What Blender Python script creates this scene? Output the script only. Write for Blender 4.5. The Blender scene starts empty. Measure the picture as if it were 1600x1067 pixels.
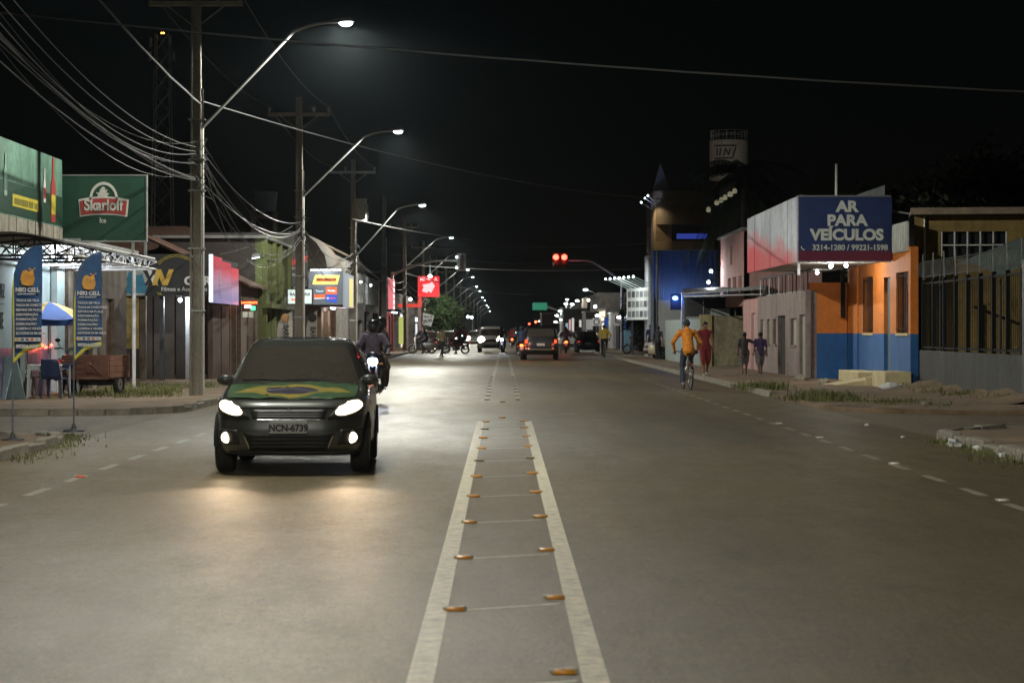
import bpy, bmesh, math, random
import numpy as np
from mathutils import Vector, Matrix
R = math.radians
random.seed(7)
S = bpy.context.scene
COL = S.collection

# ------------------------------------------------------------------ camera, world, sun, exposure
EYE = 1.55
cam_data = bpy.data.cameras.new('camera')
cam_data.lens = 80; cam_data.sensor_width = 36
cam_data.shift_x = 19 / 1600; cam_data.shift_y = -18.5 / 1600
cam_data.clip_end = 5000
cam_data.dof.use_dof = True
cam_data.dof.focus_distance = 43
cam_data.dof.aperture_fstop = 5.0
cam = bpy.data.objects.new('camera', cam_data)
cam.location = (0, 0, EYE); cam.rotation_euler = (R(90), 0, 0)
COL.objects.link(cam); S.camera = cam

world = bpy.data.worlds.new('World'); S.world = world
world.use_nodes = True
wn = world.node_tree.nodes; wl = world.node_tree.links
sky = wn.new('ShaderNodeTexSky'); sky.sky_type = 'NISHITA'; sky.sun_disc = False
sky.sun_elevation = R(12); sky.sun_rotation = R(200)
wn['Background'].inputs['Strength'].default_value = 0.00022
wl.new(sky.outputs[0], wn['Background'].inputs['Color'])
sun_data = bpy.data.lights.new('moonlight', 'SUN')
sun_data.energy = 0.004; sun_data.angle = R(0.5); sun_data.color = (0.8, 0.88, 1)
sun = bpy.data.objects.new('moonlight', sun_data); COL.objects.link(sun)
sun.rotation_euler = (R(50), 0, R(-20))

S.view_settings.view_transform = 'Standard'
S.view_settings.look = 'None'
S.view_settings.exposure = 0.28
S.view_settings.gamma = 1.0
S.render.engine = 'CYCLES'
cy = S.cycles
cy.use_denoising = True
try: cy.denoiser = 'OPENIMAGEDENOISE'
except Exception: pass
cy.use_adaptive_sampling = False
cy.max_bounces = 6; cy.diffuse_bounces = 2; cy.glossy_bounces = 3
cy.transmission_bounces = 4; cy.transparent_max_bounces = 8; cy.volume_bounces = 0
cy.sample_clamp_indirect = 0.8
cy.sample_clamp_direct = 40
cy.caustics_reflective = False; cy.caustics_refractive = False
cy.use_light_tree = True

# ------------------------------------------------------------------ materials
MATS = {}
def pm(name, col, rough=0.75, metal=0.0, var=0.18, scale=2.0, bump=0.0, bscale=40.0,
       streak=False, coat=0.0, emit=None, estr=0.0, spec=0.5, sample=True, alpha=1.0):
    if name in MATS: return MATS[name]
    m = bpy.data.materials.new(name); m.use_nodes = True
    nt = m.node_tree; n = nt.nodes; l = nt.links
    b = n['Principled BSDF']
    b.inputs['Roughness'].default_value = rough
    b.inputs['Metallic'].default_value = metal
    b.inputs['Specular IOR Level'].default_value = spec
    b.inputs['Coat Weight'].default_value = coat
    b.inputs['Coat Roughness'].default_value = 0.06
    b.inputs['Base Color'].default_value = (*col, 1)
    b.inputs['Alpha'].default_value = alpha
    if emit is not None:
        b.inputs['Emission Color'].default_value = (*emit, 1)
        b.inputs['Emission Strength'].default_value = estr
        if not sample:
            m.cycles.emission_sampling = 'NONE'
    if var > 0 or bump > 0:
        geo = n.new('ShaderNodeTexCoord')
        mp = n.new('ShaderNodeMapping')
        l.new(geo.outputs['Object'], mp.inputs['Vector'])
    if var > 0:
        no = n.new('ShaderNodeTexNoise'); no.inputs['Scale'].default_value = scale
        no.inputs['Detail'].default_value = 6; no.inputs['Roughness'].default_value = 0.65
        if streak: mp.inputs['Scale'].default_value = (1.7, 1.7, 0.45)
        l.new(mp.outputs[0], no.inputs['Vector'])
        r = n.new('ShaderNodeMapRange')
        r.inputs[1].default_value = 0.3; r.inputs[2].default_value = 0.7
        r.inputs[3].default_value = 1 - var; r.inputs[4].default_value = 1 + var
        l.new(no.outputs[0], r.inputs[0])
        mx = n.new('ShaderNodeMix'); mx.data_type = 'RGBA'; mx.blend_type = 'MULTIPLY'
        mx.inputs[0].default_value = 1
        mx.inputs[6].default_value = (*col, 1)
        l.new(r.outputs[0], mx.inputs[7])
        no2 = n.new('ShaderNodeTexNoise'); no2.inputs['Scale'].default_value = scale*5.3; no2.inputs['Detail'].default_value = 8
        no2.inputs['Roughness'].default_value = 0.72; l.new(geo.outputs['Object'], no2.inputs['Vector'])
        r2 = n.new('ShaderNodeMapRange'); r2.inputs[1].default_value = 0.3; r2.inputs[2].default_value = 0.7
        r2.inputs[3].default_value = 1 - var*.7; r2.inputs[4].default_value = 1 + var*.7; l.new(no2.outputs[0], r2.inputs[0])
        mx2 = n.new('ShaderNodeMix'); mx2.data_type = 'RGBA'; mx2.blend_type = 'MULTIPLY'; mx2.inputs[0].default_value = 1
        l.new(mx.outputs[2], mx2.inputs[6]); l.new(r2.outputs[0], mx2.inputs[7])
        l.new(mx2.outputs[2], b.inputs['Base Color'])
    if bump > 0:
        nb = n.new('ShaderNodeTexNoise'); nb.inputs['Scale'].default_value = bscale
        nb.inputs['Detail'].default_value = 4
        l.new(geo.outputs['Object'], nb.inputs['Vector'])
        bp = n.new('ShaderNodeBump'); bp.inputs['Strength'].default_value = bump
        bp.inputs['Distance'].default_value = 0.02
        l.new(nb.outputs[0], bp.inputs['Height']); l.new(bp.outputs[0], b.inputs['Normal'])
    MATS[name] = m
    return m

def glow(name, col, strength, sample=True):
    return pm('glow_' + name, tuple(min(.7, .55*c) for c in col), 0.5, var=0, emit=col, estr=strength, sample=sample)

# ------------------------------------------------------------------ mesh builder
class MB:
    def __init__(self): self.v = []; self.f = []; self.mi = []; self.m = 0
    def add(self, vs, fs):
        o = len(self.v); self.v.extend([tuple(p) for p in vs])
        for f in fs: self.f.append([i + o for i in f]); self.mi.append(self.m)
        return self
    def bx(self, x0, x1, y0, y1, z0, z1):
        return self.add([(x0,y0,z0),(x1,y0,z0),(x1,y1,z0),(x0,y1,z0),(x0,y0,z1),(x1,y0,z1),(x1,y1,z1),(x0,y1,z1)],
                        [(0,3,2,1),(4,5,6,7),(0,1,5,4),(1,2,6,5),(2,3,7,6),(3,0,4,7)])
    def obox(self, c, s, rot=None):
        rot = rot or Matrix.Identity(3); c = Vector(c)
        vs = []
        for z in (-.5,.5):
            for x, y in ((-.5,-.5),(.5,-.5),(.5,.5),(-.5,.5)):
                vs.append(c + rot @ Vector((x*s[0], y*s[1], z*s[2])))
        return self.add(vs, [(0,3,2,1),(4,5,6,7),(0,1,5,4),(1,2,6,5),(2,3,7,6),(3,0,4,7)])
    def ring(self, c, ax, r, n, ref=None):
        ax = Vector(ax).normalized()
        ref = Vector(ref) if ref else (Vector((0,0,1)) if abs(ax.z) < .9 else Vector((1,0,0)))
        u = ax.cross(ref).normalized(); w = ax.cross(u).normalized()
        c = Vector(c)
        return [c + u*math.cos(2*math.pi*i/n)*r + w*math.sin(2*math.pi*i/n)*r for i in range(n)]
    def cyl(self, p0, p1, r0, r1=None, n=10, cap=True):
        r1 = r0 if r1 is None else r1
        ax = Vector(p1) - Vector(p0)
        vs = self.ring(p0, ax, r0, n) + self.ring(p1, ax, r1, n)
        fs = [(i, (i+1) % n, n + (i+1) % n, n + i) for i in range(n)]
        if cap: fs += [tuple(range(n))[::-1], tuple(range(n, 2*n))]
        return self.add(vs, fs)
    def tube(self, pts, r, n=6, cap=True):
        pts = [Vector(p) for p in pts]; k = len(pts)
        rs = r if isinstance(r, (list, tuple)) else [r]*k
        vs = []; prev = None
        for i, p in enumerate(pts):
            t = (pts[min(i+1,k-1)] - pts[max(i-1,0)]).normalized()
            if prev is None:
                ref = Vector((0,0,1)) if abs(t.z) < .9 else Vector((1,0,0))
                u = t.cross(ref).normalized()
            else:
                u = (prev - t*prev.dot(t)).normalized()
            prev = u; w = t.cross(u)
            vs += [p + (u*math.cos(2*math.pi*j/n) + w*math.sin(2*math.pi*j/n))*rs[i] for j in range(n)]
        fs = []
        for i in range(k-1):
            for j in range(n):
                fs.append((i*n+j, i*n+(j+1)%n, (i+1)*n+(j+1)%n, (i+1)*n+j))
        if cap: fs += [tuple(range(n))[::-1], tuple(range((k-1)*n, k*n))]
        return self.add(vs, fs)
    def sph(self, c, r, n=12, m=8):
        r = r if isinstance(r, (list, tuple)) else (r,r,r); c = Vector(c)
        vs = [c + Vector((0,0,r[2]))]
        for i in range(1, m):
            th = math.pi*i/m
            for j in range(n):
                ph = 2*math.pi*j/n
                vs.append(c + Vector((r[0]*math.sin(th)*math.cos(ph), r[1]*math.sin(th)*math.sin(ph), r[2]*math.cos(th))))
        vs.append(c - Vector((0,0,r[2])))
        fs = [(0, 1+j, 1+(j+1)%n) for j in range(n)]
        for i in range(m-2):
            for j in range(n):
                a = 1+i*n
                fs.append((a+j, a+n+j, a+n+(j+1)%n, a+(j+1)%n))
        e = len(vs)-1; a = 1+(m-2)*n
        fs += [(e, a+(j+1)%n, a+j) for j in range(n)]
        return self.add(vs, fs)
    def torus(self, c, ax, Rr, r, n=24, m=8):
        ax = Vector(ax).normalized(); c = Vector(c); vs = []
        ref = Vector((0,0,1)) if abs(ax.z) < .9 else Vector((1,0,0))
        u = ax.cross(ref).normalized(); w = ax.cross(u)
        for i in range(n):
            d = u*math.cos(2*math.pi*i/n) + w*math.sin(2*math.pi*i/n)
            for j in range(m):
                a = 2*math.pi*j/m
                vs.append(c + d*(Rr + r*math.cos(a)) + ax*r*math.sin(a))
        fs = [(i*m+j, ((i+1)%n)*m+j, ((i+1)%n)*m+(j+1)%m, i*m+(j+1)%m) for i in range(n) for j in range(m)]
        return self.add(vs, fs)
    def lathe(self, prof, c=(0,0,0), ax=(0,0,1), n=20):
        ax = Vector(ax).normalized(); c = Vector(c)
        ref = Vector((0,0,1)) if abs(ax.z) < .9 else Vector((1,0,0))
        u = ax.cross(ref).normalized(); w = ax.cross(u); vs = []
        for r, h in prof:
            for j in range(n):
                a = 2*math.pi*j/n
                vs.append(c + ax*h + (u*math.cos(a) + w*math.sin(a))*max(r, 1e-4))
        fs = [(i*n+j, i*n+(j+1)%n, (i+1)*n+(j+1)%n, (i+1)*n+j) for i in range(len(prof)-1) for j in range(n)]
        return self.add(vs, fs)
    def prism(self, poly, o, U, V, t):
        """polygon in (u,v) at origin o, extruded by t along U x V"""
        o = Vector(o); U = Vector(U); V = Vector(V); N = U.cross(V).normalized()*t
        k = len(poly)
        a = [o + U*p[0] + V*p[1] for p in poly]; b = [p + N for p in a]
        fs = [tuple(range(k))[::-1], tuple(range(k, 2*k))] + [(i, (i+1)%k, k+(i+1)%k, k+i) for i in range(k)]
        return self.add(a + b, fs)
    def quad(self, a, b, c, d): return self.add([a,b,c,d], [(0,1,2,3)])
    def grid(self, fn, nu, nv):
        vs = [fn(i/nu, j/nv) for j in range(nv+1) for i in range(nu+1)]
        fs = [(j*(nu+1)+i, j*(nu+1)+i+1, (j+1)*(nu+1)+i+1, (j+1)*(nu+1)+i) for j in range(nv) for i in range(nu)]
        return self.add(vs, fs)
    def build(self, name, mat, parent=None, loc=(0,0,0), rz=0.0, bevel=0.0, sharp=35, merge=False, fixn=True):
        me = bpy.data.meshes.new(name)
        me.from_pydata([tuple(p) for p in self.v], [], self.f)
        mats = mat if isinstance(mat, (list, tuple)) else [mat]
        for mm in mats: me.materials.append(mm)
        me.polygons.foreach_set('material_index', self.mi)
        if fixn or merge:
            bm = bmesh.new(); bm.from_mesh(me)
            if merge: bmesh.ops.remove_doubles(bm, verts=bm.verts, dist=1e-4)
            if fixn: bmesh.ops.recalc_face_normals(bm, faces=bm.faces)
            bm.to_mesh(me); bm.free()
        me.polygons.foreach_set('use_smooth', [True]*len(me.polygons))
        me.set_sharp_from_angle(angle=R(sharp))
        o = bpy.data.objects.new(name, me); COL.objects.link(o)
        o.location = loc; o.rotation_euler = (0,0,rz)
        if parent: o.parent = parent
        if bevel > 0:
            md = o.modifiers.new('bevel', 'BEVEL'); md.width = bevel; md.segments = 2
            md.limit_method = 'ANGLE'; md.angle_limit = R(40)
        return o

def thing(name, label, cat, loc=(0,0,0), rz=0.0, group=None):
    o = bpy.data.objects.new(name, None); COL.objects.link(o)
    o.empty_display_size = 0.2
    o.location = loc; o.rotation_euler = (0,0,rz)
    o['label'] = label; o['category'] = cat
    if group: o['group'] = group
    return o
def tag(o, label, cat, group=None, kind=None):
    o['label'] = label; o['category'] = cat
    if group: o['group'] = group
    if kind: o['kind'] = kind
    return o
def struct(o, label=None):
    o['kind'] = 'structure'
    if label: o['label'] = label
    return o
def copy_tree(o, parent=None):
    c = o.copy(); COL.objects.link(c); c.parent = parent
    for ch in o.children: copy_tree(ch, c)
    return c
def light(kind, loc, energy, col, parent=None, size=0.1, rot=None, spot=None, blend=0.4, name='light_source'):
    ld = bpy.data.lights.new(name, kind); ld.energy = energy; ld.color = col
    if kind in ('POINT', 'SPOT'): ld.shadow_soft_size = size
    if kind == 'AREA': ld.size = size
    if kind == 'SPOT': ld.spot_size = R(spot); ld.spot_blend = blend
    o = bpy.data.objects.new(name, ld); COL.objects.link(o); o.location = loc
    if rot is not None: o.rotation_euler = rot
    if parent: o.parent = parent
    return o
def aim(frm, to):
    return (Vector(to) - Vector(frm)).to_track_quat('-Z', 'Y').to_euler()

_TXT = {}
def text(body, size, mat, parent, loc, rot, bold=0.0, sx=1.0, align='CENTER', name='lettering', ext=0.006, shear=0.0, sp=1.0):
    key = (body, size, bold, ext, align, shear, sp)
    if key not in _TXT:
        cu = bpy.data.curves.new('lettering', 'FONT'); cu.body = body; cu.size = size
        cu.align_x = align; cu.align_y = 'CENTER'; cu.extrude = ext; cu.offset = bold; cu.shear = shear
        cu.space_character = sp; cu.resolution_u = 4
        ob = bpy.data.objects.new('lettering', cu); COL.objects.link(ob)
        dg = bpy.context.evaluated_depsgraph_get()
        me = bpy.data.meshes.new_from_object(ob.evaluated_get(dg))
        bpy.data.objects.remove(ob); bpy.data.curves.remove(cu)
        _TXT[key] = me
    me = _TXT[key].copy(); me.materials.clear(); me.materials.append(mat)
    o = bpy.data.objects.new(name, me); COL.objects.link(o)
    o.location = loc; o.rotation_euler = rot; o.scale = (sx, 1, 1)
    if parent: o.parent = parent
    return o
FACE_CAM = (R(90), 0, 0)            # lettering that faces down the street towards -Y
FACE_PX = (R(90), 0, R(90))         # lettering that faces +X (read from the road, left side of street)
FACE_NX = (R(90), 0, R(-90))        # lettering that faces -X

# facade frame: u along the wall, n outward, z up
class FR:
    def __init__(self, o, U, N): self.o = Vector(o); self.U = Vector(U); self.N = Vector(N)
    def p(self, u, n, z): return self.o + self.U*u + self.N*n + Vector((0,0,z))
    def box(self, mb, u0, u1, n0, n1, z0, z1):
        vs = [self.p(u,n,z) for z in (z0,z1) for (u,n) in ((u0,n0),(u1,n0),(u1,n1),(u0,n1))]
        return mb.add(vs, [(0,3,2,1),(4,5,6,7),(0,1,5,4),(1,2,6,5),(2,3,7,6),(3,0,4,7)])
    def wall(self, mb, L, z0, z1, T, ops):
        """wall 0..L, front at n=0, back at n=-T, with openings (u0,u1,z0,z1)"""
        us = sorted({0, L} | {u for a in ops for u in a[:2]}); zs = sorted({z0, z1} | {z for a in ops for z in a[2:]})
        us = [u for u in us if 0 <= u <= L]; zs = [z for z in zs if z0 <= z <= z1]
        def solid(i, j):
            if i < 0 or j < 0 or i >= len(us)-1 or j >= len(zs)-1: return False
            cu = (us[i]+us[i+1])/2; cz = (zs[j]+zs[j+1])/2
            return not any(a[0] < cu < a[1] and a[2] < cz < a[3] for a in ops)
        for i in range(len(us)-1):
            for j in range(len(zs)-1):
                if not solid(i,j): continue
                a, b, c, d = us[i], us[i+1], zs[j], zs[j+1]; p = self.p
                mb.quad(p(a,0,c), p(b,0,c), p(b,0,d), p(a,0,d))
                mb.quad(p(a,-T,c), p(a,-T,d), p(b,-T,d), p(b,-T,c))
                if not solid(i-1,j): mb.quad(p(a,0,c), p(a,0,d), p(a,-T,d), p(a,-T,c))
                if not solid(i+1,j): mb.quad(p(b,0,c), p(b,-T,c), p(b,-T,d), p(b,0,d))
                if not solid(i,j-1): mb.quad(p(a,0,c), p(a,-T,c), p(b,-T,c), p(b,0,c))
                if not solid(i,j+1): mb.quad(p(a,0,d), p(b,0,d), p(b,-T,d), p(a,-T,d))
        return mb
def ordinal(i):
    return ['first','second','third','fourth','fifth','sixth','seventh','eighth','ninth','tenth','eleventh','twelfth',
            'thirteenth','fourteenth','fifteenth','sixteenth','seventeenth','eighteenth'][i]
FPX = 3555.6
def WX(px, d): return (px - 781) * d / FPX
def WZ(py, d): return EYE - (py - 515) * d / FPX
# ------------------------------------------------------------------ the ground, the road and its markings
def asphalt(name, base, dusty, gloss=0.5):
    m = bpy.data.materials.new(name); m.use_nodes = True
    nt = m.node_tree; n = nt.nodes; l = nt.links; b = n['Principled BSDF']
    tc = n.new('ShaderNodeTexCoord')
    def noise(scale, det, mapscale=(1,1,1), rough=.6):
        mp = n.new('ShaderNodeMapping'); mp.inputs['Scale'].default_value = mapscale
        l.new(tc.outputs['Object'], mp.inputs['Vector'])
        t = n.new('ShaderNodeTexNoise'); t.inputs['Scale'].default_value = scale
        t.inputs['Detail'].default_value = det; t.inputs['Roughness'].default_value = rough
        l.new(mp.outputs[0], t.inputs['Vector']); return t.outputs[0]
    def rng(src, a, bb, c, d):
        r = n.new('ShaderNodeMapRange'); r.inputs[1].default_value = a; r.inputs[2].default_value = bb
        r.inputs[3].default_value = c; r.inputs[4].default_value = d; l.new(src, r.inputs[0]); return r.outputs[0]
    def mix(fac, a, bb, mode='MIX'):
        x = n.new('ShaderNodeMix'); x.data_type = 'RGBA'; x.blend_type = mode
        if isinstance(fac, float): x.inputs[0].default_value = fac
        else: l.new(fac, x.inputs[0])
        for k, s in ((6, a), (7, bb)):
            if isinstance(s, tuple): x.inputs[k].default_value = (*s, 1)
            else: l.new(s, x.inputs[k])
        return x.outputs[2]
    big = rng(noise(.22, 5, (1, .35, 1)), .38, .64, 0, 1)
    streak = rng(noise(1.3, 4, (1, .03, 1)), .35, .7, 0, 1)
    c = mix(big, base, dusty)
    wear = mix(streak, (.88,.88,.88), (1.14,1.13,1.10))
    c = mix(1.0, c, wear, 'MULTIPLY')
    sp = rng(noise(48, 3), .3, .7, .45, 1.6)
    c = mix(1.0, c, sp, 'MULTIPLY')
    md = rng(noise(4, 7, (1,.45,1), .75), .3, .7, .82, 1.20)
    c = mix(1.0, c, rng(noise(17, 4, (1,.4,1), .7), .3, .7, .74, 1.28), 'MULTIPLY')
    c = mix(1.0, c, md, 'MULTIPLY')
    st = rng(noise(.8, 3, (1,.25,1)), .60, .72, 1, .72)
    c = mix(1.0, c, st, 'MULTIPLY')
    vo = n.new('ShaderNodeTexVoronoi'); vo.inputs['Scale'].default_value = 4.5; vo.feature = 'DISTANCE_TO_EDGE'
    mpv = n.new('ShaderNodeMapping'); mpv.inputs['Scale'].default_value = (.11, .08, 1)
    wob = n.new('ShaderNodeTexNoise'); wob.inputs['Scale'].default_value = 1.6; wob.inputs['Detail'].default_value = 5
    l.new(tc.outputs['Object'], wob.inputs['Vector'])
    ad = n.new('ShaderNodeMix'); ad.data_type = 'RGBA'; ad.blend_type = 'ADD'; ad.inputs[0].default_value = 2.2
    l.new(tc.outputs['Object'], ad.inputs[6]); l.new(wob.outputs['Color'], ad.inputs[7])
    l.new(ad.outputs[2], mpv.inputs['Vector']); l.new(mpv.outputs[0], vo.inputs['Vector'])
    crack = rng(vo.outputs['Distance'], 0.0, .010, .62, 1)
    c = mix(1.0, c, crack, 'MULTIPLY')
    l.new(c, b.inputs['Base Color'])
    l.new(rng(noise(1.6, 8, (1,.3,1), .75), .3, .7, gloss-.07, gloss+.09), b.inputs['Roughness'])
    b.inputs['Specular IOR Level'].default_value = 0.42; b.inputs['Specular Tint'].default_value = (1,.86,.64,1)
    bp = n.new('ShaderNodeBump'); bp.inputs['Strength'].default_value = .8; bp.inputs['Distance'].default_value = .012
    l.new(noise(14, 9, (1,.6,1), .78), bp.inputs['Height']); l.new(bp.outputs[0], b.inputs['Normal'])
    return m
M_ROAD = asphalt('asphalt', (.104,.084,.049), (.156,.121,.068), .51)
M_SIDE = asphalt('side_street_dust', (.13,.108,.08), (.17,.14,.10), .7)
M_DIRT = pm('packed_dirt', (.20,.138,.082), .95, var=.38, scale=.9, bump=.5, bscale=9)
M_EARTH = pm('earth', (.10,.075,.05), .95, var=.3, scale=.5)
M_KERB = pm('kerb_concrete', (.27,.245,.19), .9, var=.35, scale=2.4, bump=.4, bscale=14)
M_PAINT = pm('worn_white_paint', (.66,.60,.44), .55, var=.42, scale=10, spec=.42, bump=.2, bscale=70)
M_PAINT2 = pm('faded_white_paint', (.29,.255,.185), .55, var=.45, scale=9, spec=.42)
M_GRASS = pm('grass_blades', (.155,.165,.055), .8, var=.45, scale=2.2)

XL, XR = -5.95, 6.25
g = MB(); g.bx(-400, 400, -120, 2500, -.5, -.035); struct(g.build('ground', M_EARTH))
g = MB(); g.quad((XL,-80,0),(XR,-80,0),(XR,1800,0),(XL,1800,0)); struct(g.build('road', M_ROAD))
Y0, Y1 = 32.6, 41.2          # the side street
for nm, xa, xb in (('side_street_left', -60, XL), ('side_street_right', XR, 60)):
    g = MB(); g.quad((xa,Y0-3,-.003),(xb,Y0-3,-.003),(xb,Y1+3,-.003),(xa,Y1+3,-.003)); struct(g.build(nm, M_SIDE))

def arc(cx, cy_, r, a0, a1, n=7):
    return [(cx + r*math.cos(R(a0+(a1-a0)*i/n)), cy_ + r*math.sin(R(a0+(a1-a0)*i/n))) for i in range(n+1)]
def sidewalk(name, outline, mat, amp=.018, step=1.2, z=.08):
    """uneven sheet inside an outline: triangulated fill plus noise"""
    bm = bmesh.new(); vs = [bm.verts.new((x, y, 0)) for x, y in outline]
    bm.faces.new(vs)
    xs = [p[0] for p in outline]; ys = [p[1] for p in outline]
    for k in range(int((max(ys)-min(ys))/step)):
        y = min(ys) + (k+1)*step
        if y > 75: break
        bmesh.ops.bisect_plane(bm, geom=bm.verts[:]+bm.edges[:]+bm.faces[:], plane_co=(0,y,0), plane_no=(0,1,0))
    for k in range(40):
        x = -16 + k*.8
        if min(xs) < x < max(xs):
            bmesh.ops.bisect_plane(bm, geom=bm.verts[:]+bm.edges[:]+bm.faces[:], plane_co=(x,0,0), plane_no=(1,0,0))
    rnd = random.Random(3)
    for v in bm.verts: v.co.z = z + rnd.uniform(-amp, amp)
    # skirt down to the street
    bnd = [e for e in bm.edges if e.is_boundary]
    ret = bmesh.ops.extrude_edge_only(bm, edges=bnd)
    for v in [a for a in ret['geom'] if isinstance(a, bmesh.types.BMVert)]: v.co.z = -.04
    bmesh.ops.recalc_face_normals(bm, faces=bm.faces)
    me = bpy.data.meshes.new(name); bm.to_mesh(me); bm.free(); me.materials.append(mat)
    me.polygons.foreach_set('use_smooth', [True]*len(me.polygons)); me.set_sharp_from_angle(angle=R(30))
    o = bpy.data.objects.new(name, me); COL.objects.link(o); return struct(o)
k_ln = [(XL, 8)] + arc(XL-2.2, Y0-2.2, 2.2, 0, 90) + [(-30, Y0)]
k_lf = [(-30, Y1)] + arc(XL-2.2, Y1+2.2, 2.2, 270, 360) + [(XL, 158)]
k_rn = [(XR, 8)] + arc(XR+2.2, Y0-.6, 2.2, 180, 90) + [(30, Y0+1.6)]
k_rf = [(30, Y1)] + arc(XR+3.4, Y1+3.4, 3.4, 270, 180) + [(XR, 152)]
sidewalk('sidewalk_left_near', k_ln + [(-30, 8)], M_DIRT)
sidewalk('sidewalk_left', k_lf + [(-30, 158)], M_DIRT)
sidewalk('sidewalk_right_near', [(XR,8)] + k_rn[1:] + [(30,8)], M_DIRT)
sidewalk('sidewalk_right', k_rf + [(30,152)], M_DIRT, amp=.03)
for nm, x0, x1, y0 in (('sidewalk_left_far', -40, XL, 176), ('sidewalk_right_far', XR, 40, 172)):
    g = MB(); g.bx(x0, x1, y0, 1500, -.04, .09); struct(g.build(nm, M_DIRT))
for nm, x0, x1, y0, y1 in (('cross_street_left', -60, XL, 158.1, 175.9), ('cross_street_right', XR, 60, 152.1, 171.9)):
    g = MB(); g.quad((x0,y0,-.004),(x1,y0,-.004),(x1,y1,-.004),(x0,y1,-.004)); struct(g.build(nm, M_ROAD))

# kerbs: single stones near by, one joined strip far off
_stones = []
for k in range(4):
    rnd = random.Random(k); mb = MB(); mb.bx(-.46,.46,-.075,.075,-.05,.13)
    for i, v in enumerate(mb.v): mb.v[i] = tuple(c + rnd.uniform(-.014,.014) for c in v)
    o = mb.build('kerb_stone', M_KERB, bevel=.022); _stones.append(o.data); bpy.data.objects.remove(o)
def kerb(name, path, ymax, gaps=(), inset=.08):
    root = bpy.data.objects.new(name, None); COL.objects.link(root); struct(root)
    far = MB(); rnd = random.Random(11)
    for (a, b) in zip(path[:-1], path[1:]):
        a = Vector((*a,0)); b = Vector((*b,0)); L = (b-a).length; t = (b-a)/L
        cnt = max(1, round(L/.96)); 
        for i in range(cnt):
            c = a + t*((i+.5)*L/cnt)
            if abs(c.x) > 13: continue
            if any(g0 < c.y < g1 and abs(c.x) < 6.6 for g0, g1 in gaps): continue
            if name == 'kerb_right' and c.y < 52: continue
            if c.y > ymax:
                far.obox((c.x, c.y, .04), (.15,.95,.17)); continue
            if c.y < 18: continue
            o = bpy.data.objects.new('kerb_stone', rnd.choice(_stones)); COL.objects.link(o)
            o.location = (c.x, c.y, rnd.uniform(-.035,.012)); o.rotation_euler = (rnd.uniform(-.06,.06), 0, math.atan2(t.y,t.x)+rnd.uniform(-.03,.03))
            o.scale = (min(1, L/cnt/.96)*1.03, 1, 1); o.parent = root
            md = o.modifiers.new('bevel','BEVEL'); md.width = .022; md.segments = 2
    if far.v: f = far.build('far_kerb', M_KERB, root); f['kind'] = 'stuff'
    return root
kerb('kerb_left_near', k_ln, 60)
kerb('kerb_left', k_lf, 66)
kerb('kerb_right_near', k_rn, 60)
kerb('kerb_right', k_rf, 62, gaps=((43.5, 52), (57, 59)))

# painted lines
def strip(name, pts0, w, mat, z=.0016):
    mb = MB()
    for (a, b) in zip(pts0[:-1], pts0[1:]):
        mb.quad((a[0]-w/2,a[1],z),(a[0]+w/2,a[1],z),(b[0]+w/2,b[1],z),(b[0]-w/2,b[1],z))
    return struct(mb.build(name, mat))
strip('median_line_left', [(-.36,4),(-.352,9.9),(-.325,38.6)], .12, M_PAINT)
strip('median_line_right', [(.415,4),(.424,9.9),(.478,38.6)], .12, M_PAINT)
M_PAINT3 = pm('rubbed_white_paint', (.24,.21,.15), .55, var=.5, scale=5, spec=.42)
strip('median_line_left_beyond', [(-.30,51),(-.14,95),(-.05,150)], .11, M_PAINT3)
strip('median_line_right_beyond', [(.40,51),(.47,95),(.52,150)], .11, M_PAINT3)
STUD_D = [12.585+2.845*i for i in range(10)]
dashes = bpy.data.objects.new('edge_lines', None); COL.objects.link(dashes); struct(dashes)
for sx_, xs in ((1, 4.52), (-1, -4.42)):
    for i in range(31):
        y = 15.3 + i*1.98
        if y > 72: break
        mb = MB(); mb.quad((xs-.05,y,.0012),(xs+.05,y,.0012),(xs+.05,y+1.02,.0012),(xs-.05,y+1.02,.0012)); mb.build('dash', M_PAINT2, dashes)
hatch = bpy.data.objects.new('median_cross_lines', None); COL.objects.link(hatch); struct(hatch)
for i, y in enumerate([9.75]+STUD_D):
    mb = MB(); mb.quad((-.25,y-.05,.0012),(.34,y+.28,.0012),(.34,y+.335,.0012),(-.25,y+.005,.0012)); mb.build('cross_line', pm('thin_line_paint',(.62,.56,.42),.55,var=.3,scale=9,spec=.42), hatch)

# road studs
M_AMBER = pm('amber_reflector', (.75,.30,.02), .3, var=.1, spec=.6)
M_STUD = pm('stud_body', (.42,.34,.20), .6, var=.3, scale=20)
M_STUDW = pm('stud_worn_tip', (.6,.57,.48), .6, var=.2)
M_REDR = pm('red_reflector', (.7,.06,.03), .3, var=.1)
M_WHR = pm('pale_reflector', (.8,.74,.66), .3, var=.1)
def stud_proto(refl):
    t = thing('road_stud', 'x', 'road stud')
    mb = MB()
    mb.add([(-.062,-.05,0),(.062,-.05,0),(.062,.05,0),(-.062,.05,0),(-.054,-.028,.023),(.054,-.028,.023),(.054,.028,.023),(-.054,.028,.023)],
           [(0,3,2,1),(4,5,6,7),(0,1,5,4),(1,2,6,5),(2,3,7,6),(3,0,4,7)])
    mb.build('body', M_STUD, t, bevel=.004)
    mb = MB(); mb.add([(-.050,-.0495,.003),(.050,-.0495,.003),(.046,-.033,.020),(-.046,-.033,.020)], [(0,1,2,3)]); 
    o = mb.build('reflector', refl, t); md = o.modifiers.new('thick','SOLIDIFY'); md.thickness = .004; md.offset = 0
    mb = MB(); mb.sph((-.056,-.02,.014), (.014,.02,.012), 8, 6); mb.build('worn_tip', M_STUDW, t)
    return t
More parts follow.
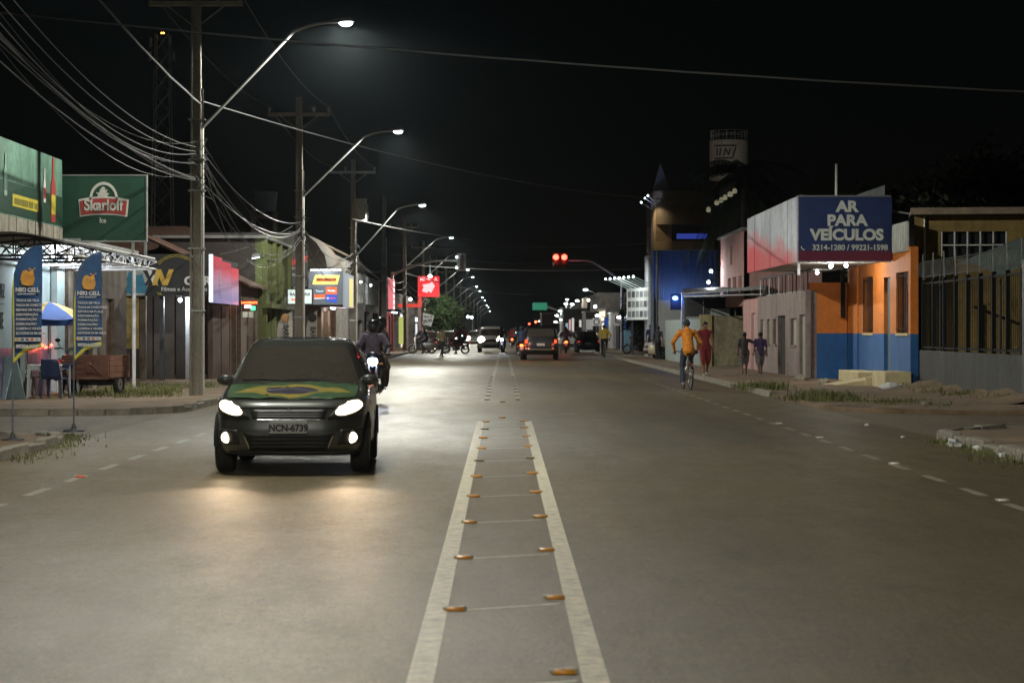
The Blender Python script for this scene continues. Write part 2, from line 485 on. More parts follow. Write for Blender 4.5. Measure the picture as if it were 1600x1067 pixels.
sp_dark = stud_proto(pm('worn_reflector', (.13,.07,.03), .6, var=.2))
sp_amber, sp_red, sp_pale = stud_proto(M_AMBER), stud_proto(M_REDR), stud_proto(M_WHR)
def put(proto, loc, label, group, used=set()):
    o = proto if proto.name not in used else copy_tree(proto); used.add(proto.name)
    o.location = loc; o.rotation_euler = (0,0,random.uniform(-.06,.06)); o['label'] = label; o['group'] = group; return o
put(sp_amber, (.292, 10.28, 0), 'amber stud by the right median line, nearest of its row at the bottom edge', 'amber studs along the painted median')
for i, y in enumerate(STUD_D):
    spx = sp_dark if i in (5,8) else sp_amber
    put(spx, (-.246+.0018*i, y, 0), 'amber stud by the left median line, %s of its row from the bottom' % ordinal(i), 'amber studs along the painted median')
    put(spx if i != 8 else sp_amber, (.318+.009*i, y+.55 if i < 9 else y+.3, 0), 'amber stud by the right median line, %s of its row from the bottom' % ordinal(i+1), 'amber studs along the painted median')
put(sp_amber, (.04, 40.0, 0), 'lone amber stud midway at the far end of the near median', 'amber studs along the painted median')
for i in range(9):
    y = 50.2 + 3.0*i
    for sx_, nm in ((-.28+.003*i, 'left'), (.40+.002*i, 'right')):
        put(sp_dark, (sx_, y, 0), 'dark stud on the %s line of the median beyond the side street, %s along it' % (nm, ordinal(i)), 'studs of the far median')
put(sp_dark, (.06, 48.6, 0), 'lone dark stud at the near end of the far median', 'studs of the far median')
for k, (x, y) in enumerate(((4.55,20.6),(4.55,26.25),(4.58,32.6),(4.6,37.5))):
    put(sp_pale, (x, y, 0), 'pale stud on the right dashed edge line, %s from the bottom corner' % ordinal(k), 'studs on the edge lines')
put(sp_red, (-4.4, 23.9, 0), 'small red stud on the left dashed edge line', 'studs on the edge lines')

# grass tufts and verge
def grass(name, label, regions, n, hmax, seed):
    rnd = random.Random(seed); mb = MB()
    tufts = []
    for _ in range(max(6, n//70)):
        x0, x1, y0, y1, z = rnd.choice(regions); tufts.append((rnd.uniform(x0,x1), rnd.uniform(y0,y1), z, rnd.uniform(.3,1)**1.5, rnd.uniform(.08,.32)))
    for _ in range(n):
        tx_, ty_, z, th_, sp_ = rnd.choice(tufts)
        x = tx_+rnd.gauss(0,sp_); y = ty_+rnd.gauss(0,sp_*2); h = hmax*rnd.uniform(.3, 1)*th_
        a = rnd.uniform(0, 6.28); w = rnd.uniform(.004,.009)*(1+hmax); bx_, by_ = math.cos(a)*h*rnd.uniform(.1,.7), math.sin(a)*h*rnd.uniform(.1,.7)
        px_, py_ = -math.sin(a)*w, math.cos(a)*w
        mb.add([(x-px_,y-py_,z),(x+px_,y+py_,z),(x+bx_*.45+px_*.7,y+by_*.45+py_*.7,z+h*.7),(x+bx_*.45-px_*.7,y+by_*.45-py_*.7,z+h*.7),(x+bx_,y+by_,z+h*rnd.uniform(.75,1))],
               [(0,1,2,3),(3,2,4)])
    o = mb.build(name, M_GRASS, fixn=False); o['kind'] = 'stuff'; o['label'] = label; o['category'] = 'grass'; return o
grass('grass_verge', 'green grass tufts growing between the orange shop and the road edge', [(6.4,7.5,46.8,50.6,.05)], 3600, .30, 1)
grass('dry_weeds', 'low dry weeds on the dirt beside the grass verge', [(6.7,8.6,43.8,46.8,.04)], 2200, .2, 2)
grass('grass_tuft', 'small grass tuft at the road edge by the man in red', [(6.15,6.9,55.6,58.4,.05)], 1100, .4, 3)
grass('grass_patch', 'grass patch in front of the black car accessories sign', [(-9.8,-7.1,50.2,61,.06),(-9.4,-7.6,49.8,55,.06)], 7000, .22, 4)
grass('kerb_grass', 'grass clump at the rounded corner kerb beside the blue banners', [(-6.9,-5.9,30.4,33.0,.02),(-6.3,-5.85,27,31,.0)], 2000, .11, 5)
grass('kerb_grass', 'thin grass along the broken kerb stones by the road', [(6.0,6.45,24,32,.0),(6.1,6.5,27.5,31,.0)], 1600, .13, 6)
grass('wall_weeds', 'dry weeds along the foot of the grey low wall', [(10.2,10.55,46.5,57.5,.1)], 2400, .24, 8)
bk_ = MB()
bk_.grid(lambda u,v: (9.0+1.65*u, 44.6+13*v, .05+.20*u*u+.10*math.sin(v*9)*u*.5+.05*math.sin(v*31+u*7)*u), 10, 40); struct(bk_.build('dirt_bank', M_DIRT, fixn=False))
# ------------------------------------------------------------------ utility poles with street lamps, and their cables
M_POLE = pm('pole_concrete', (.30,.275,.225), .9, var=.22, scale=2.5, bump=.25, bscale=25, streak=True)
M_PVC = pm('pvc_conduit', (.6,.6,.56), .5, var=.12)
M_GALV = pm('galvanised_steel', (.45,.46,.46), .45, metal=.8, var=.15)
M_LAMPH = pm('lamp_housing', (.38,.39,.40), .5, metal=.3, var=.1)
M_CABLE = pm('cable_grey', (.085,.085,.085), .75, var=.1)
M_CABLED = pm('cable_black', (.06,.06,.065), .5, var=.1)
M_INSUL = pm('insulator', (.35,.30,.26), .35, var=.1)
LAMPCOL = (1.0, .99, .88)
M_LENS = glow('lamp_lens', (.86,1,.98), 18, sample=False)
LAMP_W = 1620
PX = -6.83
def batwing(lo):
    """street luminaires throw more light sideways than straight down"""
    ld = lo.data; ld.use_nodes = True; n = ld.node_tree.nodes; l = ld.node_tree.links
    tc = n.new('ShaderNodeTexCoord'); sx = n.new('ShaderNodeSeparateXYZ'); l.new(tc.outputs['Normal'], sx.inputs[0])
    def mt(op, a, b):
        x = n.new('ShaderNodeMath'); x.operation = op; l.new(a, x.inputs[0]); x.inputs[1].default_value = b; return x.outputs[0]
    ab = n.new('ShaderNodeMath'); ab.operation = 'ABSOLUTE'; l.new(sx.outputs[2], ab.inputs[0])
    st = mt('MINIMUM', mt('POWER', mt('MAXIMUM', ab.outputs[0], .05), -1.25), 3.4)
    l.new(st, n['Emission'].inputs['Strength'])
    return lo
def utility_pole(y, label, lamp=True, arm=True, xform=False, glyph=True, power=1.0, lx=3.15, lz=8.4, base=6.0, top=9.4, detail=True):
    t = thing('utility_pole', label, 'utility pole', (PX, y, .06), 0, 'concrete utility poles along the left kerb')
    mb = MB(); w0, w1, d0, d1 = .15, .10, .11, .075
    # tapered shaft with a recessed panel on the faces along the street
    def ringz(z):
        k = z/top; w = w0+(w1-w0)*k; d = d0+(d1-d0)*k; i = .03
        return [(-w,-d,z),(-w*.62,-d,z),(-w*.5,-d+i,z),(w*.5,-d+i,z),(w*.62,-d,z),(w,-d,z),(w,d,z),(w*.62,d,z),(w*.5,d-i,z),(-w*.5,d-i,z),(-w*.62,d,z),(-w,d,z)]
    zs = [-.3 + (top+.3)*i/8 for i in range(9)]
    vs = [p for z in zs for p in ringz(z)]
    fs = [(i*12+j, i*12+(j+1)%12, (i+1)*12+(j+1)%12, (i+1)*12+j) for i in range(8) for j in range(12)] + [tuple(range(96,108)), tuple(range(12))[::-1]]
    mb.add(vs, fs); mb.build('shaft', M_POLE, t, bevel=.008 if detail else 0)
    if glyph:
        mb = MB()
        for k in range(30): mb.cyl((0,-.095,2+k*.24),(0,-.055,2+k*.24), .014, n=6)
        mb.build('bolt_holes', M_CABLED, t)['kind'] = 'stuff'
        mb = MB(); mb.tube([(.165,-.02,0),(.16,-.02,3),(.145,-.02,6.9)], .025, 8); mb.build('conduit', M_PVC, t)
        for z in (1.9,3.3,4.6,5.3,6.2):
            mb = MB(); mb.bx(-.17,.2,-.135,.135,z,z+.025); mb.build('clamp_band', M_GALV, t)
        mb = MB(); rnd = random.Random(int(y))
        for k in range(7):
            z = rnd.uniform(4.4,5.6); pts = [(rnd.uniform(-.2,.2)+.04*q, -.14-rnd.uniform(0,.12), z+.2*math.sin(q)+rnd.uniform(-.1,.1)) for q in range(6)]
            mb.tube(pts, .01, 5)
        mb.build('cable_tangle', M_CABLED, t)['kind'] = 'stuff'
    if arm:
        mb = MB(); mb.bx(-1.05,1.05,-.15,-.05,8.75,8.86)
        mb.obox((-.38,-.10,8.55),(.72,.03,.03), Matrix.Rotation(R(38),3,'Y')); mb.obox((.38,-.10,8.55),(.72,.03,.03), Matrix.Rotation(R(-38),3,'Y'))
        mb.build('crossarm', M_POLE if not xform else M_GALV, t)
        for x in (-1.0,-.35 if xform else .5,1.0):
            mb = MB(); mb.lathe([(0,0),(.03,0),(.03,.05),(.06,.08),(.03,.11),(.06,.14),(.025,.18),(0,.2)], (x,-.1,8.86), n=8); mb.build('insulator', M_INSUL, t)
    if xform:
        mb = MB(); mb.cyl((.35,-.35,6.5),(.35,-.35,7.5), .3, n=16); mb.cyl((.35,-.35,7.5),(.35,-.35,7.56), .32, n=16)
        for a in range(8): mb.obox((.35+.33*math.cos(a*.785), -.35+.33*math.sin(a*.785), 6.95),(.09,.03,.7), Matrix.Rotation(a*.785,3,'Z'))
        mb.build('transformer', pm('transformer_paint',(.42,.43,.36),.6), t)
    if lamp:
        a0 = Vector((.12,-.05,base)); e = Vector((lx,-.05,lz)); k = e - Vector((.95,0,.22)); 
        pts = [a0.lerp(k, s/6) for s in range(6)]
        c = e - Vector((.55,0,.02))
        for s in range(7):
            q = s/6; pts.append((1-q)**2*k + 2*q*(1-q)*c + q*q*e)
        mb = MB(); mb.tube(pts, .035, 8); mb.build('lamp_arm', M_GALV, t)
        h = MB(); h.add([(e.x-.12,-.12,e.z-.03),(e.x+.42,-.20,e.z+.0),(e.x+.42,.10,e.z+.0),(e.x-.12,.02,e.z-.03),
                         (e.x-.10,-.10,e.z+.06),(e.x+.36,-.16,e.z+.10),(e.x+.36,.06,e.z+.10),(e.x-.10,.0,e.z+.06)],
                        [(0,3,2,1),(4,5,6,7),(0,1,5,4),(1,2,6,5),(2,3,7,6),(3,0,4,7)])
        h.build('lamp_head', M_LAMPH, t, bevel=.015)
        q = MB(); q.sph((e.x+.22,-.06,e.z-.03), (.15,.11,.075), 16, 10); q.build('lamp_lens', M_LENS, t)
        batwing(light('SPOT', (e.x+.22,-.06,e.z-.13), LAMP_W*power, LAMPCOL, t, .08, (0,0,0), 168, .12, 'street_light'))
    return t
utility_pole(-2.0, 'concrete pole with lamp arm behind the photographer', glyph=False)
utility_pole(24.6, 'concrete pole with lamp arm just out of the frame before the side street', glyph=False)
POLES = [51.2, 77.5, 106.0]
utility_pole(51.2, 'tall near concrete utility pole with lamp arm left of the dark car')
utility_pole(77.5, 'concrete utility pole with wooden crossarm behind the dark car roof', lz=8.25)
utility_pole(106., 'dark concrete pole with grey transformer beside the yellow tool shop sign', lz=7.3, base=4.9, xform=True, lx=3.0)
utility_pole(134., 'concrete pole in front of the red lit shop, without a lamp', lamp=False, arm=False)
utility_pole(163., 'concrete pole with lamp arm between the red shop and the red square sign', lz=8.1, glyph=False)
FARP = [203,245,290,340,395,455,520,600,690,790]
for i, y in enumerate(FARP):
    utility_pole(y, 'distant pole with a lit lamp, %s beyond the red square sign' % ordinal(i), arm=(i < 3), glyph=False, detail=False, power=1.0 if i < 4 else .8, lz=8.2-.25*(i%2))

def wire(p0, p1, sag, r, label, group, mat=None, n=22, name='overhead_cable', wob=0.0):
    p0 = Vector(p0); p1 = Vector(p1); mb = MB(); pts = []
    rnd = random.Random(sum(map(ord, label)) + int(abs(p0.z)*100))
    for i in range(n+1):
        t = i/n; p = p0.lerp(p1, t); p.z -= 4*sag*t*(1-t)
        if wob and 0 < i < n: p += Vector((rnd.uniform(-wob,wob), 0, rnd.uniform(-wob,wob)))
        pts.append(p)
    mb.tube(pts, r, 5); o = mb.build(name, mat or M_CABLE)
    return tag(o, label, 'cable', group)
gb = 'cables strung between the utility poles'
rndw = random.Random(77)
for k in range(4):
    wire((PX+rndw.uniform(-.2,.2),24.6,rndw.uniform(5.9,7.6)),(PX,51.1,rndw.uniform(4.8,6.0)), rndw.uniform(.4,1.3), .003, 'hair thin cable in the bundle before the near pole, %s of its kind' % ordinal(k), gb, M_CABLE if k % 2 else M_CABLED)
    wire((PX+.1,51.3,rndw.uniform(4.4,6.1)),(PX+rndw.uniform(-.3,.3),77.4,rndw.uniform(3.9,5.4)), rndw.uniform(.3,2.0), .0045, 'hair thin cable in the tangle between the near and crossarm poles, %s of its kind' % ordinal(k), gb, M_CABLE if k % 3 else M_CABLED)
    wire((PX+.05,77.6,rndw.uniform(3.6,5.6)),(PX+rndw.uniform(-2.2,.2),rndw.uniform(84,105),rndw.uniform(3.2,5.2)), rndw.uniform(.2,1.2), .008, 'thin drop cable past the crossarm pole towards the shops, %s of its kind' % ordinal(k), gb, M_CABLE)
# thick bundle swooping from the near pole to the tall pole
wire((PX+.1,24.6,8.3),(PX+.1,51.2,6.62), .35, .022, 'thick twisted cable swooping from the top left corner to the near pole', gb, wob=.006)
for k, (za, zb, sg) in enumerate(((7.05,5.65,.75),(6.85,5.55,.8),(6.75,5.5,1.0),(6.5,5.28,.85),(6.3,4.95,.55),(6.2,4.92,.5),(6.05,4.9,.62))):
    wire((PX+.05-.05*k,24.6,za+.1),(PX,51.1,zb), sg, .0085 if k < 4 else .011, 'thin sagging phone cable from the left edge to the near pole, %s from the top' % ordinal(k), gb)
for k, (za, zb, sg) in enumerate(((5.6,5.2,.55),(5.45,5.0,.9),(5.2,4.9,.75),(4.95,4.7,1.1),(4.9,4.9,.5),(5.5,4.6,1.4))):
    wire((PX+.1,51.3,za),(PX+.05,77.4,zb), sg, .011, 'sagging phone cable between the near pole and the crossarm pole, %s from the top' % ordinal(k), gb, M_CABLE if k % 2 else M_CABLED)
for k, (za, zb, sg) in enumerate(((5.2,5.1,.7),(4.9,4.8,.9),(4.6,4.7,.6),(5.0,4.4,1.2))):
    wire((PX,77.6,za),(PX,106,zb), sg, .013, 'phone cable sagging between the crossarm pole and the transformer pole, %s from the top' % ordinal(k), gb)
for k, (a, b) in enumerate(((106,134),(134,163),(163,203),(203,245))):
    for j in range(3):
        wire((PX+.1*j,a,5.2-.35*j),(PX+.1*j,b,5.1-.35*j), .5+.15*j, .02, 'far phone cable, %s from the top, sagging in the %s span past the transformer pole' % (ordinal(j), ordinal(k)), gb)
for j in (-1.0,1.0):
    sd_ = 'shop side' if j < 0 else 'road side'
    wire((PX+j,24.6,9.1),(PX+j,51.1,9.12), .35, .006, 'thin high line on the %s end of the crossarms, before the near pole' % sd_, gb, M_CABLED)
    wire((PX+j,51.1,9.12),(PX+j,77.4,9.12), .35, .006, 'thin high line on the %s end of the crossarms, just past the near pole' % sd_, gb, M_CABLED)
    wire((PX+j,77.4,9.12),(PX+j,105.9,9.12), .35, .006, 'thin high line on the %s crossarm ends up to the transformer pole' % sd_, gb, M_CABLED)
gc = 'cables crossing over the road'
wire((-14.5,38,7.55),(11.5,38,5.4), .28, .016, 'long cable crossing the whole sky above the street', gc, wob=.004, n=40)
wire((PX+.15,51.2,6.68),(12.5,96,7.2), .95, .014, 'pale cable running from the near pole across the road towards the tower', gc, n=40)
wire((PX-.1,76,5.0),(PX-1.9,71,3.9), .12, .013, 'pale drop cable from the crossarm pole down to the coloured panel', gc)
wire((PX+.1,104,6.6),(11,150,7.4), .8, .02, 'far cable crossing the road before the traffic lights', gc, n=30)
wire((PX+.1,134,6.5),(12,128,6.6), .25, .016, 'thin dark cable crossing above the red traffic lights', gc, M_CABLED, n=30)
wire((PX+.1,134,6.0),(11,160,6.2), .3, .016, 'thin cable crossing just below the red traffic lights', gc, n=30)
wire((PX+.1,163,6.2),(11,165,6.0), .3, .02, 'lower cable crossing the far junction', gc, n=30)
wire((PX,163,5.6),(4,260,5.6), .5, .03, 'bright bundle leading away over the far traffic', gc, n=30)
wire((PX,77.6,5.4),(-8.6,92,4.4), .3, .012, 'drop cable from the crossarm pole to the tool shop', gc)
wire((PX,51.3,5.9),(-8.4,72,4.0), .25, .010, 'drop cable from the near pole to the car accessories shop', gc)
# ------------------------------------------------------------------ left side of the street
def fr_left(x, y): return FR((x, y, .06), (0,1,0), (1,0,0))
def fr_cam(x, y): return FR((x, y, .06), (1,0,0), (0,-1,0))
def marks(fr, mb, u0, u1, z, h, n0, seed, dens=1.0):
    """illegible print: rows of letter-sized strokes"""
    rnd = random.Random(seed); u = u0
    while u < u1:
        w = h*rnd.uniform(.35,.75)
        if rnd.random() > .12: fr.box(mb, u, min(u+w*.85,u1), n0, n0+.006, z, z+h*rnd.uniform(.85,1))
        u += w*1.15/dens
M_BLUEW = pm('pale_blue_plaster', (.46,.60,.62), .85, var=.10, scale=1.2, bump=.15, bscale=20)
M_PURPLE = pm('purple_tile', (.20,.16,.27), .35, var=.2, scale=3)
M_BROWNW = pm('stained_brown_plaster', (.12,.09,.065), .9, var=.5, scale=1.1, streak=True, bump=.2)
M_WOODG = pm('weathered_board', (.27,.245,.20), .85, var=.45, scale=2.2, streak=True, bump=.3, bscale=30)
M_WOODR = pm('reddish_cart_wood', (.20,.095,.065), .8, var=.3, scale=4, bump=.3, bscale=30)
M_DARK = pm('dark_interior', (.02,.018,.016), .9, var=0)
M_DKMET = pm('dark_painted_steel', (.05,.05,.055), .5, var=.15)
M_WHMET = pm('white_painted_steel', (.62,.62,.62), .5, var=.15)
M_ROOFM = pm('corrugated_zinc', (.34,.34,.33), .5, metal=.4, var=.3, scale=1.5, streak=True)
M_GREENS = pm('dark_green_print', (.010,.043,.025), .55, var=.22, scale=1.3)
M_GREENF = pm('faded_green_print', (.085,.17,.125), .6, var=.5, scale=1.0, streak=True)
M_WHT = pm('off_white_print', (.46,.45,.41), .6, var=.1)
M_RED = pm('red_print', (.28,.035,.03), .6, var=.15)
M_YEL = pm('yellow_print', (.46,.38,.04), .6, var=.15)
M_BULB = glow('bulb_white', (.93,.96,1), 12, sample=False)

# --- the blue bar -------------------------------------------------
BX = -10.5
t = thing('bar_building', 'pale blue bar with purple dado beside the side street', 'building', (0,0,0))
fr = fr_left(BX, 42.8)
mb = MB(); fr.wall(mb, 11.2, 0, 3.45, .2, [(6.5,7.5,0,2.5),(2.0,4.4,.9,2.4)]); mb.build('wall', M_BLUEW, t, merge=True)
mb = MB(); mb.bx(-17,BX-.21,42.8,43.0,.06,3.5); mb.build('side_wall', M_BLUEW, t); mb = MB(); mb.bx(-17,BX-.21,53.8,54.0,.06,3.5); mb.build('side_wall', M_BLUEW, t); mb = MB(); mb.bx(-17.2,-17,42.8,54,.06,3.5); mb.build('side_wall', M_BLUEW, t)
mb = MB(); mb.bx(-17.4,BX-.02,42.6,54.1,3.5,3.6); mb.build('roof', M_ROOFM, t)
mb = MB(); fr.box(mb, 6.5,7.5,-.15,-.1,0,2.5); mb.build('curtain', pm('purple_curtain',(.10,.05,.11),.9), t)
mb = MB(); fr.box(mb, 2.0,4.4,-.15,-.12,.9,2.4); mb.build('window_shutter', M_DARK, t)
dd = MB()
for i in range(26):
    for j in range(3):
        if 6.4 < i*.43 < 7.5: continue
        m2 = MB(); fr.box(m2, i*.43+.006, i*.43+.422, .003, .018, .02+j*.36, .37+j*.36); m2.build('tile', M_PURPLE, t)
mb = MB(); fr.box(mb, 10.35, 11.3, .02, .16, 0, 3.4); mb.build('pillar', M_BLUEW, t)
tx = pm('faded_black_print',(.05,.05,.05),.8)
text('SUA VEZ', .42, tx, t, (BX+.012, 47.75, 2.35), FACE_PX, .006, .55)
mb = MB(); fr.box(mb, 4.45,5.4,.004,.012,2.02,2.035); mb.build('painted_rule', tx, t)
text('ESTE', .50, tx, t, (BX+.012, 47.75, 1.72), FACE_PX, .006, .62)
for k in range(9):
    y = 50.6+.34*k; m2 = MB(); m2.sph((BX+.06,y,1.16+.03*math.sin(k*2)), .035, 8, 6); m2.build('added_red_bulb', glow('added_red_bulb',(1,.10,.05),6,False), t)  # glowing dots added to stand in for red reflections on the tiles
light('POINT', (BX+.22, 51.9, 1.16), 7, (1,.12,.06), t, .1, name='added_red_light')

s = thing('bar_sign', 'long green bar billboard with bottles over weathered boards', 'sign', (0,0,0))
fr = fr_left(BX+.12, 42.8)
mb = MB(); fr.box(mb, 0, 11.15, -.1, 0, 3.9, 5.5); mb.build('panel', M_GREENF, s)
mb = MB(); fr.box(mb, 0, 11.15, .002, .012, 3.94, 4.62); mb.build('green_band', M_GREENS, s)
for i in range(28):
    m2 = MB(); fr.box(m2, i*.4+.008, i*.4+.392, -.06+.02*random.random(), .0+.03*random.random(), 3.38, 3.895); m2.build('plank', M_WOODG, s)
def bottle(fr, par, u, z, h, m1, m2_):
    w = h*.17; prof = [(-w,0),(w,0),(w,h*.55),(w*.35,h*.72),(w*.35,h),(-w*.35,h),(-w*.35,h*.72),(-w,h*.55)]
    mb = MB(); mb.prism(prof, fr.p(u,.014,z), fr.U, (0,0,1), .008); mb.build('bottle_print', m1, par)
    mb = MB(); fr.box(mb, u-w*.9,u+w*.9,.022,.027,z+h*.12,z+h*.42); mb.build('bottle_label_print', m2_, par)
bottle(fr, s, 9.0, 4.38, .78, M_WHT, M_RED)
bottle(fr, s, 10.0, 3.98, 1.5, M_RED, M_YEL)
bottle(fr, s, 4.9, 4.3, .9, pm('pale_green_print',(.2,.34,.27),.6), M_GREENF)
mb = MB(); fr.box(mb, 5.6, 8.3, .014, .018, 4.12, 4.38); mb.build('yellow_strip', M_YEL, s)
mb = MB(); marks(fr, mb, 5.7, 8.2, 4.17, .15, .019, 4); mb.build('small_print', pm('olive_print',(.22,.19,.03),.6), s)['kind'] = 'stuff'

# --- the beer sign ------------------------------------------------
s = thing('beer_sign', 'dark green square billboard with red and white beer logo', 'sign', (0,0,0))
D = 54.3; fr = fr_cam(0, D)
x0, x1, z0, z1 = WX(97,D), WX(228,D), WZ(376,D)-.06, WZ(275,D)-.06
mb = MB(); fr.box(mb, x0, x1, -.12, 0, z0, z1); mb.build('panel', M_GREENS, s)
mb = MB()
for a in ((x0,x1,z1,z1+.03),(x0,x1,z0-.03,z0)): fr.box(mb, a[0]-.03, a[1]+.03, -.125, .02, a[2], a[3])
fr.box(mb, x1, x1+.03, -.125, .02, z0, z1); fr.box(mb, x0-.03, x0, -.125, .02, z0, z1); mb.build('frame', M_GALV, s)
cx_, cz = WX(162,D), WZ(325,D)-.06
def banner(k, h0, h1):
    n = 12; top = [(-k+2*k*i/n, h1+.07*(1-(2*i/n-1)**2)) for i in range(n+1)]; bot = [(-k*.94+2*k*.94*i/n, h0+.05*(1-(2*i/n-1)**2)) for i in range(n+1)]
    return bot + top[::-1]
mb = MB(); mb.prism(banner(.60,-.215,.20), (cx_,D-.004,cz+.06), (1,0,0), (0,0,1), .01); mb.build('logo_outline', M_WHT, s)
mb = MB(); mb.prism(banner(.56,-.175,.16), (cx_,D-.018,cz+.06), (1,0,0), (0,0,1), .008); mb.build('logo_field', M_RED, s)
arcp = [(.34*math.cos(R(a)), .42*math.sin(R(a))) for a in range(0,181,12)]; arci = [(.28*math.cos(R(a)), .35*math.sin(R(a))) for a in range(180,-1,-12)]
mb = MB(); mb.prism(arcp+arci, (cx_,D-.004,cz+.26), (1,0,0), (0,0,1), .01); mb.build('logo_arch', M_WHT, s)
lion = [(-.17,0),(-.10,.06),(-.17,.13),(-.09,.12),(-.06,.2),(.0,.27),(.06,.24),(.05,.18),(.12,.2),(.08,.12),(.16,.1),(.1,.05),(.15,0)]
mb = MB(); mb.prism(lion, (cx_-.02,D-.005,cz+.30), (1,0,0), (0,0,1), .01); mb.build('logo_emblem', M_WHT, s)
text('Skarloff', .37, M_WHT, s, (cx_, D-.034, cz+.055+.06), FACE_CAM, .011, .82)
text('Ice', .17, M_WHT, s, (cx_-.02, D-.012, cz-.245), FACE_CAM, .003, .8)
mb = MB(); mb.bx(x1-.05,x1+.01,D+.02,D+.10,3.1,z0+.03); mb.bx(x1-.35,x1-.29,D+.02,D+.10,3.1,z0+.03); mb.build('support_posts', M_GALV, s)['kind']='stuff'

# --- awning with truss -------------------------------------------
a = thing('awning', 'curved metal awning on white trusses under the green signs', 'awning', (0,0,0))
mb = MB()
def aw(u, v):
    y = 43.2+11.6*u; x = BX+.25+2.0*v; z = 3.33+.14*math.sin(v*math.pi)-.13*v+.012*math.sin(u*1200)
    return (x, y, z)
mb.grid(aw, 320, 6); mb.build('roof_sheet', M_ROOFM, a)
for k in range(6):
    y = 44.2+2.1*k; mb = MB()
    bot = [(BX+.25+2.0*v/5, y, 2.98+.02*v/5) for v in range(6)]; tp = [(BX+.25+2.0*v/5, y, aw(0,v/5)[2]-.03) for v in range(6)]
    mb.tube(bot, .022, 5); mb.tube(tp, .022, 5)
    for v in range(5): mb.tube([bot[v], tp[v+1] if v%2==0 else tp[v]], .014, 5); mb.tube([tp[v], bot[v+1] if v%2 else bot[v]], .014, 5)
    mb.build('truss', M_WHMET if k > 2 else M_DKMET, a)
for xx in (BX+.3, BX+2.2):
    mb = MB(); mb.tube([(xx,43.4,3.0),(xx,54.7,3.0)], .025, 5); mb.tube([(xx,43.4,3.25),(xx,54.7,3.25)], .025, 5)
    for k in range(18): mb.tube([(xx,43.4+.6*k,3.0 if k%2 else 3.25),(xx,44.0+.6*k,3.25 if k%2 else 3.0)], .013, 5)
    mb.build('edge_beam', M_WHMET if xx > BX+1 else M_DKMET, a)
for k, (px, py, d) in enumerate(((83,399,50.),(110,403,51.5),(148,398,53.5))):
    x = WX(px,d); z = WZ(py,d)
    mb = MB(); mb.sph((x,d,z), .05, 10, 8); mb.cyl((x,d,z+.04),(x,d,z+.12), .02); mb.build('bulb', M_BULB, a)
    light('POINT', (x,d-.01,z-.09), 70, (.88,.95,1), a, .06, name='bar_bulb_light')

# --- brown shack with shutters ------------------------------------
t = thing('brown_shack', 'stained brown shop wall with dark doorway behind the handcart', 'building', (0,0,0))
fr = fr_left(-10.3, 54.2)
mb = MB(); fr.wall(mb, 8.6, 0, 3.6, .2, [(1.9,3.3,0,2.35),(5.3,6.6,0,2.3)]); mb.build('wall', M_BROWNW, t, merge=True)
mb = MB(); mb.bx(-15,-10.5,54.2,54.4,.06,3.6); mb.build('side_wall', M_BROWNW, t); mb = MB(); mb.bx(-15,-10.5,62.6,62.8,.06,3.6); mb.build('side_wall', M_BROWNW, t)
mb = MB(); mb.bx(-15.2,-10.0,54.15,63.0,3.6,3.72); mb.build('roof', M_ROOFM, t)
mb = MB(); fr.box(mb, 1.9,3.3,-.14,-.1,0,2.35); mb.build('door', M_DARK, t)
mb = MB(); fr.box(mb, 5.3,6.6,-.14,-.1,0,2.3); mb.build('door', pm('brown_door',(.12,.07,.05),.7), t)
mb = MB(); fr.box(mb, 3.35,3.7,.003,.05,0,3.0); mb.build('plank', M_WOODG, t)
mb = MB(); fr.box(mb, .1,.5,.003,.05,0,3.0); mb.build('plank', M_WOODG, t)
p = thing('steel_post', 'thin pale steel post at the end of the brown shop', 'post', (0,0,0)); mb = MB(); mb.cyl((-9.2,57.2,.06),(-9.2,57.2,3.05), .05, n=10); mb.build('tube', M_WHMET, p); mb=MB(); mb.cyl((-9.2,57.2,.06),(-9.2,57.2,.09), .1, n=10); mb.build('base_plate', M_GALV, p)

# --- car accessories shop -----------------------------------------
D = 65.4
t = thing('car_shop', 'dark open fronted car accessories shop behind the near pole', 'building', (0,0,0))
mb = MB(); mb.bx(-11.6,-8.55,D+.1,74.6,2.66,2.8); mb.build('roof', M_ROOFM, t)
mb = MB(); mb.bx(-12,-11.8,D+.1,74.4,.06,3.6); mb.bx(-11.8,-8.6,74.2,74.4,.06,3.6); mb.build('wall', M_BROWNW, t)
for x, w, mt in ((-11.1,.3,M_WOODG),(-10.75,.12,M_DKMET),(-10.3,.18,M_BROWNW),(-9.75,.12,M_DKMET),(-8.72,.22,M_WHMET)):
    mb = MB(); mb.bx(x-w/2,x+w/2,D+.2,D+.4,.06,2.66); mb.build('pillar', mt, t)
for y in (68.2,70.4,72.6): mb = MB(); mb.bx(-8.75,-8.6,y,y+.25,.06,2.66); mb.build('pillar', pm('brown_painted_pillar',(.09,.058,.045),.7), t)
for i in range(5):
    mb = MB(); mb.bx(-11.0+.33*i,-10.71+.33*i,D+2.6,D+2.65,.06,2.6); mb.build('shutter_panel', pm('brown_shutter',(.05,.036,.027),.7,var=.3), t)
mb = MB(); mb.bx(-9.2,-8.85,D+1.2,D+1.24,.1,2.5); mb.build('glass_door', pm('lit_glass_door',(.55,.56,.58),.2), t)
mb = MB(); mb.bx(-8.66,-8.62,68.6,70.3,.06,2.3); mb.bx(-8.66,-8.62,70.7,72.5,.06,2.3); mb.build('roller_door', pm('rust_shutter',(.10,.058,.042),.7,var=.3), t)['kind']='stuff'
x, z = WX(283,D+1), WZ(469,D+1); mb = MB(); mb.sph((x,D+.8,z), .06, 10, 8); mb.build('bulb', M_BULB, t); light('POINT', (x,D+.75,z-.1), 70, (.85,.93,1), t, .06, name='shop_bulb_light')
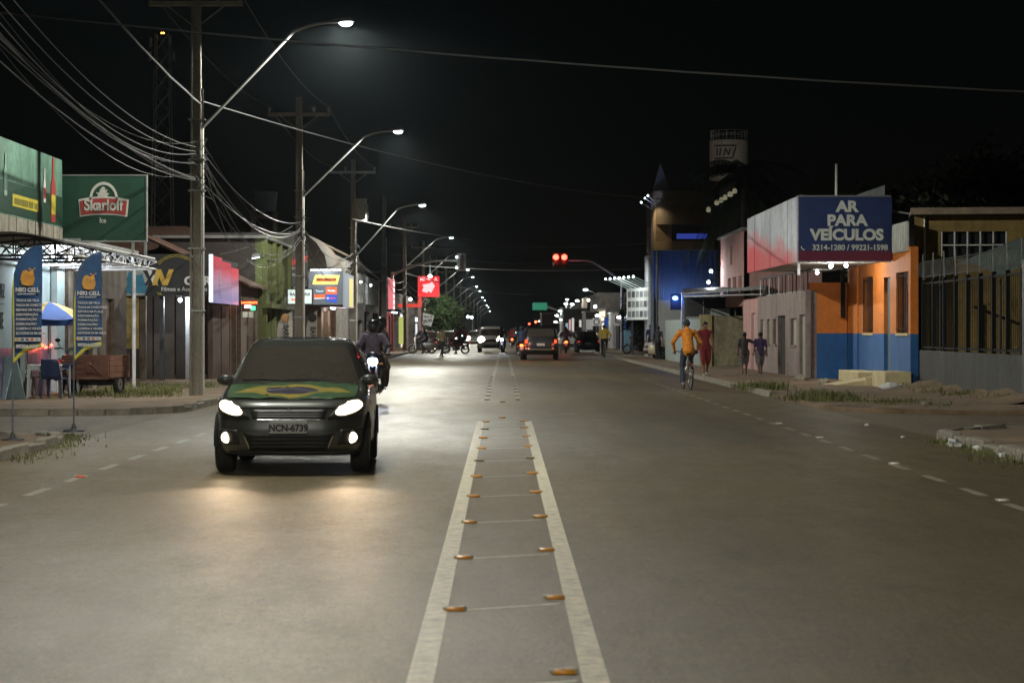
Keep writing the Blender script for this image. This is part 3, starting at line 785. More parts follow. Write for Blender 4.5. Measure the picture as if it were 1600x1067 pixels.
mb = MB(); mb.bx(-11.1,-10.4,D+.12,D+.16,1.0,2.5); mb.build('yellow_poster', pm('old_yellow_poster',(.32,.24,.08),.8,var=.35,scale=5), t)

s = thing('accessories_sign', 'black shop sign with yellow arc and blue splash', 'sign', (0,0,0))
fr = fr_cam(0, D); x0, x1, z0, z1 = WX(190,D), WX(325,D), WZ(463,D)-.06, WZ(397,D)-.06
M_BLK = pm('black_print', (.022,.022,.024), .45, var=.2)
M_GOLD = pm('gold_print', (.72,.47,.08), .55, var=.2, scale=8); M_SIL = pm('silver_print', (.78,.78,.76), .5, var=.12)
mb = MB(); fr.box(mb, x0, x1, -.15, 0, z0, z1); mb.build('panel', M_BLK, s)
def spoly(name, pts, mt, n=.003, tk=.006):
    mb = MB(); mb.prism([(WX(a,D), WZ(b,D)) for a, b in pts], (0,D-n,0), (1,0,0), (0,0,1), tk); return mb.build(name, mt, s)
spoly('pale_print', [(191,421),(222,421),(233,440),(226,462),(191,462)], pm('pale_print',(.42,.46,.44),.6,var=.3,scale=6))
spoly('blue_splash', [(202,424),(209,425),(209,430),(219,430),(222,426),(226,440),(230,449),(228,458),(206,458),(213,462),(197,458),(193,455),(199,445),(198,435)], pm('blue_print',(.05,.22,.36),.55,var=.25,scale=5), .011)
spoly('slash_stroke', [(226,445),(241,421),(244,422),(230,447)], M_BLK, .02)
spoly('letter_w', [(230,421),(236,421),(241,431),(245,421),(251,421),(245,440),(248,446),(240,446),(234,432)], M_SIL, .011)
spoly('letter_n', [(245,421),(252,421),(258,437),(264,421),(272,421),(262,446),(254,446),(249,433),(245,446),(238,446)], M_GOLD, .021)
text('CAR', .34, M_SIL, s, (WX(299,D)+.18, D-.012, WZ(439.5,D)), FACE_CAM, .014, 1.15, name='letters')
text('Filmes e Acessórios', .165, M_SIL, s, (WX(289,D)-.02, D-.012, WZ(452,D)), FACE_CAM, .002, 1.0, name='letters')
for r_ in (.60,.545):
    mb = MB(); mb.tube([(WX(275,D)+r_*1.05*math.cos(R(q)), D-.006, WZ(421,D)-.12+r_*.9*math.sin(R(q))) for q in range(28,153,8)], .012, 5); mb.build('yellow_arc', M_YEL, s)
for q in range(2):
    spoly('tick', [(245+q*3.5,457),(247+q*3.5,457),(250+q*3.5,461),(248+q*3.5,461)], M_YEL)
mb = MB(); mb.bx(x1+.02,x1+.03,D+.02,72.6,z0-.02,z1); mb.build('side_panel', M_BLK, s)
s = thing('vehicle_wrap_sign', 'tilted panel fading from red to violet on the shop corner', 'sign', (0,0,0))
gm = bpy.data.materials.new('red_to_violet_print'); gm.use_nodes = True; nn = gm.node_tree.nodes; ll = gm.node_tree.links
tc = nn.new('ShaderNodeTexCoord'); sx_ = nn.new('ShaderNodeSeparateXYZ'); rp = nn.new('ShaderNodeValToRGB'); no_ = nn.new('ShaderNodeTexNoise'); no_.inputs['Scale'].default_value = 3
mth = nn.new('ShaderNodeMath'); mth.operation = 'MULTIPLY_ADD'; mth.inputs[1].default_value = .35
ll.new(tc.outputs['Generated'], sx_.inputs[0]); ll.new(no_.outputs[0], mth.inputs[0]); ll.new(sx_.outputs[2], mth.inputs[2]); ll.new(mth.outputs[0], rp.inputs[0])
rp.color_ramp.elements[0].position = .25; rp.color_ramp.elements[0].color = (.30,.28,.62,1); rp.color_ramp.elements[1].position = 1.0; rp.color_ramp.elements[1].color = (.75,.06,.10,1)
e = rp.color_ramp.elements.new(.6); e.color = (.58,.34,.55,1); ll.new(rp.outputs[0], nn['Principled BSDF'].inputs['Base Color']); nn['Principled BSDF'].inputs['Roughness'].default_value = .35
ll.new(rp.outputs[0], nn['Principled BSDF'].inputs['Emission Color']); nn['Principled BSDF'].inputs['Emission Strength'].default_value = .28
for a, b, dz in ((0,2.3,.02),(2.35,4.6,-.08),(4.65,6.6,-.2)):
    mb = MB(); mb.bx(x1+.05,x1+.12,D+.02+a,D+.02+b,z0-.12,z1+dz); mb.build('panel', gm, s)
mb = MB(); mb.bx(x1+.03,x1+.14,D-.02,D+.018,z0-.1,z1+.05); mb.build('edge_strip', glow('cool_edge_strip',(.75,.9,1),1.6), s)
mb = MB(); 
for k in range(9): mb.bx(x1+.121,x1+.125,D+1.6,D+1.85,z0+.02+.085*k,z0+.07+.085*k)
mb.build('small_print', M_WHT, s)['kind']='stuff'

# --- dark house with LED sign -------------------------------------
t = thing('corner_snack_bar', 'low dark snack bar with white door and LED sign', 'building', (0,0,0))
fr = fr_left(-8.5, 74.7)
mb = MB(); fr.wall(mb, 5.2, 0, 3.0, .2, [(.5,4.4,0,2.35)]); mb.build('wall', pm('dark_plaster',(.14,.11,.09),.9,var=.3), t, merge=True)
mb = MB(); fr.box(mb, .5,4.4,-.12,-.07,1.9,2.35); mb.build('door_header', pm('white_header',(.6,.62,.55),.6), t)
mb = MB(); fr.box(mb, .5,.75,-.12,-.05,0,1.9); mb.build('door_post', pm('white_header',(.6,.62,.55),.6), t)
mb = MB(); fr.box(mb, .75,4.4,-.12,-.09,0,1.9); mb.build('roller_door', pm('brown_roller',(.13,.09,.07),.7,var=.2), t)
mb = MB(); mb.add([(-8.2,74.5,2.95),(-8.2,80,2.95),(-12,80,4.7),(-12,74.5,4.7),(-8.2,74.5,3.02),(-8.2,80,3.02),(-12,80,4.78),(-12,74.5,4.78)],[(0,3,2,1),(4,5,6,7),(0,1,5,4),(1,2,6,5),(2,3,7,6),(3,0,4,7)])
mb.build('roof', pm('dark_clay_roof',(.12,.065,.045),.85,var=.35,scale=5), t)
d = 74.2; fr = fr_cam(0, d)
s = thing('led_sign', 'small red LED sign with green corner over a doorway', 'sign', (0,0,0))
mb = MB(); fr.box(mb, WX(378,d),WX(401,d),-.08,0,WZ(487,d)-.06,WZ(468,d)-.06); mb.build('housing', M_BLK, s)
text('LANCHONETE', .085, glow('led_red',(1,.09,.02),7,False), s, (WX(389.5,d), d-.012, WZ(473,d)), FACE_CAM, .004, .92, name='lit_letters')
mb = MB(); fr.box(mb, WX(382,d),WX(392,d),.004,.012,WZ(481,d)-.06,WZ(477,d)-.06); mb.build('white_bar', glow('led_white',(.9,.95,1),3.5,False), s)
mb = MB(); fr.box(mb, WX(392,d),WX(399,d),.004,.012,WZ(485,d)-.06,WZ(478.5,d)-.06); mb.build('green_bar', glow('led_green',(.05,.8,.3),2.2,False), s)
light('POINT', (WX(389,d), d-.25, WZ(476,d)), 6, (1,.25,.15), s, .1, name='led_glow_light')
t = thing('tile_roofed_house', 'dark house with brown tiled roof behind the accessories shop', 'building', (0,0,0))
mb = MB(); mb.bx(-17,-10.5,84,92,.06,3.6); mb.build('wall', M_BROWNW, t)
mb = MB(); mb.add([(-17.5,83.5,3.6),(-10,83.5,3.6),(-10,92.5,3.6),(-17.5,92.5,3.6),(-15.5,87,5.5),(-12,87,5.5),(-12,89,5.5),(-15.5,89,5.5)],[(0,3,2,1),(4,5,6,7),(0,1,5,4),(1,2,6,5),(2,3,7,6),(3,0,4,7)]); mb.build('roof', pm('dark_clay_roof',(.12,.065,.045),.85), t)
t = thing('water_tank', 'pale box water tank above the dark roofs', 'water tank', (0,0,0)); d=95
mb = MB(); mb.lathe([(0,0),(.48,0),(.55,.75),(.58,.78),(.5,.85),(0,.9)], (WX(413,d),d,WZ(330,d)), n=18); mb.build('tank', pm('tank_fibre',(.28,.33,.40),.6), t)
mb = MB()
for sx2 in (-.45,.45):
    for sy2 in (-.45,.45): mb.bx(WX(413,d)+sx2-.05,WX(413,d)+sx2+.05,d+sy2-.05,d+sy2+.05,.06,WZ(330,d))
mb.build('stand', M_POLE, t)

# --- lime green two storey facade ----------------------------------
t = thing('lime_house', 'lime green two storey house with barred balcony strips', 'building', (0,0,0))
M_LIME = pm('lime_plaster', (.115,.13,.045), .85, var=.2, scale=1.5, streak=True)
fr = fr_left(-8.35, 80.0)
mb = MB(); fr.wall(mb, 10.0, 0, 4.75, .25, [(1.2,2.6,0,2.1),(4.0,5.2,0,2.1),(6.5,8.4,0,2.2),(1.3,2.5,2.9,4.0),(6.5,8.2,2.9,4.0)]); mb.build('wall', M_LIME, t, merge=True)
for u0,u1,z0,z1 in ((1.2,2.6,0,2.1),(4.0,5.2,0,2.1),(6.5,8.4,0,2.2)):
    mb = MB(); fr.box(mb,u0,u1,-.18,-.12,z0,z1); mb.build('door', pm('brown_shutter',(.05,.036,.027),.7), t)
for u0,u1 in ((1.3,2.5),(6.5,8.2)):
    mb = MB(); fr.box(mb,u0,u1,-.16,-.12,2.9,4.0); mb.build('window', pm('night_glass',(.02,.025,.03),.12,var=0,spec=.6), t)
for u in (.1,3.3,5.7,9.5): mb = MB(); fr.box(mb,u,u+.3,.003,.14,0,4.9); mb.build('pilaster', M_LIME, t)
mb = MB(); fr.box(mb,0,10,.003,.35,2.25,2.4); mb.build('ledge', M_LIME, t)
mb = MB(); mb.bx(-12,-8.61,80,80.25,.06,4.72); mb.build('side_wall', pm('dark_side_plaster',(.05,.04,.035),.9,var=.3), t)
mb = MB(); mb.bx(-12.2,-8.2,79.9,90.2,4.76,4.86); mb.build('roof', M_ROOFM, t)
L = thing('wall_lamp', 'bright cool lamp on a bracket beside the lime green house', 'lamp', (0,0,0)); d = 79.0; x, z = WX(400,d), WZ(404,d)
mb = MB(); mb.tube([(-8.35,80.05,z+.1),(-8.4,79.6,z+.18),(x,d,z+.1)], .025, 6); mb.build('bracket', M_GALV, L)
mb = MB(); mb.add([(x-.14,d-.1,z),(x+.14,d-.1,z+.04),(x+.14,d+.14,z+.12),(x-.14,d+.14,z+.08),(x-.14,d-.06,z+.08),(x+.14,d-.06,z+.12),(x+.14,d+.16,z+.2),(x-.14,d+.16,z+.16)],[(4,5,6,7),(0,1,5,4),(1,2,6,5),(2,3,7,6),(3,0,4,7)]); mb.build('housing', M_LAMPH, L)
mb = MB(); mb.add([(x-.13,d-.12,z-.01),(x+.13,d-.12,z+.03),(x+.13,d+.12,z+.10),(x-.13,d+.12,z+.06)],[(0,1,2,3)]); mb.build('lit_face', glow('wall_lamp',(.8,.97,1),12,False), L)
light('POINT', (x+.15,d-.15,z-.12), 24, (.85,1,.95), L, .1, name='wall_lamp_light')

# --- barber shop and tool shop ------------------------------------
t = thing('barber_building', 'dark grey barber shop front with faint red lettering', 'building', (0,0,0))
fr = fr_left(-8.2, 90.3)
M_DGREY = pm('dark_grey_cladding', (.10,.095,.095), .7, var=.2)
mb = MB(); fr.wall(mb, 6.0, 0, 5.4, .2, [(1,2.4,0,2.3),(3.2,5.2,0,2.3)]); mb.build('wall', M_DGREY, t, merge=True)
mb = MB(); mb.bx(-14,-8.41,90.3,90.5,.06,5.4); mb.build('side_wall', M_DGREY, t)
mb = MB(); fr.box(mb,1,2.4,-.15,-.1,0,2.3); fr.box(mb,3.2,5.2,-.15,-.1,0,2.3); mb.build('door', M_DARK, t)['kind']='stuff'
D2 = 90.0; fr = fr_cam(0, D2)
mb = MB(); fr.box(mb, WX(449,D2),WX(480,D2),-.1,0,WZ(448,D2)-.06,WZ(392,D2)-.06); mb.build('fascia', M_DGREY, t)
text('Líder', .5, glow('dull_red_letters',(.9,.06,.05),.35,False), t, (WX(464,D2), D2-.012, WZ(407,D2)), (R(90),R(-14),0), .004, .9, name='red_letters')
for zz in (421,431):
    mb = MB(); marks(fr, mb, WX(450,D2), WX(466,D2), WZ(zz,D2)-.06, .10, .003, zz); mb.build('white_print', M_WHT, t)['kind']='stuff'
s = thing('barber_sign', 'lit white box sign reading barber shop, cut by a pole', 'sign', (0,0,0)); D3 = 86.0; fr = fr_cam(0, D3)
mb = MB(); fr.box(mb, WX(448,D3),WX(489,D3),-.16,0,WZ(476,D3)-.06,WZ(451,D3)-.06); mb.build('frame', M_DKMET, s)
mb = MB(); fr.box(mb, WX(450,D3),WX(487,D3),.002,.01,WZ(474.5,D3)-.06,WZ(452.5,D3)-.06); mb.build('lit_face', glow('barber_face',(.80,.92,.90),.62), s)
text('BARBEARIA', .155, M_BLK, s, (WX(469,D3), D3-.02, WZ(460,D3)), FACE_CAM, .004, .98, name='letters')
mb = MB(); fr.box(mb, WX(457,D3),WX(474,D3),.011,.016,WZ(469.5,D3)-.06,WZ(467,D3)-.06); mb.prism([(WX(454,D3),WZ(468.3,D3)),(WX(458,D3),WZ(466,D3)),(WX(458,D3),WZ(470.5,D3))],(0,D3-.011,0),(1,0,0),(0,0,1),.005); mb.build('red_arrow', glow('barber_arrow',(1,.25,.12),.6), s)['kind']='stuff'
s = thing('tool_shop_sign', 'lit grey box sign with yellow slanted tool shop name and brand tiles', 'sign', (0,0,0)); D4 = 95.0; fr = fr_cam(0, D4)
def TX(px): return WX(px, D4)
def TZ(py): return WZ(py, D4) - .06
M_GBOX = glow('sign_grey_lit',(.22,.25,.29),.35)
mb = MB(); fr.box(mb, TX(482),TX(535.5),-.25,0,TZ(476),TZ(424)); mb.build('box', pm('sign_grey',(.16,.17,.19),.5,emit=(.2,.23,.27),estr=.3), s)
def tpoly(name, pts, mt, n=.003, tk=.006):
    mb = MB(); mb.prism([(TX(a), WZ(b,D4)) for a, b in pts], (0,D4-n,0), (1,0,0), (0,0,1), tk); return mb.build(name, mt, s)
tpoly('yellow_plate', [(488,444.5),(527,444.5),(531,430),(492.5,430)], glow('plate_yellow',(1,.86,.18),1.0))
tpoly('red_plate', [(493.5,440),(524,440),(526,434.2),(495.5,434.2)], glow('plate_red',(.95,.22,.05),.8), .011)
text('FERRAMENTAS', .155, M_BLK, s, (TX(509.7), D4-.024, WZ(437.1,D4)), FACE_CAM, .006, .83, name='letters', shear=.15)
tpoly('orange_tile', [(509,460),(526.5,460),(526.5,448.5),(509,448.5)], glow('tile_orange',(1,.16,.05),.85))
tpoly('orange_tile', [(491,465.5),(508,465.5),(508,460),(491,460)], glow('tile_orange',(1,.16,.05),.85))
tpoly('white_tile', [(491,467.5),(508,466.5),(508,465.6),(491,465.6)], glow('tile_white',(.9,.92,.95),.8))
tpoly('blue_tile', [(509,471),(526.5,473),(526.5,460.2),(509,460.2)], glow('tile_blue',(.03,.10,.55),.9))
text('Makita', .12, glow('tile_white',(.9,.92,.95),.8), s, (TX(518), D4-.012, WZ(454.3,D4)), FACE_CAM, .005, 1, name='letters')
text('Tramo', .12, glow('tile_pale_blue',(.55,.85,1),.9), s, (TX(499.5), D4-.012, WZ(455,D4)), FACE_CAM, .005, .95, name='letters')
text('BOSCH', .09, glow('tile_red_letters',(.9,.12,.2),.8), s, (TX(519.5), D4-.012, WZ(466.2,D4)), FACE_CAM, .003, .9, name='letters')
mb = MB(); mb.torus((TX(512),D4-.012,WZ(466,D4)), (0,1,0), .035, .012, 12, 6); mb.build('ring_logo', glow('tile_white',(.9,.92,.95),.8), s)
mb = MB(); mb.bx(TX(536),TX(536)+.06,D4+.02,101,TZ(477),TZ(424)); mb.build('side_panel', glow('side_panel_lit',(.36,.42,.48),.5), s)
mb = MB(); mb.bx(TX(536)+.062,TX(536)+.07,98,100.4,TZ(476),TZ(430)); mb.build('side_stripe', glow('stripe_yellow',(.85,.72,.25),.7), s)
mb = MB(); mb.cyl((TX(485),D4-.02,WZ(422,D4)),(TX(533),D4-.02,WZ(422,D4)), .03, n=8); mb.build('top_tube_lamp', glow('sign_tube',(.85,.95,1),3), s)
light('AREA', (TX(509), D4-.5, WZ(420,D4)), 8, (.9,.97,1), s, .4, aim((TX(509), D4-.5, WZ(420,D4)), (TX(509), D4, WZ(450,D4))), name='sign_wash_light')
t = thing('tool_shop', 'brown brick shop with barrel vaulted roof behind the tool shop sign', 'building', (0,0,0))
M_BRK = pm('brown_brickwork', (.20,.125,.08), .9, var=.35, scale=3)
fr = fr_left(-7.6, 96.6)
mb = MB(); fr.wall(mb, 9.2, 0, 4.1, .25, [(.5,3.6,0,2.3),(4.3,8.7,0,2.4),(1.5,3,3.0,3.9)]); mb.build('wall', M_BRK, t, merge=True)
mb = MB(); mb.bx(-14,-7.86,96.6,96.85,.06,4.1); mb.build('side_wall', M_BRK, t); mb = MB(); mb.bx(-14,-7.86,105.5,105.8,.06,4.1); mb.build('side_wall', M_BRK, t)
mb = MB()
vs = [(-7.5-3.2+3.4*math.cos(R(a)), 4.1+2.2*math.sin(R(a))) for a in range(0,181,15)]
mb.prism(vs, (0,96.5,0), (1,0,0), (0,0,1), -9.4); mb.build('vaulted_roof', pm('brown_vault',(.10,.075,.055),.85,var=.25), t)
for u0,u1 in ((.5,3.6),(4.3,8.7)):
    for k in range(int((u1-u0)/.3)):
        mb = MB(); fr.box(mb,u0+k*.3+.01,u0+k*.3+.29,-.2,-.15,0,2.35); mb.build('shutter_panel', pm('orange_brown_shutter',(.28,.15,.08),.6,var=.25), t)
mb = MB(); fr.box(mb,.2,8.9,.003,.9,2.45,2.6); mb.build('canopy', pm('maroon_canopy',(.15,.03,.04),.6), t)
mb = MB(); fr.box(mb,1.5,3.6,.3,.36,2.38,2.44); mb.build('tube_lamp', glow('shop_tube',(.88,.97,1),9,False), t)
light('POINT', (-7.2,99,2.2), 30, (.88,.97,1), t, .2, name='shop_tube_light'); light('POINT', (-7.1,103,2.1), 40, (.9,.97,1), t, .2, name='shop_tube_light')
# feather flags in front of the barber
for k, (px, py, w, lab, cols) in enumerate(((445,500,24,'pale feather flag with orange top by the lime house', (.62,.36,.16)), (487,503,17,'white feather flag with black outline next to the crossarm pole', (.05,.05,.05)))):
    d = 78.5-k*2; s = thing('feather_flag', lab, 'flag', (0,0,0), 0, 'feather flags before the barber shop')
    x = WX(px,d); wd = w*d/FPX
    mb = MB(); mb.tube([(x-wd/2,d,.06),(x-wd/2,d,1.9),(x-wd*.3,d,2.15),(x+wd*.3,d,2.22)], .012, 6); mb.build('pole', M_DKMET, s)
    mb = MB()
    def ff(u,v): 
        zt = 1.6+.6*math.sqrt(u); return (x-wd/2+wd*u, d-.01+.015*math.sin(6*v+3*u), .75+(zt-.75)*v)
    mb.grid(ff, 8, 14); mb.build('cloth', pm('flag_cloth_white',(.55,.53,.48),.8), s)
    text('BARBER' if k == 0 else 'BARBE', .26, M_BLK, s, (x+.04, d-.035, 1.35), (R(90),R(90),0), .008, .8, name='letters')
    mb = MB(); mb.sph((x+.02,d-.03,1.95), (.15,.006,.16), 10, 6); mb.build('top_print', pm('flag_top_%d'%k, cols, .8), s)

# --- concrete two storey shop and red shop -------------------------
t = thing('two_storey_shop', 'grey two storey shop with sloping gable and upper verandah', 'building', (0,0,0))
M_GREYP = pm('grey_plaster', (.30,.285,.26), .9, var=.3, scale=1.2, streak=True)
fr = fr_left(-7.5, 112)
mb = MB(); fr.wall(mb, 30, 0, 4.5, .25, [(1,5,0,2.4),(6,12,0,2.4),(14,20,0,2.5),(22,28,0,2.5),(2,12,3.0,4.2),(14,28,3.0,4.2)]); mb.build('wall', M_GREYP, t, merge=True)
mb = MB(); mb.bx(-15,-7.76,112,112.25,.06,4.6); mb.build('side_wall', M_GREYP, t)
mb = MB(); mb.add([(-7.2,111.8,5.0),(-7.2,142,4.4),(-12,142,6.6),(-12,111.8,7.4),(-7.2,111.8,5.1),(-7.2,142,4.5),(-12,142,6.7),(-12,111.8,7.5)],[(0,3,2,1),(4,5,6,7),(0,1,5,4),(1,2,6,5),(2,3,7,6),(3,0,4,7)]); mb.build('roof', pm('grey_brown_roof',(.22,.18,.14),.85,var=.3), t)
mb = MB(); mb.prism([(-15,4.6),(-7.3,4.6),(-7.3,5.0),(-12,7.3)], (0,112.1,0), (1,0,0), (0,0,1), -.2); mb.build('gable', M_GREYP, t)
for k in range(12): mb = MB(); fr.box(mb, 2+k*2.2,2.25+k*2.2,-.05,.12,2.9,4.45); mb.build('verandah_post', pm('pale_post',(.45,.45,.42),.8), t)
for u0,u1 in ((1,5),(6,12)): mb = MB(); fr.box(mb,u0,u1,-.2,-.15,0,2.4); mb.build('shutter', pm('grey_shutter',(.24,.22,.2),.6,var=.2), t)
mb = MB(); fr.box(mb,1,5,.005,.05,2.5,2.95); mb.build('sign_band', pm('maroon_canopy',(.15,.03,.04),.6), t)
mb = MB(); fr.box(mb,6,12,.005,.06,2.0,2.9); mb.build('pale_sign', pm('pale_grey_sign',(.4,.37,.37),.6), t)
for y, e in ((117,26),(126,26)): 
    m2 = MB(); m2.sph((-7.15,y,4.0), .06, 8, 6); m2.build('bulb', M_BULB, t); light('POINT', (-7.0,y,3.9), e, (.85,.95,1), t, .1, name='verandah_light')
t = thing('red_shop', 'red fronted shop with bright white canopy light', 'building', (0,0,0))
M_REDW = pm('red_wall', (.42,.035,.035), .6, var=.15)
fr = fr_left(-7.3, 142.3)
mb = MB(); fr.wall(mb, 14.5, 0, 4.9, .25, [(1,5.5,0,2.5),(7.5,9.2,0,2.4),(10.2,13.5,0,2.6)]); mb.build('wall', M_REDW, t, merge=True)
mb = MB(); mb.bx(-14,-7.56,142.3,142.5,.06,4.9); mb.build('side_wall', M_REDW, t); mb = MB(); mb.bx(-14,-7.56,156.5,156.8,.06,4.9); mb.build('side_wall', M_REDW, t)
mb = MB(); fr.box(mb,1,5.5,-.2,-.15,0,2.5); mb.build('lit_window', glow('pale_shop_window',(.9,.78,.8),.9), t)
mb = MB(); fr.box(mb,10.2,13.5,-.2,-.15,0,2.6); mb.build('lit_window', glow('teal_shop_window',(.35,.5,.5),.45), t)
mb = MB(); fr.box(mb,.3,6.2,.005,1.1,2.62,2.76); mb.build('canopy', M_DKMET, t)
mb = MB(); fr.box(mb,.6,6,.5,.62,2.55,2.61); mb.build('tube_lamp', glow('canopy_tube',(.85,.97,1),7,False), t)
light('AREA', (-6.5,145.6,2.4), 90, (.9,.97,1), t, 1.2, (0,0,0), name='canopy_light')
mb = MB(); fr.box(mb,6.5,9.4,.005,.3,2.6,4.8); mb.build('lit_sign_column', glow('pink_column',(.95,.25,.28),.7), t)
for k in range(5): mb = MB(); fr.box(mb,7.0,8.9,.306,.32,2.75+.4*k,3.05+.4*k); mb.build('white_mark', glow('white_mark',(1,.85,.85),.9), t)
mb = MB(); d_=152; mb.bx(WX(623,d_),WX(630,d_),d_,d_+.3,.6,2.4); mb.build('yellow_green_machine', glow('machine_yellow',(.65,.75,.2),.5), t)
s = thing('red_square_sign', 'square red sign with white arrow on a red pole', 'sign', (0,0,0)); D5 = 182.; fr = fr_cam(0, D5)
def QX(px): return WX(px, D5)
def QZ(py): return WZ(py, D5)-.06
mb = MB(); fr.box(mb, QX(653),QX(686.5),-.3,0,QZ(464),QZ(431.5)); mb.build('lit_box', glow('sign_red',(.80,.025,.03),.85), s)
ar = [(659,455),(662,449),(660,445),(665,444),(671,443),(675,440.5),(679.5,447),(673.5,458),(670,455),(667,457.5)]
mb = MB(); mb.prism([(QX(a),WZ(b,D5)) for a,b in ar], (0,D5-.01,0), (1,0,0), (0,0,1), .02); mb.build('white_arrow', glow('arrow_white',(.9,.66,.68),.8), s)
text('MI', .42, glow('arrow_white',(.9,.66,.68),.8), s, (QX(660), D5-.03, WZ(436.5,D5)), FACE_CAM, .01, .9, name='letters')
text('A', .42, glow('arrow_white',(.9,.66,.68),.8), s, (QX(681), D5-.03, WZ(436.5,D5)), FACE_CAM, .01, .9, name='letters')
mb = MB(); mb.bx(QX(653),QX(659),D5-.1,D5+.2,QZ(479),QZ(464.2)); mb.bx(QX(622),QX(652.8),D5-.1,D5+.2,QZ(479),QZ(473.5)); mb.build('red_arm', glow('arm_red',(.75,.05,.03),.6), s)['kind']='stuff'
mb = MB(); mb.bx(QX(653.5),QX(658),D5-.08,D5+.18,.06,QZ(479.2)); mb.build('post', pm('pinkish_post',(.5,.3,.29),.6), s)
L = thing('hanging_floodlight', 'bright floodlight hanging above the red square sign', 'lamp', (0,0,0)); d = 176.; x, z = WX(672,d), WZ(431,d)
mb = MB(); mb.cyl((x,d,z+.05),(x,d,z+1.6), .02, n=6); mb.build('hanger', M_GALV, L)
mb = MB(); mb.lathe([(.05,.18),(.12,.15),(.22,0),(.2,0),(.1,.13)], (x,d,z), n=14); mb.build('shade', M_LAMPH, L)
mb = MB(); mb.sph((x,d,z), .15, 12, 8); mb.build('bulb', glow('floodlight',(.82,1,.97),14,False), L); light('POINT', (x,d-.6,z-.1), 160, (.88,1,.95), L, .2, name='flood_light')
s = thing('price_banner', 'tilted white price banner tied to the red sign post', 'banner', (0,0,0)); d = 178.
mb = MB(); mb.prism([(WX(a,d),WZ(b,d)) for a,b in ((660,506.5),(673.5,510.5),(678.5,493),(661,488.5))], (0,d,0), (1,0,0), (0,0,1), .03); mb.build('cloth', pm('banner_white',(.5,.49,.48),.8), s)
text('39,99', .36, M_BLK, s, (WX(668,d), d-.05, WZ(502,d)), (R(90),R(-10),0), .01, .9, name='letters')
fr = fr_cam(0,d); mb = MB(); marks(fr, mb, WX(662.5,d), WX(676,d), WZ(496,d)-.06, .13, .05, 5); mb.build('small_print', M_BLK, s)['kind']='stuff'
# ------------------------------------------------------------------ right side of the street
def fr_right(x, y): return FR((x, y, .06), (0,1,0), (-1,0,0))
M_ORG = pm('orange_paint', (.60,.18,.022), .7, var=.18, scale=1.5, bump=.1)
M_BLU = pm('blue_paint', (.014,.095,.28), .65, var=.2, scale=1.5, bump=.1)
M_GRYW = pm('grey_mould_plaster', (.25,.20,.185), .9, var=.35, scale=1.1, streak=True, bump=.2)
M_PINK = pm('pink_plaster', (.48,.27,.25), .85, var=.2, scale=1.2, streak=True, bump=.15)
M_MOULD = pm('mouldy_wall', (.24,.215,.14), .95, var=.5, scale=1.2, streak=True, bump=.25)
M_LOWW = pm('grey_low_wall', (.062,.063,.060), .9, var=.3, scale=1.4, streak=True, bump=.25)
M_YELW = pm('ochre_plaster', (.21,.145,.045), .9, var=.35, scale=1.0, streak=True, bump=.2)
M_NAVY = pm('navy_print', (.020,.036,.115), .5, var=.25, scale=1.2)
M_CREAM = pm('cream_concrete', (.55,.47,.27), .85, var=.18, bump=.2)
M_NGLASS = pm('night_glass', (.02,.025,.03), .12, var=0, spec=.6)
M_BAR = pm('black_bar', (.014,.014,.014), .85, var=.1, spec=.2)

AX, AY0, AY1 = 10.43, 57.8, 68.3
t = thing('air_shop', 'orange and blue painted car air conditioning shop', 'building', (0,0,0))
fr = fr_right(AX, AY0)
ops = [(.3,1.95,1.40,2.98),(3.0,4.0,.25,2.90),(5.8,7.4,1.40,2.98)]
mb = MB(); fr.wall(mb, 10.45, 1.38, 3.6, .2, ops); mb.build('orange_wall', M_ORG, t, merge=True)
mb = MB(); fr.wall(mb, 10.45, 0, 1.38, .2, [(3.0,4.0,.25,1.39)]); mb.build('blue_wall', M_BLU, t, merge=True)
for (u0,u1,z0,z1) in (ops[0],ops[2]):
    w = MB(); fr.box(w,u0,u1,-.16,-.12,z0,z1); win = w.build('window', M_NGLASS, t)
    w = MB(); fr.box(w,u0-.04,u1+.04,.003,.04,z0-.07,z0-.001); w.build('sill', M_CREAM, win)
    for i in range(7):
        u = u0+.06+(u1-u0-.12)*i/6; w = MB(); w.cyl(fr.p(u,.02,z0), fr.p(u,.02,z1), .011, n=6); w.build('bar', M_BAR, win)
    for z in (z0+.1, z1-.1): w = MB(); w.cyl(fr.p(u0,.035,z), fr.p(u1,.035,z), .011, n=6); w.build('bar', M_BAR, win)
w = MB(); fr.box(w,3.0,4.0,-.15,-.1,.25,2.90); dr = w.build('door', pm('teal_grey_door',(.09,.13,.14),.5,var=.15), t)
w = MB(); w.sph(fr.p(3.1,-.06,1.3), .03, 8, 6); w.build('handle', M_GALV, dr)
for u in (8.3,): 
    w = MB(); fr.box(w,u,u+.25,.003,.06,0,1.38); w.build('pilaster_base', M_BLU, t)
    w = MB(); fr.box(w,u,u+.25,.003,.06,1.381,3.35); w.build('pilaster', M_ORG, t)
mb = MB(); mb.add([(8.0,60.5,5.09),(8.0,72.5,5.09),(14.5,72.5,4.0),(14.5,60.5,4.0),(8.0,60.5,5.13),(8.0,72.5,5.13),(14.5,72.5,4.05),(14.5,60.5,4.05)],[(0,3,2,1),(4,5,6,7),(0,1,5,4),(1,2,6,5),(2,3,7,6),(3,0,4,7)])
mb.build('roof', M_ROOFM, t)
mb = MB(); mb.prism([(9.4,5.1),(10.42,5.1),(10.42,5.46)], (0,61.6,0), (1,0,0), (0,0,1), -.12); mb.build('gable_sheet', pm('pale_zinc',(.35,.38,.37),.5,metal=.3,var=.25,streak=True), t)
mb = MB(); fr.box(mb, .2,2.3,.003,.06,3.5,4.25); mb.build('white_louvre', pm('white_louvre',(.55,.56,.52),.6), t)
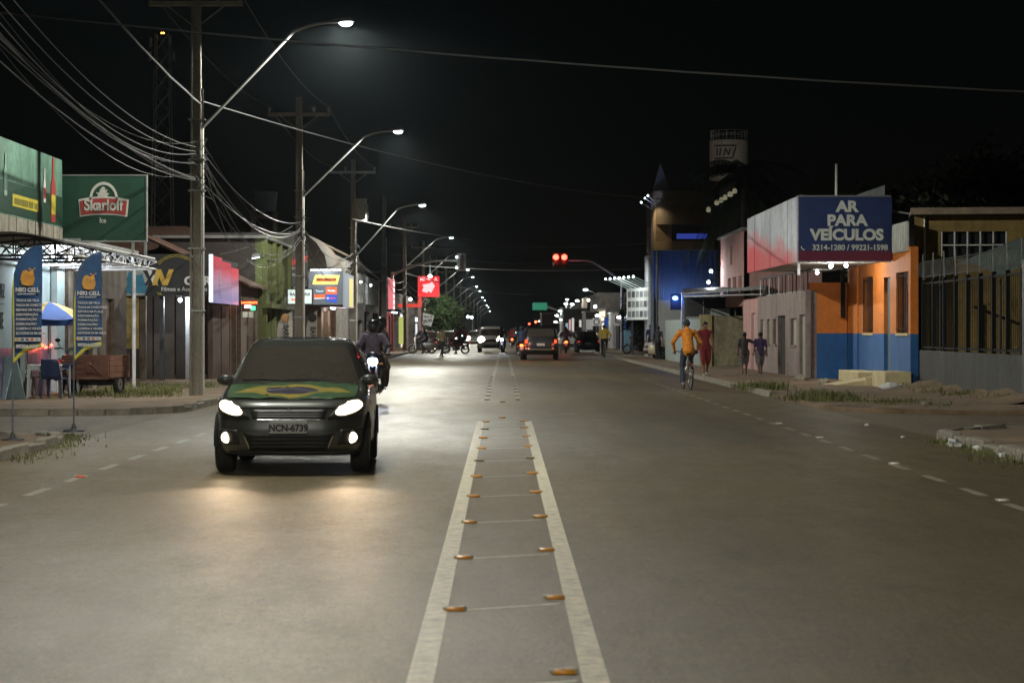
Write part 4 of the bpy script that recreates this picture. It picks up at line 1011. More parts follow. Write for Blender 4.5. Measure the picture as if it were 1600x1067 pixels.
for k in range(6): mb = MB(); fr.box(mb, .25+.34*k,.50+.34*k,.061,.09,3.54,4.21); mb.build('louvre_slat', pm('white_louvre',(.55,.56,.52),.6), t)
mb = MB(); mb.cyl((9.05,61.2,5.1),(9.05,61.2,6.0), .035, n=8); mb.build('mast', M_PVC, t)
for k,(px,py) in enumerate(((1298,417),(1299,424),(1322,421),(1277,428))):
    d = (63.0,62.0,62.2,70)[k]; x = WX(px,d); z = 3.30
    m2 = MB(); m2.sph((x,d,z), .055, 10, 8); m2.cyl((x,d,z+.03),(x,d,z+.09), .03, n=8); m2.build('bulb', glow('soffit_bulb',(.95,1,.97),12,False), t)
    light('POINT', (x,d-.01,z-.09), (34,34,34,6)[k], (1,.97,.9), t, .06, name='soffit_light')

s = thing('air_shop_sign', 'big navy box sign for car air conditioning with white lettering', 'sign', (0,0,0))
SX0, SY0, SY1, SZ0, SZ1 = 7.93, 60.4, 72.5, 3.37, 5.09
mb = MB(); mb.bx(SX0+.02,AX-.02,SY0+.02,SY1,SZ0+.02,SZ1-.02); mb.build('box', pm('pale_soffit',(.45,.44,.40),.8,var=.2), s)
mb = MB(); mb.bx(SX0,AX-.03,SY0-.03,SY0+.018,SZ0,SZ1); mb.build('front_panel', M_NAVY, s)
mb = MB(); mb.bx(SX0+.01,AX-.04,SY0-.036,SY0-.031,SZ0+.005,SZ0+.26); mb.build('maroon_band', pm('maroon_print',(.13,.02,.045),.5,var=.2), s)
M_LET = pm('white_letter_film', (.56,.60,.56), .6, var=.12)
cxs = (SX0+AX)/2
text('AR', .40, M_LET, s, (cxs+.03, SY0-.04, 4.80), FACE_CAM, .018, 1.1, name='letters')
text('PARA', .40, M_LET, s, (cxs+.03, SY0-.04, 4.43), FACE_CAM, .018, 1.08, name='letters')
text('VEÍCULOS', .40, M_LET, s, (cxs+.03, SY0-.04, 4.05), FACE_CAM, .018, 1.06, name='letters')
text('3214-1280 / 99221-1598', .205, M_LET, s, (cxs+.11, SY0-.04, 3.72), FACE_CAM, .005, .98, name='phone_number')
mb = MB(); mb.tube([(SX0+.07,SY0-.04,3.76),(SX0+.08,SY0-.04,3.70),(SX0+.13,SY0-.04,3.66),(SX0+.16,SY0-.04,3.68)], .016, 6); mb.build('phone_symbol', M_LET, s)
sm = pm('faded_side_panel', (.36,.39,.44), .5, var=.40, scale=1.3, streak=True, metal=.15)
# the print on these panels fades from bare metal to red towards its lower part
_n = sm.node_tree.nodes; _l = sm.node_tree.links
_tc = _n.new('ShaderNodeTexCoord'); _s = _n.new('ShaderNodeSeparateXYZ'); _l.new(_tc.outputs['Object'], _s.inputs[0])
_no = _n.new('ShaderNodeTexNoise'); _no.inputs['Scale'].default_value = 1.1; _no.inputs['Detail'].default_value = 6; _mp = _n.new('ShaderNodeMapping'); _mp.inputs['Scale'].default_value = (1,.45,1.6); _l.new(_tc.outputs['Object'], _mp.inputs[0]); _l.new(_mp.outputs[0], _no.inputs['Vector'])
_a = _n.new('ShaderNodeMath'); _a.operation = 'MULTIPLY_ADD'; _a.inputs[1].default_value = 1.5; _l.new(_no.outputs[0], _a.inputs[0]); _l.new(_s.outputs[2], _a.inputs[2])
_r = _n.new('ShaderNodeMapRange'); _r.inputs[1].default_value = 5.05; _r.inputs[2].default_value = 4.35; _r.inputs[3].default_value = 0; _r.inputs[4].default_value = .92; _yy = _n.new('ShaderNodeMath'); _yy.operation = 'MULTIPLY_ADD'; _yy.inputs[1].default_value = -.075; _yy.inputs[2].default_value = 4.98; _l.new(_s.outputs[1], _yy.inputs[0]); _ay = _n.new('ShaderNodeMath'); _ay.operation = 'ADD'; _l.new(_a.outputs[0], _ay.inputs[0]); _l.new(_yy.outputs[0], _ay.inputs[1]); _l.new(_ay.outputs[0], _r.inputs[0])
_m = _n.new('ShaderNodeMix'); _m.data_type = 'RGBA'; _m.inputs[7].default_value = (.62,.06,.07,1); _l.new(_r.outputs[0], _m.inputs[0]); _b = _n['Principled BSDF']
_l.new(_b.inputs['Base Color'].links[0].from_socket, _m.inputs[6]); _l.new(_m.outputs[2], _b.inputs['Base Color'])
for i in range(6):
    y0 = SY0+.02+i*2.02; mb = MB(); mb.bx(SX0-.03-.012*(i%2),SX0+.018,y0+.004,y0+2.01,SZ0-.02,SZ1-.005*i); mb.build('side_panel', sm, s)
mb = MB(); mb.bx(SX0-.05,AX-.05,SY0-.04,SY0-.037,SZ1-.02,SZ1+.02); mb.bx(SX0-.05,AX-.05,SY0-.04,SY0-.037,SZ0-.03,SZ0); mb.build('trim', M_GALV, s)['kind']='stuff'
mb = MB(); mb.bx(SX0+.25,SX0+.32,62.5,62.6,3.05,SZ0); mb.build('hanger', M_WHMET, s)

# steps and ramp in front of the orange shop
def block(name, lab, cat, x0,x1,y0,y1,z1,mat):
    mb = MB(); mb.bx(x0,x1,y0,y1,.0,z1); return tag(mb.build(name, mat, bevel=.02), lab, cat)
t = thing('entrance_ramp', 'cream concrete ramp between the two landing blocks', 'ramp', (0,0,0))
mb = MB(); mb.add([(8.6,59.9,.06),(AX,59.9,.06),(AX,61.6,.06),(8.6,61.6,.06),(AX-.02,59.9,.34),(AX-.02,61.6,.34)],[(0,3,2,1),(0,1,4),(3,5,2),(0,4,5,3),(1,2,5,4)]); mb.build('slope', M_CREAM, t)
mb = MB(); mb.bx(9.6,AX-.02,59.72,59.88,.05,.30); mb.build('cheek_wall', M_CREAM, t)
block('landing_block', 'near cream concrete landing block at the corner of the orange shop', 'step', 9.75,AX-.01,57.6,59.6,.48,M_CREAM)
block('landing_block', 'far cream concrete landing block under the orange wall', 'step', 9.75,AX-.01,62.0,65.5,.40,M_CREAM)
bag = MB(); bag.sph((9.7,56.6,.13), (.28,.2,.09), 14, 8); bag.sph((9.92,56.65,.12), (.14,.12,.07), 12, 8)
rb = random.Random(5); bag.v = [(x+rb.uniform(-.03,.03), y+rb.uniform(-.03,.03), max(.08,z+rb.uniform(-.03,.03))) for x,y,z in bag.v]
tag(bag.build('plastic_bag', pm('white_plastic',(.68,.69,.68),.5,var=.1)), 'crumpled white plastic bag lying beside the cream landing block', 'bag')

# grey row house
GX = 9.29
t = thing('grey_row_house', 'low grey house with narrow recessed windows and barred parapet', 'building', (0,0,0))
fr = fr_right(GX, AY1)
def gd(px): return GX*FPX/(px-781)-AY1
o2 = [(gd(1263),gd(1249),0,1.95,'door'),(gd(1244),gd(1235),1.0,1.85,'window'),(gd(1227),gd(1215.5),0,1.95,'dark'),(gd(1213.5),gd(1208),1.0,1.85,'window'),(gd(1203.5),gd(1198),1.0,1.85,'window'),(gd(1194),gd(1188),1.0,1.85,'window')]
Lg = gd(1183.5)
mb = MB(); fr.wall(mb, Lg, 0, 2.66, .22, [(a,b,c,d) for a,b,c,d,_ in o2]); mb.build('wall', M_GRYW, t, merge=True)
for a,b,c,d,k in o2:
    mb = MB(); fr.box(mb,a,b,-.17,-.10,c,d); mb.build('door' if k!='window' else 'window', {'door':pm('pale_green_door',(.33,.36,.30),.7,var=.2),'dark':M_DARK,'window':pm('pale_shutter',(.40,.38,.30),.7,var=.2)}[k], t)
    if k == 'window': mb = MB(); fr.box(mb,a-.03,b+.03,.003,.05,c-.06,c-.002); mb.build('sill', M_GRYW, t)
frc = fr_cam(0, AY1)
mb = MB(); frc.box(mb, GX, AX-.01, -.2, -.003, 1.38, 2.9); mb.build('orange_end_wall', M_ORG, t)
mb = MB(); frc.box(mb, GX, AX-.01, -.2, -.003, 0, 1.379); mb.build('blue_end_wall', M_BLU, t)
mb = MB(); mb.bx(GX-.14,GX+.02,AY1-.18,AY1-.005,.0,2.75); mb.build('corner_pillar', M_GRYW, t)
mb = MB(); mb.bx(AX-.22,AX-.1,AY1-.25,AY1-.13,1.9,3.3); mb.build('dark_post', M_BAR, t)
for k in range(16):
    u = .2+k*(Lg-.3)/15; mb = MB(); mb.cyl(fr.p(u,-.1,2.66), fr.p(u,-.1,3.3), .02, n=6); mb.build('parapet_bar', M_WHMET if k%3==0 else M_DKMET, t)
mb = MB(); fr.box(mb,.1,Lg-.05,-.13,-.07,3.28,3.33); mb.build('parapet_rail', M_DKMET, t)
mb = MB(); mb.bx(GX+.3,14,AY1+.2,AY1+Lg,2.7,2.8); mb.build('roof', M_ROOFM, t)

# pink house, ground floor and set back upper floor
t = thing('pink_house', 'pink two storey house half hidden behind the palm', 'building', (0,0,0))
PY = AY1+Lg+.02
fr = fr_right(GX+.02, PY)
mb = MB(); fr.wall(mb, 5.0, 0, 2.62, .2, [(1.0,2.2,0,2.1)]); mb.build('wall', M_PINK, t, merge=True)
mb = MB(); fr.box(mb,1.0,2.2,-.15,-.1,0,2.1); mb.build('door', pm('grey_white_door',(.42,.42,.44),.5,var=.2), t)
d = 88.; frc = fr_cam(0,d)
mb = MB(); frc.wall(mb, 0, 0, 0, .2, []) 
fr2 = FR((WX(1163,d), d, .06), (1,0,0), (0,-1,0)); mb = MB(); fr2.wall(mb, 3.0, 2.7, 5.3, .2, []); mb.build('upper_wall', M_PINK, t)
fr3 = fr_right(WX(1163,d), d+.0)
ow = [(1.0,2.2,3.05,3.6),(3.0,4.4,3.05,3.6),(5.2,6.4,3.05,3.6),(4.6,5.4,4.2,4.9)]
mb = MB(); fr3.wall(mb, 9.5, 2.4, 5.4, .2, ow); mb.build('upper_wall', M_PINK, t, merge=True)
for a,b,c,e in ow: 
    mb = MB(); fr3.box(mb,a,b,-.14,-.1,c,e); mb.build('window', M_NGLASS, t)
    mb = MB(); fr3.box(mb,a-.05,b+.05,.003,.06,c-.06,c-.002); mb.build('sill', M_PINK, t)
mb = MB(); mb.bx(WX(1163,d)-.1,14,87.9,98,5.4,5.5); mb.build('roof', M_ROOFM, t)

# mouldy boundary wall and its dark awning
d = 92.5
t = thing('mouldy_wall', 'stained yellowish boundary wall behind the man in red', 'wall', (0,0,0))
frc = fr_cam(0, d)
mb = MB(); frc.box(mb, WX(1112,d), WX(1166,d), -.2, 0, 0, 2.05); mb.build('panel', M_MOULD, t)
mb = MB(); frc.box(mb, WX(1094,d), WX(1112,d), -.35, .12, 0, 2.1); mb.build('pier', pm('ochre_pier',(.36,.30,.15),.9,var=.35,streak=True), t)
mb = MB(); mb.bx(WX(1094,d),WX(1094,d)+.2,d+.36,112,.06,2.0); mb.build('return_panel', pm('pale_teal_wall',(.30,.36,.35),.85,var=.2), t)
t = thing('street_awning', 'long dark flat awning over the sidewalk left of the pink house', 'awning', (0,0,0))
mb = MB(); mb.add([(WX(1064,d),d-.5,WZ(461,d)),(WX(1186,86),84,WZ(452,84)),(WX(1186,86)+1,92,3.2),(WX(1090,d),100,3.2),
                   (WX(1064,d),d-.5,WZ(458,d)),(WX(1186,86),84,WZ(446,84)),(WX(1186,86)+1,92,3.35),(WX(1090,d),100,3.35)],
                  [(0,3,2,1),(4,5,6,7),(0,1,5,4),(1,2,6,5),(2,3,7,6),(3,0,4,7)]); mb.build('roof_sheet', M_DKMET, t)
mb = MB(); a_=(WX(1066,d),d-.55,WZ(464,d)); b_=(WX(1184,86),83.9,WZ(460,84)); mb.tube([a_,b_], .03, 6); mb.build('edge_pipe', M_GALV, t)
for k in range(8):
    q = k/7; p0 = Vector(a_).lerp(Vector(b_), q); mb = MB(); mb.tube([p0, p0+Vector((0,.02,.22))], .014, 5); mb.build('strut', M_GALV, t)
for px in (1070,1100,1150): mb = MB(); x=WX(px,d+1); mb.cyl((x,d+1,.06),(x,d+1,2.95), .04, n=8); mb.build('post', M_DKMET, t)
mb = MB(); mb.bx(WX(1072,d+3),WX(1160,d+3),d+3,d+3.1,2.1,2.9); mb.build('back_sheet', pm('dark_sheet',(.05,.055,.055),.7,var=.3), t)
mb = MB(); mb.bx(WX(1110,d+.5),WX(1140,d+.5),d+.5,d+.52,2.12,2.4); mb.build('pale_sheet', pm('pale_sheet',(.3,.33,.33),.7,var=.3), t)
for k,(px,py) in enumerate(((1111,424),(1107,441))):
    L = thing('security_lamp', ('upper' if k==0 else 'lower')+' cold security lamp above the dark awning', 'lamp', (0,0,0)); dd_=97; x,z = WX(px,dd_),WZ(py,dd_)
    m2 = MB(); m2.sph((x,dd_,z), .07, 10, 8); m2.build('bulb', glow('security_bulb',(.9,.97,1),12,False), L)
    m2 = MB(); m2.tube([(x,dd_+.02,z+.05),(x,dd_+.2,z+.12),(x+.1,dd_+.5,z+.1)], .015, 6); m2.cyl((x,dd_,z+.05),(x,dd_,z+.1), .05, n=8); m2.build('bracket', M_GALV, L)
    light('POINT', (x,dd_-.1,z-.08), 34, (.85,.93,1), L, .08, name='security_light')

# fenced yard with low wall, ochre house
FX = 10.62
t = thing('yard_fence', 'grey low wall with tall black bars and coiled wire', 'fence', (0,0,0))
fr = fr_right(FX, 46.2); LF = 57.6-46.2
mb = MB(); fr.box(mb, 0, LF, -.18, 0, 0, .97); mb.build('low_wall', M_LOWW, t, bevel=.015)
for z in (1.02, 2.62): mb = MB(); fr.box(mb, 0, LF, -.11, -.06, z, z+.05); mb.build('rail', M_BAR, t)
nb = 9
for k in range(nb):
    u = .35+k*(LF-.5)/(nb-1); mb = MB(); fr.box(mb, u, u+.09, -.13, -.04, .951, 2.75); mb.build('bar', M_BAR, t)
    mb = MB(); mb.tube([fr.p(u+.04,-.08,2.75), fr.p(u+.04,-.07,3.38)], .016, 6); mb.build('wire_post', pm('dull_steel',(.22,.22,.21),.7), t)
mb = MB()
for k in range(60):
    u = .1+k*(LF-.2)/60; mb.cyl(fr.p(u,-.085,1.05), fr.p(u,-.085,2.62), .006, n=5)
mb.build('thin_bars', M_BAR, t)['kind']='stuff'
pts = []
for k in range(46*14):
    a = k/14*2*math.pi; pts.append(fr.p(.1+(LF-.2)*k/(46*14), -.08+.2*math.cos(a), 3.0+.2*math.sin(a)))
mb = MB(); mb.tube(pts, .005, 4); mb.build('wire_coil', pm('dull_steel',(.22,.22,.21),.7), t)
mb = MB(); fr.box(mb, -.45, 0, -.3, .02, 0, 2.9); mb.build('gate_pier', M_DKMET, t)
t = thing('ochre_house', 'ochre house with barred window behind the yard fence', 'building', (0,0,0))
d = 58.5; fr = FR((10.66, d, .06), (1,-.16,0), (-.16,-1,0))
mb = MB(); fr.wall(mb, 5.2, 0, 4.42, .2, [(.65,2.3,3.3,4.0)]); mb.build('wall', M_YELW, t, merge=True)
mb = MB(); fr.box(mb, .65,2.3,-.16,-.12,3.3,4.0); wdw = mb.build('window', M_NGLASS, t)
for k in range(6): mb = MB(); u=.66+k*.32; fr.box(mb,u,u+.035,-.05,-.01,3.3,4.0); mb.build('mullion', M_PVC, wdw)
mb = MB(); fr.box(mb,.65,2.3,-.05,-.02,3.64,3.67); mb.build('mullion', M_PVC, wdw)
mb = MB(); fr.box(mb, -.1,5.3,-.1,.35,4.43,4.6); mb.build('eave', pm('dull_eave',(.22,.17,.12),.85,var=.3), t)
mb = MB(); fr.box(mb, -.1,5.3,-6,-.11,4.45,4.56); mb.build('roof', M_ROOFM, t)
mb = MB(); mb.tube([fr.p(.25,.05,.2),fr.p(.25,.05,4.4)], .03, 6); mb.build('downpipe', M_PVC, t)
t = thing('yard_tarp', 'dark green tarpaulin canopy stretched over the fenced yard', 'tarp', (0,0,0))
mb = MB()
def tp(u,v):
    x = 11.0+3.4*u; y = 50+6.8*v; z = 3.0+.85*math.sin(u*math.pi*.55)+.25*math.sin(v*3.14)-.3*(1-u)*(1-v)
    return (x,y,z)
mb.grid(tp, 14, 14); mb.build('sheet', pm('tarp_green',(.06,.085,.075),.75,var=.25), t)
for q in ((0,0),(1,0),(0,1),(1,1)): p = tp(*q); mb = MB(); mb.cyl((p[0],p[1],.06),(p[0],p[1],p[2]), .03, n=8); mb.build('pole', M_DKMET, t)

# foliage
def leaf_crown(mb, c, r, n, size, seed, flat=.8):
    rnd = random.Random(seed); cl = []
    for _ in range(max(8,n//110)):
        v = Vector((rnd.gauss(0,1),rnd.gauss(0,1),rnd.gauss(0,1))).normalized()*rnd.uniform(.35,.95)
        cl.append((Vector((c[0]+v.x*r[0],c[1]+v.y*r[1],c[2]+v.z*r[2])), rnd.uniform(.18,.36)))
    for _ in range(n):
        cc, k = rnd.choice(cl); v = Vector((rnd.gauss(0,.5)*r[0]*k,rnd.gauss(0,.5)*r[1]*k,rnd.gauss(0,.5)*r[2]*k)); p = cc+v
        a = Vector((rnd.gauss(0,1),rnd.gauss(0,1),rnd.gauss(0,.6))).normalized(); b = a.cross(Vector((rnd.gauss(0,1),rnd.gauss(0,1),rnd.gauss(0,1)))).normalized()
        s_ = size*rnd.uniform(.6,1.3)
        mb.add([p-a*s_, p-b*s_*.45, p+a*s_, p+b*s_*.45], [(0,1,2,3)])
M_LEAF = pm('leaf_green', (.055,.095,.030), .7, var=.4, scale=1.2)
M_LEAFD = pm('leaf_dark', (.055,.085,.035), .7, var=.4, scale=1.2)
M_BARK = pm('bark', (.12,.09,.065), .9, var=.3, bump=.4)
def tree(lab, x, y, h, r, n, size, seed, mat):
    t = thing('street_tree', lab, 'tree', (x,y,.05)); rnd = random.Random(seed)
    mb = MB(); mb.tube([(0,0,0),(.05,.02,h*.25),(-.04,.05,h*.5),(.05,0,h*.7)], [.16,.13,.1,.05], 8)
    for k in range(6):
        a = k*1.05+rnd.random(); mb.tube([(0,0,h*(.3+.05*k)),(math.cos(a)*r[0]*.4,math.sin(a)*r[1]*.4,h*(.45+.05*k)),(math.cos(a)*r[0]*.75,math.sin(a)*r[1]*.75,h*(.55+.06*k))], [.07,.045,.015], 6)
    mb.build('trunk', M_BARK, t)
    mb = MB(); leaf_crown(mb, (0,0,h*.68), r, n, size, seed); mb.build('crown', mat, t, fixn=False)
    return t
tree('leafy tree beside the price banner, lit on its right side', WX(690,212), 212, 4.6, (2.0,2.0,1.9), 9000, .15, 2, M_LEAF)
tree('dark tree behind the ochre house', 16.5, 74, 7.6, (3.2,3.0,2.6), 9000, .17, 3, M_LEAFD)
tree('dark green tree under the lit photo billboard', WX(1000,150), 150, 3.6, (1.3,1.3,1.4), 4000, .13, 4, M_LEAFD)
tree('dark tree behind the corner of the orange shop', 13.2, 82, 7.0, (2.0,2.2,1.8), 5000, .17, 6, M_LEAFD)
# palm
pt = thing('palm_tree', 'tall dark palm with drooping fronds in front of the water tower', 'palm tree', (WX(1163,101),101,.05))
mb = MB(); mb.tube([(0,0,0),(.05,0,2.4),(-.05,0,5.4),(0,0,8.2)], [.2,.16,.14,.13], 10); mb.build('trunk', M_BARK, pt)
rnd = random.Random(9)
for k in range(40):
    az = k*2.399; el = R(rnd.uniform(-45,80)); Ln = rnd.uniform(2.2,3.5); mb = MB(); pts=[]; 
    for i in range(11):
        q = i/10; rr = Ln*q*math.cos(el*(1-q*.55)); z = 8.2+Ln*(math.sin(el)*q-.85*q*q)
        pts.append(Vector((math.cos(az)*rr, math.sin(az)*rr, z)))
    mb.tube(pts, [.03-.0024*i for i in range(11)], 5)
    for i in range(2,31):
        q = i/31; f = q*10; j = min(int(f),9); p = pts[j].lerp(pts[j+1], f-j); tn = (pts[j+1]-pts[j]).normalized()
        sd = tn.cross(Vector((0,0,1))).normalized(); l_ = .80*(1-abs(q-.4)*.9)*rnd.uniform(.8,1.15)
        for sg in (-1,1):
            e1 = p + (sd*sg*.55+tn*.45)*l_*.6 + Vector((0,0,-.18*l_)); e2 = p + (sd*sg*.62+tn*.55)*l_ + Vector((0,0,-.62*l_))
            mb.add([p-tn*.03,p+tn*.03,e1+tn*.03,e1-tn*.03,e2],[(0,1,2,3),(3,2,4)])
    mb.build('frond', M_LEAFD, pt, fixn=False)
t = thing('festoon_lamps', 'slanting string of pale lampshades in front of the palm', 'lights', (0,0,0)); d = 96.
for k,(px,py,sz) in enumerate(((1107,327,.13),(1120,316,.14),(1127,312,.13),(1133,308,.13),(1141,303,.17),(1148,298,.14))):
    m2 = MB(); m2.lathe([(.02,.10),(sz*.6,.06),(sz*.75,-.06),(sz*.5,-.12),(0,-.13)], (WX(px,d),d,WZ(py,d)), n=12); m2.build('lampshade', pm('pale_lampshade',(.55,.52,.36),.6,emit=(.8,.75,.5),estr=.16), t)
mb = MB(); mb.tube([(WX(1100,d),d,WZ(334,d)+.1),(WX(1127,d),d,WZ(312,d)+.12),(WX(1156,d),d,WZ(290,d)+.12)], .012, 5); mb.build('cord', M_CABLED, t)

# water tower
t = thing('water_tower', 'round pale water tower with lettered badge and railing', 'water tower', (WX(1139,150),150,0)); d = 150.
zb, zt = WZ(282,d), WZ(221,d)
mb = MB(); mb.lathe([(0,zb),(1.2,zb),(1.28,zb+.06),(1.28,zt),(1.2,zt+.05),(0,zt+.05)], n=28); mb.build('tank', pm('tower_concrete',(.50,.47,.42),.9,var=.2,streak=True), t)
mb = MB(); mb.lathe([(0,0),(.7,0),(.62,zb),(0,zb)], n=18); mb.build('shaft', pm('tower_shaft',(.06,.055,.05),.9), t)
for k in range(14): a = k*2*math.pi/14; mb = MB(); mb.cyl((1.2*math.cos(a),1.2*math.sin(a),zt+.04),(1.2*math.cos(a),1.2*math.sin(a),zt+.66), .02, n=5); mb.build('railing_post', M_GALV, t)
for z in (.35,.66): mb = MB(); mb.torus((0,0,zt+z), (0,0,1), 1.2, .02, 28, 5); mb.build('railing', M_GALV, t)
bk = pm('badge_dark',(.07,.05,.05),.7)
def onc(u, z): a = u/1.29; return Vector((1.29*math.sin(a)-.0, -1.29*math.cos(a)-.01, z))
zc = WZ(240,d)
for nm, path in (('badge_frame',[(-1.15,zc-.4),(.1,zc-.4),(.35,zc+.42),(-1.15,zc+.42)]),('letter_stroke',[(-.95,zc+.25),(-.95,zc-.22)]),('letter_stroke',[(-.75,zc-.22),(-.68,zc+.25)]),('letter_stroke',[(-.45,zc-.22),(-.36,zc+.25),(-.15,zc-.22),(-.05,zc+.25)])):
    pts=[]; 
    for (a,b) in zip(path[:-1],path[1:]):
        for i in range(6): q=i/6; pts.append(onc(a[0]+(b[0]-a[0])*q, a[1]+(b[1]-a[1])*q))
    pts.append(onc(*path[-1])); mb = MB(); mb.tube(pts, .05, 5); mb.build(nm, bk, t)

# blue lit building with brown bulging upper floor
t = thing('blue_lit_building', 'tall shop with blue lit ribbed wall and brown overhanging storey', 'building', (0,0,0)); d = 122.
M_RIB = pm('blue_ribbed_cladding', (.20,.25,.34), .6, var=.15, streak=True)
M_BULGE = pm('brown_panel', (.26,.19,.11), .75, var=.25)
frc = fr_cam(0,d); x0, x1 = WX(1022,d), WX(1122,d)
mb = MB(); frc.box(mb, x0, x1, -8, -.12, 0, WZ(395,d)); mb.build('core', pm('white_base_wall',(.42,.43,.45),.8,var=.15), t)
nrib = 30
for k in range(nrib):
    w_ = (x1-x0)/nrib; mb = MB(); frc.box(mb, x0+k*w_+.008, x0+(k+1)*w_-.008, -.118, -.04*(k%2), WZ(470,d), WZ(392,d)); mb.build('rib', M_RIB, t)
mb = MB(); frc.box(mb, x0+.55, x1, -.118, -.02, 1.9, WZ(474,d)-.06); mb.build('white_band', pm('white_base_wall',(.42,.43,.45),.8), t)
mb = MB(); frc.box(mb, WX(1041,d), WX(1058,d), -.118, -.07, 0, 1.7); mb.build('roller_door', pm('pinkish_roller',(.42,.34,.36),.6,var=.2), t)
mb = MB(); frc.box(mb, WX(1040,d), WX(1058,d), -.05, .05, 1.75, 1.87); mb.build('door_hood', M_DKMET, t)
# bulging storey: curved in plan, floors cut out
zlo, zhi = WZ(392,d), WZ(300,d); d2 = d-1.2
def bul(u, v):
    a = R(180+100*u); xx = x0+1.2+1.2*math.cos(a) if u < .9 else x0+1.2; 
    return None
pl = [(x0-.1,d2+6)] + [(x0+1.0-1.1*math.cos(R(a)), d2+1.1-1.1*math.sin(R(a))) for a in range(0,91,15)] + [(x1-.3,d2),(x1-.3,d2+6)]
mb = MB(); mb.prism(pl, (0,0,WZ(352,d)), (1,0,0), (0,1,0), zhi-WZ(352,d)); mb.build('upper_storey', pm('dark_brown_panel',(.10,.075,.05),.8,var=.25), t)
mb = MB(); mb.prism([(x,y-.05) for x,y in pl], (0,0,zlo), (1,0,0), (0,1,0), WZ(378,d)-zlo); mb.build('soffit_band', M_BULGE, t)
mb = MB(); mb.prism([(x,y-.02) for x,y in pl[1:4]]+[(x0+.9,d2+.6),(x0+.6,d2+6),(x0-.08,d2+6)], (0,0,WZ(378,d)), (1,0,0), (0,1,0), zhi-WZ(378,d)-.3); mb.build('corner_panel', M_BULGE, t)
mb = MB(); mb.bx(WX(1058,d2)+.0,WX(1106,d2),d2+.1,d2+.3,WZ(373,d2),WZ(365,d2)); mb.build('blue_light_slot', glow('blue_slot',(.10,.16,1),.2), t)
mb = MB(); mb.prism([(WX(1020,d),WZ(313,d)),(WX(1056,d),WZ(306,d)),(WX(1036,d),WZ(252,d))], (0,d+2,0), (1,0,0), (0,0,1), -.5); mb.build('spire', pm('pale_spire',(.32,.34,.42),.7,var=.15), t)
mb = MB(); mb.bx(x0-.15,x0-.02,d-.1,d+.4,1.0,WZ(312,d)); mb.build('edge_fin', M_RIB, t)
for k,(a,b) in enumerate((((1000,318),(1022,330)),((1005,312),(1024,323)),((1009,309),(1025,318)))):
    mb = MB(); mb.cyl((WX(a[0],d),d-1-.4*k,WZ(a[1],d)),(WX(b[0],d),d-.3*k,WZ(b[1],d)), .02, n=6); mb.build('flood_arm', M_WHMET, t)
    m2 = MB(); m2.sph((WX(a[0],d),d-1-.4*k,WZ(a[1],d)), .05, 8, 6); m2.build('flood_bulb', glow('arm_bulb',(.75,1,.97),9,False), t)
p0 = (WX(1056,d-1.1), d-1.1, 2.5); light('SPOT', p0, 75, (.05,.26,1), t, .15, aim(p0, (WX(1068,d),d,5.2)), 120, .6, name='blue_wash_light')
p0 = (x0-.2, d-2.5, 7.6); light('SPOT', (x0-.4,d-1.6,8.45), 26, (.5,.58,1), t, .1, aim((x0-.4,d-1.6,8.45),(WX(1036,d),d+2,9.6)), 80, .6, name='arm_flood_light')
light('SPOT', (x0-.7,d-1.2,8.3), 120, (1,.8,.5), t, .1, aim((x0-.7,d-1.2,8.3),(x0+.6,d2+.4,6.8)), 70, .6, name='arm_flood_light')
m2 = MB(); m2.bx(x1-1.0,x1-.7,d+2.0,d+2.15,9.15,9.35); m2.build('added_roof_flood', M_LAMPH, t); m2 = MB(); m2.cyl((x1-.85,d+2.1,8.8),(x1-.85,d+2.1,9.15), .03, n=6); m2.build('added_flood_stand', M_GALV, t)  # unseen flood lamp added on the roof to brighten the water tower
light('SPOT', (x1-.85,d+2.3,9.3), 1300, (1,.93,.82), t, .1, aim((x1-.85,d+2.3,9.3),(WX(1139,150),150,12.6)), 24, .5, name='added_roof_flood_light')
# blue signal lamp
s = thing('blue_lamp_box', 'black signal box with a glaring blue lamp by the dark awning', 'signal', (0,0,0)); d3 = 99.; x, z = WX(1055,d3), WZ(468,d3)
mb = MB(); mb.bx(x-.2,x+.25,d3,d3+.2,z-.45,z+.25); mb.build('housing', M_BAR, s, bevel=.02)
m2 = MB(); m2.sph((x,d3-.02,z+.06), (.12,.06,.09), 12, 8); m2.build('blue_lens', glow('blue_lens',(.12,.28,1),12,False), s)
mb = MB(); mb.cyl((x+.3,d3+.1,.06),(x+.3,d3+.1,z+.3), .06, n=10); mb.build('post', M_GALV, s)
mb = MB(); mb.bx(x+.1,x+.3,d3+.08,d3+.12,z-.1,z-.05); mb.build('bracket', M_GALV, s)
light('POINT', (x,d3-.25,z), 40, (.08,.2,1), s, .1, name='blue_signal_light')
# photo billboard
s = thing('photo_billboard', 'lit white billboard with rows of small pictures and lamp arms', 'billboard', (0,0,0)); d4 = 128.
bl = FR((WX(984.5,d4), d4+3.5, .06), (WX(1025,d4-2)-WX(984.5,d4),-6.5,0), (0,-1,0)); U = bl.U.normalized(); Lb = bl.U.length; bl = FR(bl.o, U, Vector((U.y,-U.x,0)))
zb0, zb1 = 2.05, 3.85
mb = MB(); bl.box(mb, 0, Lb, -.15, 0, zb0, zb1); mb.build('panel', pm('billboard_white',(.55,.55,.52),.6,emit=(.8,.85,.82),estr=.22), s)
for r_ in range(3):
    for c_ in range(7):
        m2 = MB(); u = .35+c_*(Lb-.6)/7; bl.box(m2, u, u+Lb*.1, .003, .012, zb0+.15+r_*.56, zb0+.5+r_*.56); m2.build('picture', pm('picture_%d'%((r_*3+c_)%4), [(.3,.32,.32),(.2,.2,.22),(.36,.34,.33),(.12,.12,.13)][(r_*3+c_)%4], .6), s)
